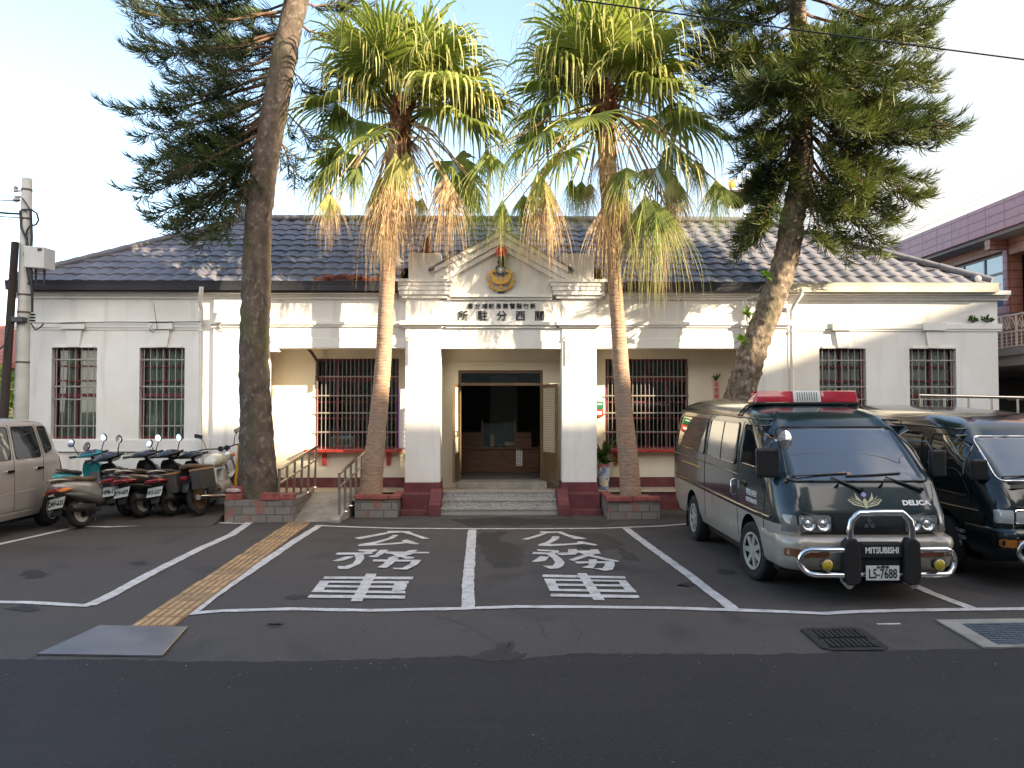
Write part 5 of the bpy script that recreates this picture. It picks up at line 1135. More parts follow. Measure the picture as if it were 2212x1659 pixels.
PLX = [(560,1080),(557,1040),(553,900),(549,780),(553,640),(557,500),(566,400),(578,320),(600,200),(622,80),(640,0),(652,-80),(672,-260),(690,-420)]
PLW = [90,82,66,62,60,57,55,55,56,52,50,46,34,12]; YL = 13.58
pl = thing('pine_tree', at(560,1080,YL), 'tall pine with a thick grey trunk left of the ramp', 'pine tree', 'pines in front of the station')
pl.location.z = 0
path = [at(x, y, YL) for x, y in PLX]; path[0].z = 0.1
build('trunk', trunk_mesh(path, [w/2/127 for w in PLW], 32, 0.05, 0.022, 7, 3), M['bark_l'], pl, smooth=70)
BL_ = [(-120,340,-70,0.2),(-60,320,-15,-0.5),(-30,300,30,0.3),(20,298,48,-0.3),(30,420,20,0.4),(60,297,130,0.2),(75,340,118,-0.5),(100,370,60,0.5),(110,380,190,-0.2),(140,420,150,0.6),(150,350,225,-0.3),(165,258,258,0.1),(190,420,270,-0.7),(200,330,300,0.4),(215,380,330,-0.2),(235,312,372,0.3),(250,290,428,-0.2),(255,400,400,0.5),(270,335,400,-0.6),(280,330,488,0.2),(290,400,470,-0.3),(300,425,542,0.1),(310,470,525,-0.4),(305,390,520,0.5),(325,505,430,0.5),(180,480,240,0.9),(220,470,340,0.9),(60,450,110,0.9),(0,480,40,1.0),(-40,400,-30,1.2),(250,360,360,0.0),(285,380,500,-0.2),(240,440,380,0.2),
       (40,735,95,0.6),(130,700,215,0.5),(210,690,330,0.6),(250,640,390,0.3),(0,770,20,0.9),(-60,740,-50,0.8)]
def extraL(rg):
    out = []
    for k in range(5): ys = rg.uniform(-180,250); out.append((ys, interp_path(PLX, ys)-rg.uniform(-90,190), ys+rg.uniform(30,190), rg.uniform(0.6,1.7)))
    for k in range(16): ys = rg.uniform(-400,-140); out.append((ys, interp_path(PLX, ys)+rg.choice((-1,1))*rg.uniform(60,230), ys+rg.uniform(0,90), rg.uniform(-1.3,1.3)))
    return out
conifer(pl, PLX, YL, BL_, 11, M['needle'], M['twig'], extraL, 3.3)

PRX = [(1530,1075),(1552,980),(1590,880),(1628,753),(1667,653),(1699,553),(1713,467),(1728,400),(1733,333),(1731,233),(1727,100),(1722,0),(1718,-120),(1715,-300),(1712,-450)]
PRW = [84,74,66,60,58,52,52,50,46,42,36,34,28,18,8]; YR = 13.55
pr = thing('pine_tree', (at(1530,1075,YR).x, YR, 0), 'leaning pine with rough sunlit bark rising behind the dark police van', 'pine tree', 'pines in front of the station')
path = [at(x, y, YR) for x, y in PRX]; path[0].z = 0.05
build('trunk', trunk_mesh(path, [w/2/128 for w in PRW], 36, 0.03, 0.034, 11, 5), M['bark_r'], pr, smooth=60)
BL_ = [(a, b, c, abs(d)*0.9+0.25) for a, b, c, d in BL_]
BR_ = [(-150,1960,-60,0.2),(-100,2000,-20,-0.3),(-60,2021,38,0.1),(-20,2008,78,-0.4),(20,1990,104,0.4),(50,1940,90,-0.6),(70,1996,165,0.0),(100,2015,196,0.3),(120,1930,190,-0.7),(140,2015,256,-0.2),(150,1900,230,0.6),(170,2060,308,0.0),(180,2042,285,-0.5),(190,1980,330,0.5),(210,1960,300,-0.8),(220,1975,410,0.1),(240,1988,442,-0.3),(250,1900,370,0.4),(270,1925,468,0.2),(290,1936,496,-0.1),(310,1908,545,0.1),(320,1860,480,-0.6),(330,1832,548,0.2),(340,1775,540,-0.4),(350,1800,470,0.5),(200,1880,280,-1.0),(260,1870,420,-0.8),(130,1870,150,-1.1),
       (-160,1560,-40,0.2),(-120,1520,0,-0.3),(-60,1498,48,0.2),(-20,1545,70,-0.7),(0,1510,110,0.4),(40,1496,148,0.0),(60,1560,130,-0.8),(80,1530,190,0.5),(100,1600,200,-0.9),(130,1575,262,0.3),(150,1618,215,-1.2),(170,1600,310,0.4),(200,1615,360,-0.1),(220,1640,330,-0.9),(250,1598,440,0.2),(270,1608,520,0.0),(280,1640,500,-0.4),(300,1625,430,0.5),(310,1600,560,0.1),(240,1650,400,0.8)]
def extraR(rg):
    out = []
    for k in range(22): ys = rg.uniform(-150,230); out.append((ys, interp_path(PRX, ys)+rg.uniform(-150,190), ys+rg.uniform(20,130), rg.uniform(-1.9,-0.7) if k % 3 else rg.uniform(0.7,1.8)))
    for k in range(18): ys = rg.uniform(-430,-140); out.append((ys, interp_path(PRX, ys)+rg.choice((-1,1))*rg.uniform(60,260)*(1+(ys+140)/420), ys+rg.uniform(0,80), rg.uniform(-1.3,1.3)))
    return out
conifer(pr, PRX, YR, BR_, 23, M['needle2'], M['twig'], extraR, 6.6)
# green sprouts on the leaning trunk
for px, py, lb in ((1655,598,'bright green leaf tuft sprouting high on the leaning pine trunk'), (1614,680,'green sprout halfway down the left side of the leaning pine trunk'), (1600,735,'small green sprout lowest on the left side of the leaning pine trunk')):
    p = at(px,py,YR-0.18); o = thing('leaf_sprout', p, lb, 'sprout', 'green sprouts on the leaning pine trunk'); mb = MB()
    for k in range(22):
        a = k*2.4; e = rnd.uniform(-0.3,1.2); d = Vector((math.cos(a)*math.cos(e),-0.3+math.sin(a)*math.cos(e)*0.5,math.sin(e))); blade(mb, p, d, rnd.uniform(0.08,0.17), rnd.uniform(0.02,0.035), 0.7, 4)
    build('leaves', mb, leafmat('fresh leaf', (0.14,0.26,0.03), (0.07,0.15,0.02), 8), o)

# ---------------------------------------------------------------- fan palms
def fan(V, F, Mi, hub, a, nrm, Rr, spread, nseg, droop, rg, mats, split=0.40, ragged=0.27, close=1.0):
    """palmate leaf: pleated plate, free segments whose tips hang straight down"""
    a = a.normalized(); s = a.cross(nrm).normalized(); nrm = s.cross(a).normalized(); R0 = Rr*split
    for i in range(nseg):
        ph = (i/(nseg-1)-0.5)*spread*close; L_ = Rr*(0.80+0.20*math.cos(ph*0.6))*rg.uniform(1-ragged,1+ragged)
        d = (a*math.cos(ph)+s*math.sin(ph)+nrm*0.10*math.cos(ph*2)).normalized(); tang = (-a*math.sin(ph)+s*math.cos(ph)); dphi = spread*close/(nseg-1)
        n = 9; q = hub.copy(); ids = []; g = rg.uniform(0.7,1.3); twist = rg.gauss(0,0.9)
        for k in range(n+1):
            t = k/n; r_ = t*L_; half = min(r_, R0)*math.tan(min(dphi,0.5)/2)*1.02
            if r_ > R0: half *= max(0.10, 1-0.97*((r_-R0)/(L_-R0))**0.8)
            tw_ = twist*max(0,t-split)*2; ww = tang*math.cos(tw_)+nrm*math.sin(tw_); o = len(V); up = nrm*half*0.55
            V.extend([q-ww*half, q+up, q+ww*half]); ids.append(o)
            if t > split*0.75: gg = min(0.62, droop*g*0.30*(t-split*0.75)/(1-split)*2.0); d = (d*(1-gg)+Vector((0,0,-1))*gg+Vector((rg.gauss(0,0.035),rg.gauss(0,0.035),0))).normalized()
            q = q+d*(L_/n)
        for k in range(n):
            A, B = ids[k], ids[k+1]; m = mats[0] if k < mats[2]*n else mats[1]
            F.append((A,A+1,B+1,B)); Mi.append(m); F.append((A+1,A+2,B+2,B+1)); Mi.append(m)
M['frond'] = leafmat('green fan frond', (0.265,0.300,0.075), (0.130,0.175,0.040), 2.2, 0.42, 0.5)
M['frond_old'] = leafmat('yellowing frond', (0.46,0.43,0.16), (0.27,0.27,0.085), 3, 0.35, 0.5)
M['dead'] = leafmat('dead straw frond', (0.60,0.45,0.27), (0.24,0.15,0.075), 11, 0.25, 0.7)
M['petiole'] = mat('yellow-green leaf stalk', (0.30,0.30,0.06), 0.5, var=0.3, vscale=5)
M['palm_trunk'] = tint(mat('ringed palm trunk', (0.40,0.26,0.175), 0.9, col2=(0.22,0.145,0.10), vscale=30, bump=0.5, bscale=45, stretch=(0.35,0.35,2.5)), 2.5, (0.22,0.19,0.16), 0.45, 0.75, amount=0.7)
M['fibre'] = mat('brown leaf-base fibre', (0.17,0.075,0.04), 0.95, var=0.6, vscale=14, bump=0.8)
def palm(lb, tpx, tw, Y, hubpx, seed, n_up, manual, dead):
    rg = random.Random(seed); o = thing('fan_palm', (at(*tpx[0],Y).x, Y, 0), lb, 'palm tree', 'fan palms flanking the entrance')
    path = [at(x,y,Y) for x,y in tpx]; build('trunk', trunk_mesh(path, [w/2/126 for w in tw], 24, 0.018, 0.008, 9, seed, rings=0.004), M['palm_trunk'], o, smooth=70)
    V, F, Mi = [], [], []; st = MB(); H = at(*hubpx, Y)
    def leaf_(az_, el, pl_, Rr, droop, mt, spread=4.6, nseg=34, sag=0.18, close=1.0, start=0.0):
        d = Vector((math.cos(az_)*math.cos(el), math.sin(az_)*math.cos(el), math.sin(el))); q = H+Vector((0,0,start))+Vector((d.x,d.y,0))*0.1; pts = [q]
        for k in range(7): q = q+d*(pl_/7); d = (d+Vector((0,0,-sag/7*2.2))).normalized(); pts.append(q)
        st.tube(pts, [0.022,0.02,0.018,0.016,0.015,0.014,0.013,0.011], 5)
        sd = d.cross(Vector((0,0,1))); sd = sd.normalized() if sd.length > 0.05 else Vector((1,0,0)); nr = sd.cross(d).normalized()
        fan(V, F, Mi, q, d, nr, Rr, spread, nseg, droop, rg, mt, close=close)
    k = 0; done = 0
    while done < n_up:
        t = (done+0.5)/n_up; el = 84-52*t**0.9; a = (k*137.5+rg.uniform(-14,14)) % 360; k += 1
        if el < 38 and 225 < a < 320: continue
        done += 1; mt = (0,0,1.0) if t < 0.4 else (0,1,0.62) if t < 0.8 else (0,1,0.45)
        leaf_(R(a), R(el), rg.uniform(0.72,1.05), rg.uniform(1.15,1.6), rg.uniform(1.0,1.8), mt, start=rg.uniform(-0.12,0.12), nseg=38)
    for (az_, el, pl_, Rr, dr, kind, stt) in manual: leaf_(R(az_), R(el), pl_*0.92, Rr*1.35, dr*1.3, {'g':(0,0,1.0),'y':(0,1,0.5),'d':(2,2,1.0),'m':(1,2,0.45)}[kind], 3.6, 30, 0.3, start=stt)
    mb = MB(); mb.v = [tuple(p) for p in V]; mb.f = F; mb.m = Mi; build('fronds', mb, [M['frond'],M['frond_old'],M['dead']], o); build('leaf_stalks', st, M['petiole'], o, smooth=60)
    # hanging dead fronds: closed fans pointing straight down
    V, F, Mi = [], [], []; st2 = MB()
    jit = [(px+rg.gauss(0,14*q), py+rg.uniform(-18,10)*q, dY+rg.uniform(-0.15,0.2)*q, Rr*rg.uniform(0.75,1.15), sp*rg.uniform(0.9,1.4), mt) for px, py, dY, Rr, sp, mt in dead for q in (0,1)]
    for (px, py, dY, Rr, sp, mt) in jit:
        q = at(px, py, Y+dY); dn = Vector((rg.gauss(0,0.06), rg.gauss(0,0.06)-0.05, -1)).normalized(); face = Vector((rg.gauss(0,0.35), -1 if rg.random() < 0.75 else 1, 0.1)).normalized()
        base = H+Vector((0,0,rg.uniform(-0.5,-0.05))); mid = base.lerp(q,0.5)+Vector((0,0,0.22)); st2.tube([base, mid, q], [0.018,0.014,0.010], 5)
        fan(V, F, Mi, q, dn, face, Rr, sp, 30, 0.9, rg, mt, split=0.25, ragged=0.3)
        fan(V, F, Mi, q+Vector((0,0.05,0)), dn, Vector((face.y,-face.x,0.1)), Rr*0.9, sp*0.9, 22, 0.9, rg, mt, split=0.25, ragged=0.35)
    mb = MB(); mb.v = [tuple(p) for p in V]; mb.f = F; mb.m = Mi; build('dead_fronds', mb, [M['frond'],M['frond_old'],M['dead']], o); build('dry_stalks', st2, M['dead'], o)
    mb = MB()
    for k in range(90):
        a = rg.uniform(0,6.28); z = rg.uniform(-0.75,0.12); p = H+Vector((0.13*math.cos(a),0.13*math.sin(a),z)); d = Vector((math.cos(a),math.sin(a),rg.uniform(0.1,1.5))).normalized(); l = rg.uniform(0.12,0.36); b = d.cross(Vector((0,0,1))).normalized()*rg.uniform(0.02,0.05); mb.poly([p-b, p+b, p+d*l+b*0.6, p+d*l*1.15, p+d*l-b*0.5])
    mb.lathe([(0.12,-0.9),(0.17,-0.5),(0.2,-0.1),(0.16,0.15),(0.04,0.3)], (H.x,H.y,H.z), 14); build('leaf_bases', mb, M['fibre'], o)
    return o
D_, G_, Mx, Yx = (2,2,1.0), (0,0,1.0), (1,2,0.35), (0,1,0.5)
palm('fan palm left of the entrance, straw-coloured dead fronds thick down its trunk', [(800,1075),(803,1040),(812,950),(822,850),(829,760),(833,680),(837,590),(842,480),(850,370),(862,262)], [54,48,40,36,34,33,34,36,38,40], 13.92, (866,235), 41, 23,
     [(180,22,1.15,1.0,0.9,'y',0),(192,-24,1.35,0.85,1.0,'y',-0.25),(236,-12,0.9,0.62,0.7,'g',-0.3),(0,20,1.2,1.1,1.0,'y',0.1),(-14,2,1.25,1.05,1.0,'g',0),(18,30,1.1,1.15,1.2,'y',0.1),(-35,25,0.95,1.2,1.3,'y',0.1),(8,-34,1.35,0.85,1.0,'g',-0.3),(160,-10,1.2,0.9,1.0,'g',-0.2),(40,-15,1.3,0.9,1.0,'g',-0.1),(140,20,1.2,1.0,1.0,'g',0)],
     [(855,330,-0.35,1.75,1.0,Mx),(845,390,-0.3,1.45,1.0,D_),(825,420,-0.1,1.3,1.0,D_),(870,400,-0.25,1.35,0.9,D_),(890,420,0.0,1.0,1.0,Mx),(850,470,-0.2,0.95,0.9,D_),(835,450,-0.35,1.1,0.8,D_),(815,400,-0.3,1.1,1.0,Mx),(965,392,-0.55,1.35,0.8,D_),(975,400,-0.45,1.15,0.9,D_),(1003,372,-0.2,1.15,1.1,G_),(1015,390,-0.3,0.95,1.0,G_),(705,420,-0.3,0.85,1.0,Mx),(690,380,0.2,0.9,1.2,Yx),(720,440,0.1,0.7,0.9,D_),(770,360,-0.4,1.0,1.0,Yx),(865,290,0.3,1.5,1.2,D_)])
palm('fan palm right of the entrance, with greener fronds', [(1363,1082),(1361,1050),(1356,980),(1349,900),(1342,800),(1335,700),(1329,620),(1324,560),(1318,460),(1312,350),(1308,240)], [48,44,42,38,34,31,30,32,36,38,40], 13.66, (1308,205), 57, 22,
     [(178,26,0.9,0.95,0.7,'g',0),(188,4,1.0,0.95,0.8,'g',-0.05),(200,-14,1.35,0.95,1.0,'g',-0.2),(240,-18,0.8,0.7,0.8,'g',-0.2),(-20,22,0.8,1.0,1.0,'g',0),(0,4,1.35,1.05,1.0,'g',-0.1),(-12,-20,1.3,0.95,1.1,'y',-0.3),(12,-35,1.35,0.9,1.0,'g',-0.3),(215,-34,1.3,0.8,1.1,'g',-0.3),(150,0,1.2,0.9,1.0,'g',-0.1),(30,10,1.2,1.0,1.0,'g',0)],
     [(1345,372,-0.5,0.95,1.6,Yx),(1330,400,-0.3,1.3,1.0,D_),(1345,430,-0.35,1.3,0.9,D_),(1320,440,-0.2,1.25,0.9,D_),(1360,450,-0.2,1.15,0.9,Mx),(1395,420,-0.5,1.6,1.0,Yx),(1410,440,-0.35,1.4,0.9,Mx),(1440,450,-0.2,1.25,0.9,Yx),(1455,380,-0.3,1.3,1.0,Mx),(1470,400,0.0,1.1,1.1,Yx),(1170,378,-0.5,1.5,0.9,Mx),(1180,400,-0.4,1.2,0.9,D_),(1130,420,-0.2,1.15,1.1,G_),(1085,440,-0.3,1.0,1.1,Yx),(1235,395,-0.1,0.8,1.1,G_),(1275,395,0.0,0.8,1.0,Mx),(1300,330,-0.4,1.0,1.0,D_),(1545,390,-0.3,0.95,1.2,G_),(1515,350,0.0,0.9,1.2,Yx),(1060,330,-0.2,1.1,1.2,Yx),(1255,400,0.3,0.85,1.0,G_)])
# ================================================================ vans and car
class Shell:
    """body built from horizontal outlines: rows of (z, y_front, y_rear, half_width, front_radius, rear_radius, bow)"""
    def __init__(s, xc, rows, shear=(0,0)): s.xc = xc; s.rows = rows; s.k, s.y0 = shear
    def par(s, z):
        r = s.rows
        if z <= r[0][0]: return r[0][1:]
        for a, b in zip(r, r[1:]):
            if a[0] <= z <= b[0]: t = (z-a[0])/(b[0]-a[0]) if b[0] > a[0] else 0; return tuple(p+(q-p)*t for p, q in zip(a[1:], b[1:]))
        return r[-1][1:]
    def half(s, z):
        yf, yr, w, rf, rr, bow = s.par(z); P = []
        for k in range(7): x = (w-rf)*k/6; P.append((x, yf-bow*(1-(x/w)**2)+bow))
        for k in range(1,9):
            a = math.pi/2*k/8; P.append((w-rf+rf*math.sin(a), yf+rf*1.25*(1-math.cos(a))))
        ya, yb = P[-1][1], yr-rr
        for k in range(1,25): P.append((w, ya+(yb-ya)*k/24))
        for k in range(1,7): a = math.pi/2*k/6; P.append((w-rr+rr*math.cos(a), yb+rr*math.sin(a)))
        for k in range(1,5): P.append(((w-rr)*(1-k/4), yr))
        return P
    def fy(s, x, z):
        P = s.half(z); x = abs(x); prev = P[0]
        for q in P[1:16]:
            if prev[0] <= x <= q[0] and q[0] > prev[0]: return prev[1]+(q[1]-prev[1])*(x-prev[0])/(q[0]-prev[0])
            prev = q
        return P[14][1]
    def sx(s, y, z):
        P = s.half(z)
        for a, b in zip(P[6:], P[7:]):
            if a[1] <= y <= b[1] and b[1] > a[1]: return a[0]+(b[0]-a[0])*(y-a[1])/(b[1]-a[1])
        return P[14][0] if y < P[14][1] else P[38][0]
    def sh(s, mb):
        mb.v = [(p[0], p[1], p[2]+s.k*max(0,(p[1]-s.y0))*min(1,max(0,p[2]/0.7))) for p in mb.v]; return mb
    def body(s, zs, two=None):
        mb = MB(); rings = []
        for z in zs:
            P = s.half(z); ring = [(s.xc+x, y, z) for x, y in P]+[(s.xc-x, y, z) for x, y in P[::-1][1:-1]]; rings.append(ring)
        ids = [[mb.vert(p) for p in r_] for r_ in rings]; n = len(ids[0])
        for zi, (a, b) in enumerate(zip(ids, ids[1:])):
            mb.cur = 1 if two is not None and (zs[zi]+zs[zi+1])/2 < two else 0
            for k in range(n): mb.face((a[k], a[(k+1)%n], b[(k+1)%n], b[k]))
        mb.cur = 1 if two is not None else 0; mb.face(ids[0][::-1]); mb.cur = 0; mb.face(ids[-1]); return s.sh(mb)
    def panel(s, side, poly, off=0.004, th=0.012, rad=0.05, rings=5, sub=0.06):
        """sheet following the skin; side -1 / +1 = flank (points are y,z), 0 = front (points are x,z), 2 = rear"""
        P = roundpoly(poly, rad); Q = []
        for a, b in zip(P, P[1:]+P[:1]):
            n = max(1, int(math.hypot(b[0]-a[0], b[1]-a[1])/sub))
            for k in range(n): Q.append((a[0]+(b[0]-a[0])*k/n, a[1]+(b[1]-a[1])*k/n))
        cx, cz = sum(q[0] for q in Q)/len(Q), sum(q[1] for q in Q)/len(Q)
        def f(u, z, o):
            if side == 0: return (u, s.fy(u-s.xc, z)-o, z)
            if side == 2: return (u, s.par(z)[1]+o, z)
            return (s.xc+side*(s.sx(u, z)+o), u, z)
        mb = MB(); R_ = [[f(u, z, off-th) for u, z in Q]]
        for k in range(rings): t = k/rings; R_.append([f(u+(cx-u)*t, z+(cz-z)*t, off) for u, z in Q])
        ids = [[mb.vert(p) for p in r_] for r_ in R_]; n = len(Q)
        for a, b in zip(ids, ids[1:]):
            for k in range(n): mb.face((a[k], a[(k+1)%n], b[(k+1)%n], b[k]))
        c = mb.vert(f(cx, cz, off))
        for k in range(n): mb.face((ids[-1][k], ids[-1][(k+1)%n], c))
        return s.sh(mb)
    def edge(s, side, poly, r, rad=0.05, off=0.002, close=True, sub=0.05):
        P = roundpoly(poly, rad) if close else poly; Q = []
        for a, b in zip(P, P[1:]+(P[:1] if close else [])):
            n = max(1, int(math.hypot(b[0]-a[0], b[1]-a[1])/sub))
            for k in range(n): Q.append((a[0]+(b[0]-a[0])*k/n, a[1]+(b[1]-a[1])*k/n))
        Q.append(P[0] if close else P[-1])
        pts = [((u, s.fy(u-s.xc,z)-off, z) if side == 0 else (s.xc+side*(s.sx(u,z)+off), u, z)) for u, z in Q]
        mb = MB(); mb.tube(pts, r, 6); return s.sh(mb)
def roundpoly(P, r, n=4):
    if r <= 0: return list(P)
    out = []; N_ = len(P)
    for i in range(N_):
        p, a, b = P[i], P[i-1], P[(i+1)%N_]; va = (a[0]-p[0], a[1]-p[1]); vb = (b[0]-p[0], b[1]-p[1]); la, lb = math.hypot(*va), math.hypot(*vb); d = min(r, la*0.45, lb*0.45)
        s_ = (p[0]+va[0]/la*d, p[1]+va[1]/la*d); e_ = (p[0]+vb[0]/lb*d, p[1]+vb[1]/lb*d)
        for k in range(n+1): t = k/n; out.append(((1-t)**2*s_[0]+2*t*(1-t)*p[0]+t*t*e_[0], (1-t)**2*s_[1]+2*t*(1-t)*p[1]+t*t*e_[1]))
    return out
def cut(o, cutters):
    for mb in cutters:
        c = build('cutter', mb, M['black_plastic'], None); md = o.modifiers.new('cut', 'BOOLEAN'); md.object = c; md.operation = 'DIFFERENCE'; md.solver = 'EXACT'
        if o.parent: c.location = (0,0,0)
        bpy.context.view_layer.update(); dg = bpy.context.evaluated_depsgraph_get(); me = bpy.data.meshes.new_from_object(o.evaluated_get(dg)); o.modifiers.clear(); old = o.data; o.data = me; bpy.data.meshes.remove(old); bpy.data.objects.remove(c)
    o.data.shade_smooth(); o.data.set_sharp_from_angle(angle=R(40))
def wheel(parent, c, r, w, rimm, turn=0.0, spokes=8, out=-1, name='wheel', rimr=0.62, axle=None):
    """wheel > tyre is the part, rim its sub-part; out = side of the outer face along x"""
    Mt = Matrix.Translation(c) @ Matrix.Rotation(turn, 4, 'Z')
    mb = MB(); mb.M = Mt; mb.lathe([(r*0.60,-w/2*0.8),(r*0.86,-w/2),(r*0.965,-w/2*0.8),(r,-w/2*0.5),(r,w/2*0.5),(r*0.965,w/2*0.8),(r*0.86,w/2),(r*0.60,w/2*0.8)], (0,0,0), 32, 'x', False); t = build(name, mb, M['rubber'], parent, smooth=35)
    mb = MB(); mb.M = Mt; q = out; R1 = r*rimr
    mb.lathe([(R1,q*w*0.42),(R1*1.02,q*w*0.47),(R1*0.90,q*w*0.47),(R1*0.87,q*w*0.40)], (0,0,0), 32, 'x', False); mb.cur = 1
    mb.lathe([(R1*0.99,q*w*0.24),(R1*0.5,q*w*0.16),(0.01,q*w*0.16)], (0,0,0), 32, 'x'); mb.cur = 0  # dark dish paints the shade seen between the spokes
    mb.lathe([(R1*0.30,q*w*0.2),(R1*0.28,q*w*0.44),(0.01,q*w*0.46)], (0,0,0), 16, 'x')
    for k in range(spokes):
        a = 2*math.pi*k/spokes; u = Vector((0,math.cos(a),math.sin(a))); v = Vector((0,-math.sin(a),math.cos(a))); X = Vector((q*w*0.28,0,0)); h = 2*math.pi*R1*0.6/spokes*0.36
        mb.prism([X+u*R1*0.25-v*h*0.8, X+u*R1*0.93-v*h*0.55, X+u*R1*0.93+v*h*0.55, X+u*R1*0.25+v*h*0.8], (q*w*0.15,0,0))
    build('rim', mb, [rimm, M['rubber']], t, smooth=30); return t
M['van_green'] = mat('dark green van paint', (0.012,0.030,0.037), 0.19, var=0.25, vscale=1.5, coat=0.55, spec=0.4); tint(M['van_green'], 7, (0.05,0.05,0.045), 0.55, 0.85, amount=0.30)
M['van_black'] = mat('near-black green van paint', (0.006,0.014,0.017), 0.18, coat=0.6, spec=0.4, var=0.2)
M['van_beige'] = mat('champagne van paint', (0.43,0.39,0.335), 0.34, 0.2, var=0.12, vscale=2, coat=0.5); tint(M['van_beige'], 5, (0.20,0.16,0.12), 0.5, 0.85, amount=0.5)
M['van_glass'] = mat('tinted vehicle glass', (0.012,0.014,0.016), 0.025, spec=0.9, coat=0.4)
M['silver_paint'] = mat('silver beige car paint', (0.45,0.405,0.375), 0.28, 0.4, var=0.06, coat=0.8)
M['alloy'] = mat('dull alloy', (0.46,0.43,0.39), 0.45, 0.15, var=0.25, vscale=9)
M['lens'] = mat('clear lamp lens', (0.62,0.64,0.64), 0.12, 0.3, spec=0.8, coat=1.0)
M['reflector'] = mat('lamp reflector', (0.80,0.80,0.80), 0.12, 0.9)
M['amber'] = mat('amber lens', (0.60,0.19,0.02), 0.15, coat=0.6)
M['tail_red'] = mat('red tail lens', (0.20,0.006,0.010), 0.15, coat=0.6)
M['yellow_lens'] = mat('yellow fog lens', (0.50,0.37,0.02), 0.1, coat=1.0)
M['bar_red'] = mat('red light-bar lens', (0.46,0.012,0.035), 0.14, coat=1.0, var=0.25, vscale=9)
M['plate'] = M['plate']; M['numplate'] = mat('white number plate', (0.70,0.71,0.68), 0.5)
for k_ in ('van_glass',): M[k_].node_tree.nodes['Principled BSDF'].inputs['IOR'].default_value = 1.65
M['windshield'] = mat('windscreen glass', (0.048,0.057,0.070), 0.02, spec=1.0, coat=1.0)  # lighter blue-grey base carries part of the sky's reflection

VAN = [(0.30,7.86,12.40,0.79,0.22,0.16,0.03),(0.42,7.80,12.48,0.828,0.22,0.16,0.04),(0.62,7.74,12.52,0.842,0.22,0.15,0.05),(0.72,7.73,12.53,0.845,0.22,0.15,0.05),(0.84,7.745,12.53,0.845,0.24,0.15,0.05),(1.0,7.83,12.53,0.843,0.25,0.15,0.06),(1.12,7.90,12.53,0.838,0.25,0.15,0.06),(1.40,8.22,12.48,0.808,0.24,0.16,0.06),(1.64,8.53,12.42,0.765,0.22,0.18,0.07),(1.70,8.62,12.40,0.745,0.24,0.2,0.08),(1.745,8.70,12.37,0.735,0.26,0.22,0.09),(1.80,8.88,12.31,0.69,0.3,0.26,0.12),(1.85,9.15,12.18,0.60,0.3,0.28,0.14),(1.885,9.55,12.0,0.46,0.28,0.28,0.15),(1.905,10.0,11.8,0.28,0.2,0.2,0.12),(1.912,10.4,11.6,0.12,0.08,0.08,0.05)]
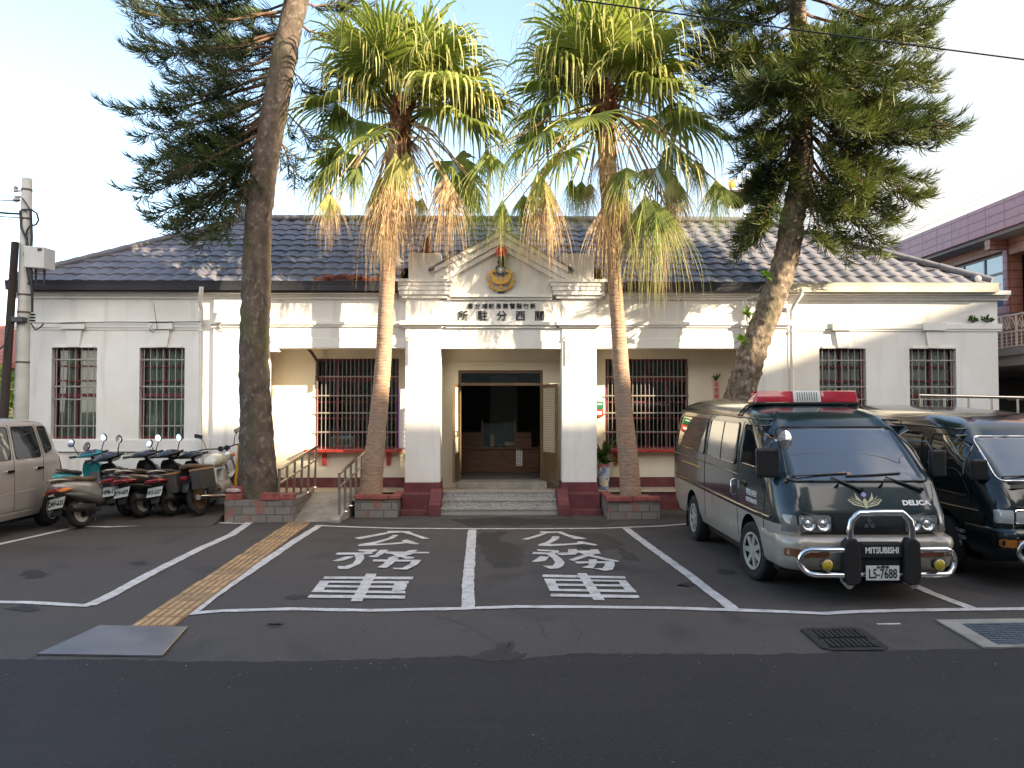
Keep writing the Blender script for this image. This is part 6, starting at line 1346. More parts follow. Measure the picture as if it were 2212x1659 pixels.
def make_van(lb, dx, dy, police):
    zm = (lambda z: z) if police else (lambda z: z if z < 0.84 else (0.84+(z-0.84)*0.85 if z < 1.645 else 1.524+(z-1.645)*1.12))
    rows = [(zm(z), a+dy, b+dy, w, rf, rr, bow) for z, a, b, w, rf, rr, bow in VAN]; xc = 3.55+dx; S = Shell(xc, rows, (0.022, 8.6+dy))
    t = thing('police_van' if police else 'passenger_van', (xc, 10+dy, 0), lb, 'van', 'dark green vans parked on the right'); dark = M['van_green']
    V = lambda n, mb, m_, par=t, **k: build(n, mb, m_, par, **k)
    if not police: dark = M['van_black']
    zs_ = [zm(q) for q in (0.30,0.36,0.42,0.52,0.62,0.718,0.722,0.84,0.92,1.0,1.06,1.12,1.2,1.3,1.4,1.52,1.64,1.70,1.745,1.775,1.80,1.83,1.85,1.87,1.885,1.905,1.912)]
    b = V('body', S.body(zs_, 0.72), [dark, M['van_beige'] if police else dark])
    cuts = []
    for ya in (8.70+dy, 11.28+dy):
        for sg in (-1,1): mb = MB(); mb.M = Matrix.Translation((0,0,0.02)); mb.lathe([(0.385,-0.28),(0.385,0.28)], (xc+sg*0.72,ya,0.30), 36, 'x'); cuts.append(mb)
    cut(b, cuts)
    for ya, tn in ((8.70+dy, R(9) if police else R(-24)), (11.28+dy, 0)):
        for sg in (-1,1): wheel(t, (xc+sg*0.735, ya, 0.315), 0.315, 0.20, M['alloy'] if police else M['black_plastic'] if False else M['alloy'], tn, 7, sg)
    for sg in (-1,1):
        mb = MB(); mb.box(xc+sg*0.62, xc+sg*0.82, 9.10+dy, 9.11+dy, 0.14, 0.42); mb.box(xc+sg*0.62, xc+sg*0.82, 11.72+dy, 11.73+dy, 0.14, 0.42); V('mud_flap', mb, M['black_plastic'])
    mb = MB(); mb.box(xc-0.70,xc+0.70,8.2+dy,12.2+dy,0.20,0.31); V('underbody', mb, M['black_plastic'])
    # glass
    ws = [(xc-0.70,zm(1.125)),(xc+0.70,zm(1.125)),(xc+0.615,zm(1.644)),(xc-0.615,zm(1.644))]
    V('windscreen', S.panel(0, ws, 0.006, 0.012, 0.07, 7), M['windshield'], smooth=60)
    sealm = M['black_plastic'] if police else M['chrome']
    V('windscreen_seal', S.edge(0, ws, 0.011, 0.07, 0.006), sealm, smooth=60)
    Yd = lambda q: [(y+dy, zm(z)) for y, z in q]
    wins = [Yd([(8.30,1.10),(8.42,1.20),(8.50,1.22),(9.06,1.22),(9.04,1.655),(8.52,1.655),(8.36,1.45)]), Yd([(9.24,1.19),(10.52,1.19),(10.48,1.655),(9.26,1.655)]), Yd([(10.66,1.19),(12.24,1.21),(12.12,1.645),(10.66,1.655)])]
    for sg in (-1,1):
        for w_ in wins:
            g_ = V('side_window', S.panel(sg, w_, 0.005, 0.012, 0.06, 5), M['van_glass'], smooth=60); build('window_seal', S.edge(sg, w_, 0.010, 0.06, 0.005), M['black_gloss'], g_, smooth=60)
        ym = sum(p[0] for p in wins[1])/4; build('window_divider', S.edge(sg, [(ym,1.2),(ym,1.65)], 0.007, 0, 0.006, False), M['black_gloss'], g_)
        V('rain_gutter', S.edge(sg, Yd([(8.62,1.715),(9.2,1.725),(12.3,1.725)]), 0.012, 0, 0.0, False), dark, smooth=60)
        V('trim_strip', S.edge(sg, Yd([(8.02,0.76),(8.4,0.76),(12.3,0.76)]), 0.013, 0, 0.002, False), M['black_gloss'] , smooth=60)
        V('swage_line', S.edge(sg, Yd([(9.1,1.09),(12.4,1.09)]), 0.007, 0, -0.002, False), dark, smooth=60)
        for pts in ([(9.14,0.40),(9.15,1.1),(9.12,1.68)], [(10.59,0.40),(10.59,1.69)], [(8.25,0.62),(8.2,0.95),(8.33,1.12)]): V('door_gap', S.edge(sg, Yd(pts), 0.0045, 0, 0.0005, False), M['black'])
        V('door_handle', S.panel(sg, Yd([(9.0,0.98),(8.82,0.98),(8.82,1.03),(9.0,1.03)]), 0.016, 0.02, 0.015, 2), M['black_gloss']); 
        mb = MB(); x = S.sx(9.24+dy,0.95); mb.tube([(xc+sg*(x+0.002),9.25+dy,1.02),(xc+sg*(x+0.035),9.25+dy,1.0),(xc+sg*(x+0.035),9.25+dy,0.86),(xc+sg*(x+0.002),9.25+dy,0.84)],0.013,8); V('door_handle', S.sh(mb), M['chrome'], smooth=60)
        for k in range(5): V('side_vent', S.edge(sg, Yd([(9.38,0.47+k*0.03),(9.5,0.47+k*0.03)]), 0.006, 0, 0.001, False), M['alloy']) if k == 0 and police else None
        if police: V('pinstripe', S.edge(sg, Yd([(10.75,1.0),(11.9,1.0)]), 0.008, 0, 0.001, False), M['gold'])
    for sg in (-1,1): V('panel_gap', S.edge(0, [(xc+sg*0.715,zm(1.10)),(xc+sg*0.69,zm(1.0)),(xc+sg*0.64,0.84)], 0.004, 0, 0.0, False), M['black'])
    V('rear_window', S.panel(2, [(xc-0.6,1.2),(xc+0.6,1.2),(xc+0.55,1.64),(xc-0.55,1.64)], 0.005, 0.012, 0.05), M['van_glass'], smooth=60)
    for sg in (-1,1): V('tail_light', S.panel(2, [(xc+sg*0.60,0.78),(xc+sg*0.72,0.78),(xc+sg*0.72,1.1),(xc+sg*0.60,1.1)], 0.01, 0.02, 0.02), M['tail_red'])
    V('grille', S.panel(0, [(xc-0.80,0.63),(xc+0.80,0.63),(xc+0.80,0.835),(xc-0.80,0.835)], 0.003, 0.01, 0.03, 4), M['black_plastic'], smooth=50)
    if police:
        V('grille_panel', S.panel(0, [(xc-0.33,0.66),(xc+0.33,0.66),(xc+0.33,0.82),(xc-0.33,0.82)], 0.010, 0.012, 0.03, 4), mat('dark grey grille', (0.022,0.025,0.028), 0.35, coat=0.3), smooth=50)
        for sg in (-1,1):
            pts = [(xc+sg*0.36,0.655),(xc+sg*0.66,0.655),(xc+sg*0.67,0.815),(xc+sg*0.36,0.815)]
            hl = V('headlight', S.panel(0, pts, 0.012, 0.016, 0.03, 4), mat('dark headlamp back', (0.26,0.26,0.25), 0.2, 0.3, coat=1.0), smooth=50)
            for q in (0.435, 0.575):
                x = xc+sg*q; y = S.fy(sg*q, 0.735); mb = MB(); mb.lathe([(0.066,0.0),(0.067,-0.022),(0.056,-0.020),(0.038,0.002),(0.02,-0.014),(0.001,-0.018)], (x,y-0.012,0.735), 22, 'y'); build('reflector', S.sh(mb), M['reflector'], hl, smooth=50)
            V('corner_lamp', S.panel(0, [(xc+sg*0.68,0.655),(xc+sg*0.80,0.655),(xc+sg*0.80,0.815),(xc+sg*0.69,0.815)], 0.012, 0.016, 0.02, 3), mat('smoky lamp lens', (0.20,0.195,0.19), 0.1, 0.2, coat=1.0), smooth=50)
            for k in range(3): V('grille_slot', S.edge(0, [(xc+sg*(0.345-0.0)-sg*k*0.025+sg*0.0,0.68),(xc+sg*0.345-sg*k*0.025,0.80)], 0.008, 0, 0.012, False), M['black']) if False else None
    else:
        for sg in (-1,1):
            pts = [(xc+sg*0.42,0.665),(xc+sg*0.64,0.665),(xc+sg*0.64,0.80),(xc+sg*0.42,0.80)]; hl = V('headlight', S.panel(0, pts, 0.014, 0.018, 0.02, 4), M['lens'], smooth=50); build('reflector', S.edge(0, pts, 0.008, 0.02, 0.014), M['chrome'], hl)
            V('corner_lamp', S.panel(0, [(xc+sg*0.66,0.665),(xc+sg*0.80,0.665),(xc+sg*0.80,0.80),(xc+sg*0.66,0.80)], 0.012, 0.016, 0.02, 3), M['lens'], smooth=50)
        for k in range(4): V('grille_bar', S.edge(0, [(xc-0.38,0.68+k*0.036),(xc+0.38,0.68+k*0.036)], 0.008, 0, 0.008, False), M['alloy'], smooth=50)
        V('nose_panel', S.panel(0, [(xc-0.72,zm(1.035)),(xc+0.72,zm(1.035)),(xc+0.71,zm(1.105)),(xc-0.71,zm(1.105))], 0.004, 0.01, 0.02, 3), M['black_plastic'])
    # bumper
    BR = [(0.30,7.69+dy,8.6+dy,0.80,0.20,0.02,0.05),(0.34,7.64+dy,8.6+dy,0.828,0.20,0.02,0.05),(0.56,7.61+dy,8.6+dy,0.850,0.20,0.02,0.05),(0.60,7.63+dy,8.6+dy,0.846,0.20,0.02,0.05),(0.615,7.67+dy,8.6+dy,0.83,0.2,0.02,0.05)]
    B = Shell(xc, BR, (0.022,8.6+dy)); mb = MB(); rings = []
    for z in (0.30,0.34,0.42,0.50,0.56,0.60,0.615):
        Pp = B.half(z)[:20]; Pp = [p for p in Pp if p[1] < 8.28+dy]; Pp = Pp+[(Pp[-1][0], 8.28+dy)]; inner = [(max(0,x-0.05), y+0.06) for x, y in Pp[::-1]]; rings.append(([(xc+x,y,z) for x, y in Pp], z))
    outs = []
    for r_, z in rings: outs.append([(2*xc-p[0],p[1],p[2]) for p in r_[::-1]][:-1]+r_)
    nmin = min(len(o_) for o_ in outs); mb.loft([o_ for o_ in outs if len(o_) == nmin], close=False, cap=False)
    o_ = outs[-1]; mb2 = [mb.vert(p) for p in o_]; mb3 = [mb.vert((p[0]*0.94+xc*0.06, p[1]+0.09, p[2])) for p in o_]
    for k in range(len(mb2)-1): mb.face((mb2[k], mb2[k+1], mb3[k+1], mb3[k]))
    V('bumper', mb, M['van_beige'] if police else dark, smooth=50)
    for sg in (-1,1): V('indicator', B.panel(0, [(xc+sg*0.42,0.435),(xc+sg*0.81,0.435),(xc+sg*0.815,0.515),(xc+sg*0.42,0.515)], 0.006, 0.012, 0.02, 4), M['amber'] if not police else mat('brown-amber lens', (0.20,0.07,0.03), 0.2, coat=0.6), smooth=50)
    yb = 7.47+dy
    for sg in (-1,1):
        mb = MB(); x0, x1 = xc+sg*0.235, xc+sg*0.665; Q = [(x0,yb,0.53),(x1-sg*0.05,yb+0.02,0.53)]+[(x1-sg*0.05+sg*0.115*math.sin(a),yb+0.03+0.06*math.sin(a),0.415+0.115*math.cos(a)) for a in np.linspace(0.3,2.84,9)]+[(x1-sg*0.05,yb+0.02,0.30),(x0,yb,0.30)]; mb.tube(Q, 0.026, 10); V('bull_bar_loop', mb, M['chrome'], smooth=60)
        mb = MB(); c = (xc+sg*0.52, yb-0.01, 0.40); mb.lathe([(0.045,0.05),(0.058,0.02),(0.060,-0.02),(0.052,-0.028)], c, 20, 'y'); fl = V('fog_lamp', mb, M['black_gloss'], smooth=50); mb = MB(); mb.lathe([(0.052,-0.026),(0.04,-0.038),(0.001,-0.044)], c, 20, 'y'); build('fog_lens', mb, M['yellow_lens'], fl, smooth=60)
    mb = MB(); mb.tube([(xc-0.29,yb+0.01,0.62),(xc-0.29,yb+0.01,0.72),(xc-0.275,yb+0.01,0.80),(xc-0.22,yb+0.01,0.855),(xc-0.2,yb+0.01,0.872),(xc+0.2,yb+0.01,0.872),(xc+0.22,yb+0.01,0.855),(xc+0.275,yb+0.01,0.80),(xc+0.29,yb+0.01,0.72),(xc+0.29,yb+0.01,0.62)], 0.030, 12); V('bull_bar_hoop', mb, M['chrome'], smooth=60)
    mb = MB()
    for sg in (-1,1): mb.prism([(xc+sg*0.355,yb-0.03,0.60),(xc+sg*0.30,yb-0.03,0.645),(xc+sg*0.24,yb-0.03,0.64),(xc+sg*0.20,yb-0.03,0.56),(xc+sg*0.20,yb-0.03,0.24),(xc+sg*0.26,yb-0.03,0.205),(xc+sg*0.335,yb-0.03,0.215),(xc+sg*0.36,yb-0.03,0.30)], (0,0.11,0))
    mb.box(xc-0.199,xc+0.199,yb-0.005,yb+0.08,0.455,0.60); mb.box(xc-0.199,xc+0.199,yb+0.03,yb+0.10,0.30,0.454); V('bull_bar_pad', mb, mat('matt black rubber', (0.014,0.014,0.015), 0.55), bevel=0.02)
    for sg in (-1,1):
        mb = MB(); mb.cyl((xc+sg*0.30,yb+0.12,0.24),(xc+sg*0.30,yb-0.0,0.21),0.04,n=14); V('lower_lamp', mb, M['alloy'])
    mb = MB(); mb.tube([(xc-0.2,yb+0.03,0.30),(xc+0.2,yb+0.03,0.30)],0.022,10); V('bull_bar_rail', mb, M['chrome'], smooth=60)
    # wipers, mirrors
    for x0, x1, xt in ((xc-0.02,xc-0.28,xc-0.64),(xc+0.58,xc+0.26,xc-0.12)):
        mb = MB(); fp = lambda x, z, o_=0.03: Vector((x, S.fy(x-xc,z)-o_, z)); mb.tube([fp(x0,zm(1.05)),fp(x1,zm(1.165),0.035)],[0.016,0.009],6); mb.tube([fp(x1+0.18,zm(1.20),0.022),fp(x1-0.1,zm(1.185),0.022),fp(xt,zm(1.175),0.022)],0.009,6); mb.cyl(fp(x0,zm(1.05),0.0),fp(x0,zm(1.05),0.045),0.02,n=10); V('wiper', mb, M['black_plastic'])
    for x0 in (xc-0.23,xc+0.20): mb = MB(); p = fp(x0,zm(1.075),0.0); mb.prism([p, p+Vector((-0.035,0,0)), p+Vector((0,-0.02,0.045))], (0,-0.02,0)); V('washer_jet', mb, M['black_plastic'])
    sg = -1; mb = MB(); mz = 1.44 if police else 1.30; mx = 0.98 if police else 0.91; mb.prism([(xc-mx,8.02+dy,1.155 if police else 1.08),(xc-0.76,7.98+dy,1.15 if police else 1.08),(xc-0.765,7.98+dy,mz),(xc-mx-0.005,8.02+dy,mz)], (0.02,0.09,0)); m1 = V('wing_mirror', mb, M['black_plastic'], bevel=0.022); mb = MB(); mb.tube([(xc-0.78,8.05+dy,1.2),(xc-0.70,8.12+dy,1.06),(xc-0.72,8.1+dy,1.0)],0.014,6); mb.tube([(xc-0.78,8.05+dy,mz-0.04),(xc-0.72,8.3+dy,mz)],0.012,6); build('mirror_arm', mb, M['black_plastic'], m1)
    mb = MB(); mb.prism([(xc+0.80,8.05+dy,1.155),(xc+0.95,8.06+dy,1.155),(xc+0.95,8.06+dy,1.42),(xc+0.80,8.05+dy,1.42)], (0,0.09,0)); m1 = V('wing_mirror', mb, M['black_plastic'], bevel=0.02); mb = MB(); mb.tube([(xc+0.82,8.09+dy,1.42),(xc+0.82,8.2+dy,1.5),(xc+0.70,8.35+dy,1.5)],0.010,6); build('mirror_arm', mb, M['black_gloss'], m1)
    if police:
        mb = MB(); c = Vector((xc-0.715,7.98+dy,1.53)); mb.M = Matrix.Translation(c) @ Matrix.Rotation(R(28),4,'Z'); mb.lathe([(0.02,0.04),(0.07,0.03),(0.098,0.0),(0.100,-0.008)], (0,0,0), 24, 'y'); m2 = V('round_mirror', mb, M['black_gloss'], smooth=50); mb = MB(); mb.M = Matrix.Translation(c) @ Matrix.Rotation(R(28),4,'Z'); mb.lathe([(0.094,-0.009),(0.05,-0.016),(0.001,-0.018)], (0,0,0), 24, 'y'); build('mirror_glass', mb, M['chrome'], m2, smooth=60); mb = MB(); mb.tube([(xc-0.72,8.02+dy,1.5),(xc-0.76,8.1+dy,1.52),(xc-0.80,8.28+dy,1.56)],0.012,6); build('mirror_arm', mb, M['chrome'], m2)
        mb = MB(); mb.sphere((xc-0.70,7.96+dy,1.115),0.06,12,(0.55,0.6,1.25)); V('round_mirror', mb, M['black_gloss'], smooth=60)
        # light bar
        lb_ = MB(); yl = 9.36+dy; lz = 1.885; lb_.box(xc-0.60,xc+0.60,yl-0.13,yl+0.13,lz-0.005,lz+0.022); L = V('light_bar', lb_, M['black_plastic'], bevel=0.008)
        def lens(x0, x1, e0, e1, m_, nm):
            mb = MB(); rings = []
            for x, e in ((x0,e0),(x0*0.9+x1*0.1,0),(x0*0.1+x1*0.9,0),(x1,e1)):
                rings.append([(xc+x, yl-0.135+e*0.5, lz+0.024),(xc+x-(0.0 if not e else math.copysign(e*0.9,x)), yl-0.105+e*0.5, lz+0.155-e*0.3),(xc+x-(0.0 if not e else math.copysign(e*0.9,x)), yl+0.105-e*0.5, lz+0.155-e*0.3),(xc+x, yl+0.135-e*0.5, lz+0.024)])
            mb.loft(rings); build(nm, mb, m_, L, bevel=0.012, smooth=40)
        lens(-0.625,-0.161,0.09,0,M['bar_red'],'red_lens'); lens(0.161,0.625,0,0.09,M['bar_red'],'red_lens'); lens(-0.160,0.160,0,0,mat('white speaker box', (0.72,0.71,0.68), 0.4),'speaker_box')
        mb = MB()
        for k in range(9): x = xc-0.112+k*0.028; mb.prism([(x-0.004,yl-0.139,lz+0.04),(x+0.004,yl-0.139,lz+0.04),(x+0.004,yl-0.112,lz+0.14),(x-0.004,yl-0.112,lz+0.14)], (0,0.004,0))
        build('speaker_slot', mb, mat('dark slot', (0.12,0.12,0.12), 0.6), L)
        for s2 in (-1,1):
            mb = MB()
            for d in (-0.06,0.06): mb.tube([(xc+s2*0.56,yl+d,lz-0.006),(xc+s2*0.64,yl+d,1.87),(xc+s2*0.71,yl+d,1.80),(xc+s2*0.735,yl+d,1.735)],0.012,6)
            mb.box(xc+s2*0.725-0.02,xc+s2*0.725+0.02,yl-0.08,yl+0.08,1.725,1.77); build('mounting_foot', mb, M['black_plastic'], L)
        # number plate and lettering
        yq = yb-0.005; mb = MB(); mb.box(xc-0.155,xc+0.155,yq-0.012,yq,0.255,0.39); npl = V('number_plate', mb, M['numplate'], bevel=0.004)
        fr_ = lambda x, z, y: frame((x,y,z),(1,0,0),(0,0,1))
        def word(nm, s_, size, x, z, y, m_, par, sxk=1.0, bold=0.002, up=(0,0,1)):
            vs, fs = text_geo(s_, size, 0.002, bold); mb = MB(); A = frame((x,y,z),(1,0,0),up); A = A @ Matrix.Diagonal((sxk,1,1,1)); mb.raw(vs, fs, A); return build(nm, mb, m_, par)
        word('plate_number', 'L5-7688', 0.122, xc, 0.313, yq-0.0135, M['black'], npl, 0.66, 0.0015); word('plate_writing', '台灣省', 0.026, xc, 0.376, yq-0.0135, M['black'], npl, 1.6, 0.0005)
        word('lettering', 'MITSUBISHI', 0.078, xc+0.0, 0.527, yb-0.008, M['white_paint'], t, 0.80, 0.0022)
        zc = 0.925; x = xc+0.52; n_ = 0.02; yy = S.fy(0.52, zc)-0.006; vs, fs = text_geo('DELICA', 0.06, 0.0, 0.003); mb = MB(); mb.raw([(xc+0.50+p[0]*1.35, S.fy(0.50+p[0]*1.35, zc+p[1])-0.005, zc+p[1]) for p in vs], fs); V('lettering', S.sh(mb), M['white_paint'])
        # three-lozenge badge
        mb = MB(); yy = S.fy(0,0.745)-0.018
        for k in range(3):
            a = math.pi/2+k*2*math.pi/3; u = Vector((math.cos(a),0,math.sin(a)))*0.062; v = Vector((-math.sin(a),0,math.cos(a)))*0.026; o0 = Vector((xc+0.0,yy,0.735)); mb.prism([o0, o0+u*0.5+v, o0+u, o0+u*0.5-v], (0,-0.006,0))
        V('badge', mb, M['chrome'])
        # pale bird decal on the nose
        mb = MB(); fz = lambda x, z: (xc+x, S.fy(x,z)-0.004, z); dm = mat('pale decal', (0.50,0.48,0.30), 0.5)
        for s2 in (-1,1):
            for k in range(5): a = 0.35+k*0.21; mb.poly([fz(s2*0.015,0.905+k*0.004), fz(s2*(0.06+0.02*k*0.3),0.925+0.010*k), fz(s2*(0.15*math.cos(a)+0.03),0.90+0.135*math.sin(a)), fz(s2*(0.13*math.cos(a)+0.02),0.905+0.09*math.sin(a)+0.0)])
        mb.poly([fz(-0.015,0.88),fz(0.015,0.88),fz(0.022,0.945),fz(0.0,0.975),fz(-0.022,0.945)])
        for s2 in (-1,1): mb.poly([fz(s2*0.02,0.888),fz(s2*0.12,0.91),fz(s2*0.17,0.96),fz(s2*0.155,0.96),fz(s2*0.11,0.92),fz(s2*0.02,0.90)])
        V('bird_decal', mb, dm)
        mb = MB(); mb.poly([fz(0.026*math.cos(a),1.005+0.022*math.sin(a)) for a in np.linspace(0,6.28,13)[:-1]]); V('round_decal', mb, mat('blue decal', (0.25,0.30,0.62), 0.4))
        # phone number on the driver's door
        def side_word(s_, size, y, z, sxk=1.0):
            vs, fs = text_geo(s_, size, 0.0, 0.001); vs = [(p[0]*sxk,p[1],p[2]) for p in vs]; mb = MB(); mb.raw([(xc-S.sx(y-p[0],z+p[1])-0.004, y-p[0], z+p[1]) for p in vs], fs); V('door_lettering', S.sh(mb), M['white_paint'])
        side_word('關西分駐所', 0.072, 8.62+dy, 0.935); side_word('0937096978', 0.066, 8.62+dy, 0.855, 1.1)
        for k, s_ in enumerate(('關西警察', '巡邏車', '新埔')): side_word(s_, 0.045, 8.22+dy, 0.60-k*0.055)
        # things seen on the dashboard
        mb = MB(); mb.sphere((xc-0.13,S.fy(-0.13,1.19)-0.0,1.17),0.075,12,(1.5,0.15,0.55)); V('dashboard_sticker', mb, mat('pale sticker', (0.50,0.52,0.50), 0.4, col2=(0.55,0.20,0.10), vscale=18, detail=0), smooth=60)
    else:
        vs, fs = text_geo('關西分駐所', 0.05, 0.0, 0.001)
        for k, s_ in enumerate(('0357-0877', '035-872024', '關西')):
            vs, fs = text_geo(s_, 0.058, 0.0, 0.001); mb = MB(); mb.raw([(xc-S.sx(8.42+dy-p[0],0.47+p[1])-0.005, 8.42+dy-p[0], 0.50-k*0.065+p[1]) for p in vs], fs); V('side_lettering', mb, M['white_paint'])
    return t
make_van('dark green and beige police van with a red roof light bar and chrome bull bar', 0, 0, True)
make_van('all dark green older van at the right edge with a bright-framed windscreen', 2.36, 0.45, False)

# ---------------------------------------------------------------- silver minivan at the left edge
xc = -7.76; CR = [(0.24,9.75,13.02,0.78,0.22,0.16,0.05),(0.34,9.62,13.16,0.825,0.24,0.18,0.06),(0.60,9.56,13.20,0.835,0.26,0.18,0.07),(0.85,9.60,13.18,0.832,0.28,0.18,0.08),(0.98,9.72,13.15,0.825,0.28,0.18,0.1),(1.08,10.1,13.11,0.815,0.3,0.18,0.12),(1.30,10.42,13.02,0.775,0.3,0.2,0.12),(1.54,10.75,12.90,0.72,0.28,0.2,0.12),(1.61,10.9,12.82,0.69,0.28,0.22,0.12),(1.66,11.15,12.66,0.60,0.28,0.25,0.12),(1.69,11.5,12.4,0.42,0.25,0.22,0.1),(1.70,11.8,12.2,0.15,0.1,0.1,0.05)]
S = Shell(xc, CR); car = thing('silver_minivan', (xc,11.4,0), 'silver-beige minivan cut off by the left edge, rear end toward the station', 'car')
V = lambda n, mb, m_, par=car, **k: build(n, mb, m_, par, **k)
b = V('body', S.body([0.24,0.29,0.34,0.45,0.60,0.72,0.85,0.92,0.98,1.03,1.08,1.2,1.3,1.42,1.54,1.58,1.61,1.64,1.66,1.68,1.69,1.70]), M['silver_paint']); cuts = []
for ya in (10.35,12.84):
    for sg in (-1,1): mb = MB(); mb.lathe([(0.345,-0.26),(0.345,0.26)], (xc+sg*0.72,ya,0.30), 36, 'x'); cuts.append(mb)
cut(b, cuts)
for ya in (10.35,12.84):
    for sg in (-1,1): wheel(car, (xc+sg*0.725,ya,0.29), 0.29, 0.19, M['alloy'], 0, 6, sg)
for sg in (-1,1):
    for w_ in ([(11.22,1.10),(11.72,1.10),(11.74,1.565),(11.3,1.565)], [(11.84,1.10),(12.48,1.10),(12.40,1.565),(11.84,1.565)], [(12.60,1.14),(12.80,1.20),(12.70,1.56),(12.50,1.56)]):
        g_ = V('side_window', S.panel(sg, w_, 0.004, 0.012, 0.05, 5), M['van_glass'], smooth=60); build('window_seal', S.edge(sg, w_, 0.008, 0.05, 0.004), M['black_gloss'], g_, smooth=60)
    for pts in ([(11.78,0.36),(11.78,1.6)], [(12.50,0.72),(12.54,1.1),(12.45,1.6)], [(11.78,0.36),(12.36,0.36)], [(10.9,0.36),(11.78,0.36)]): V('door_gap', S.edge(sg, pts, 0.004, 0, 0.0005, False), M['black'])
    V('swage_line', S.edge(sg, [(10.2,0.60),(12.36,0.63)], 0.006, 0, -0.002, False), M['silver_paint'], smooth=60)
    V('sill_moulding', S.panel(sg, [(10.75,0.25),(12.44,0.25),(12.44,0.33),(10.75,0.33)], 0.02, 0.03, 0.02, 3), M['silver_paint'], smooth=50)
    for y in (11.66,12.40):
        V('door_handle', S.panel(sg, [(y-0.09,0.915),(y+0.09,0.915),(y+0.09,0.955),(y-0.09,0.955)], 0.028, 0.02, 0.018, 2), M['chrome'], smooth=50)
    V('tail_light', S.panel(sg, [(13.0,0.75),(13.12,0.75),(13.08,1.05),(12.99,1.08)], 0.006, 0.012, 0.02, 3), M['tail_red'], smooth=50)
V('rear_window', S.panel(2, [(xc-0.58,1.1),(xc+0.58,1.1),(xc+0.52,1.52),(xc-0.52,1.52)], 0.005, 0.01, 0.04), M['van_glass'], smooth=60)
V('windscreen', S.panel(0, [(xc-0.62,1.1),(xc+0.62,1.1),(xc+0.55,1.54),(xc-0.55,1.54)], 0.005, 0.01, 0.05, 6), M['windshield'], smooth=60)
for sg in (-1,1): V('headlight', S.panel(0, [(xc+sg*0.42,0.66),(xc+sg*0.76,0.68),(xc+sg*0.76,0.84),(xc+sg*0.42,0.80)], 0.006, 0.012, 0.03, 4), M['lens'], smooth=50)
V('grille', S.panel(0, [(xc-0.36,0.66),(xc+0.36,0.66),(xc+0.36,0.78),(xc-0.36,0.78)], 0.004, 0.01, 0.02), M['black_plastic'])
mb = MB(); mb.sphere((xc+0.90,10.9,1.12),0.1,12,(0.6,0.5,0.75)); V('wing_mirror', mb, M['silver_paint'], smooth=60); mb = MB(); mb.box(xc-0.68,xc+0.68,10.0,12.9,0.17,0.25); V('underbody', mb, M['black_plastic'])
mb = MB(); mb.sphere((xc-0.90,10.9,1.12),0.1,12,(0.6,0.5,0.75)); V('wing_mirror', mb, M['silver_paint'], smooth=60)
# ================================================================ scooters and motorcycle
def oval(y, z, w, h, n=16, p=2.6, top=0.0):
    return [(w*math.copysign(abs(math.cos(a))**(2/p), math.cos(a)), y, z+h*math.copysign(abs(math.sin(a))**(2/p), math.sin(a))) for a in (2*math.pi*k/n for k in range(n))]
def shell_mb(rows, n=16, p=2.6):         # rows: (y, z centre, half width, half height)
    mb = MB(); mb.loft([oval(y, z, w, h, n, p) for y, z, w, h in rows]); return mb
def bike_root(name, lb, x, y, hd, lean, cat, grp):
    o = thing(name, (x, y, zs(y+0.3)+0.004), lb, cat, grp); o.rotation_euler = (math.atan2(zs(y+1.15)-zs(y), 1.15)*0.9, R(-lean), R(-hd)); return o
def bwheel(t, y, r, w, rimm, x=0.0):
    mb = MB(); mb.lathe([(r*0.66,-w*0.42),(r*0.85,-w/2),(r*0.96,-w*0.36),(r,-w*0.12),(r,w*0.12),(r*0.96,w*0.36),(r*0.85,w/2),(r*0.66,w*0.42)], (x,y,r), 28, 'x', False); ty = build('wheel', mb, M['rubber'], t, smooth=40, world=False)
    mb = MB(); mb.lathe([(r*0.70,-w*0.4),(r*0.62,-w*0.42),(r*0.60,-w*0.2),(r*0.60,w*0.2),(r*0.62,w*0.42),(r*0.70,w*0.4)], (x,y,r), 24, 'x'); mb.cyl((x-w*0.5,y,r),(x+w*0.5,y,r),r*0.2,n=12)
    for k in range(6): a = k*math.pi/3; mb.tube([(x,y+r*0.15*math.cos(a),r+r*0.15*math.sin(a)),(x,y+r*0.64*math.cos(a+0.15),r+r*0.64*math.sin(a+0.15))],[r*0.09,r*0.06],6)
    build('rim', mb, rimm, ty, smooth=40, world=False); return ty
NPW = mat('pale plate', (0.45,0.49,0.48), 0.5)
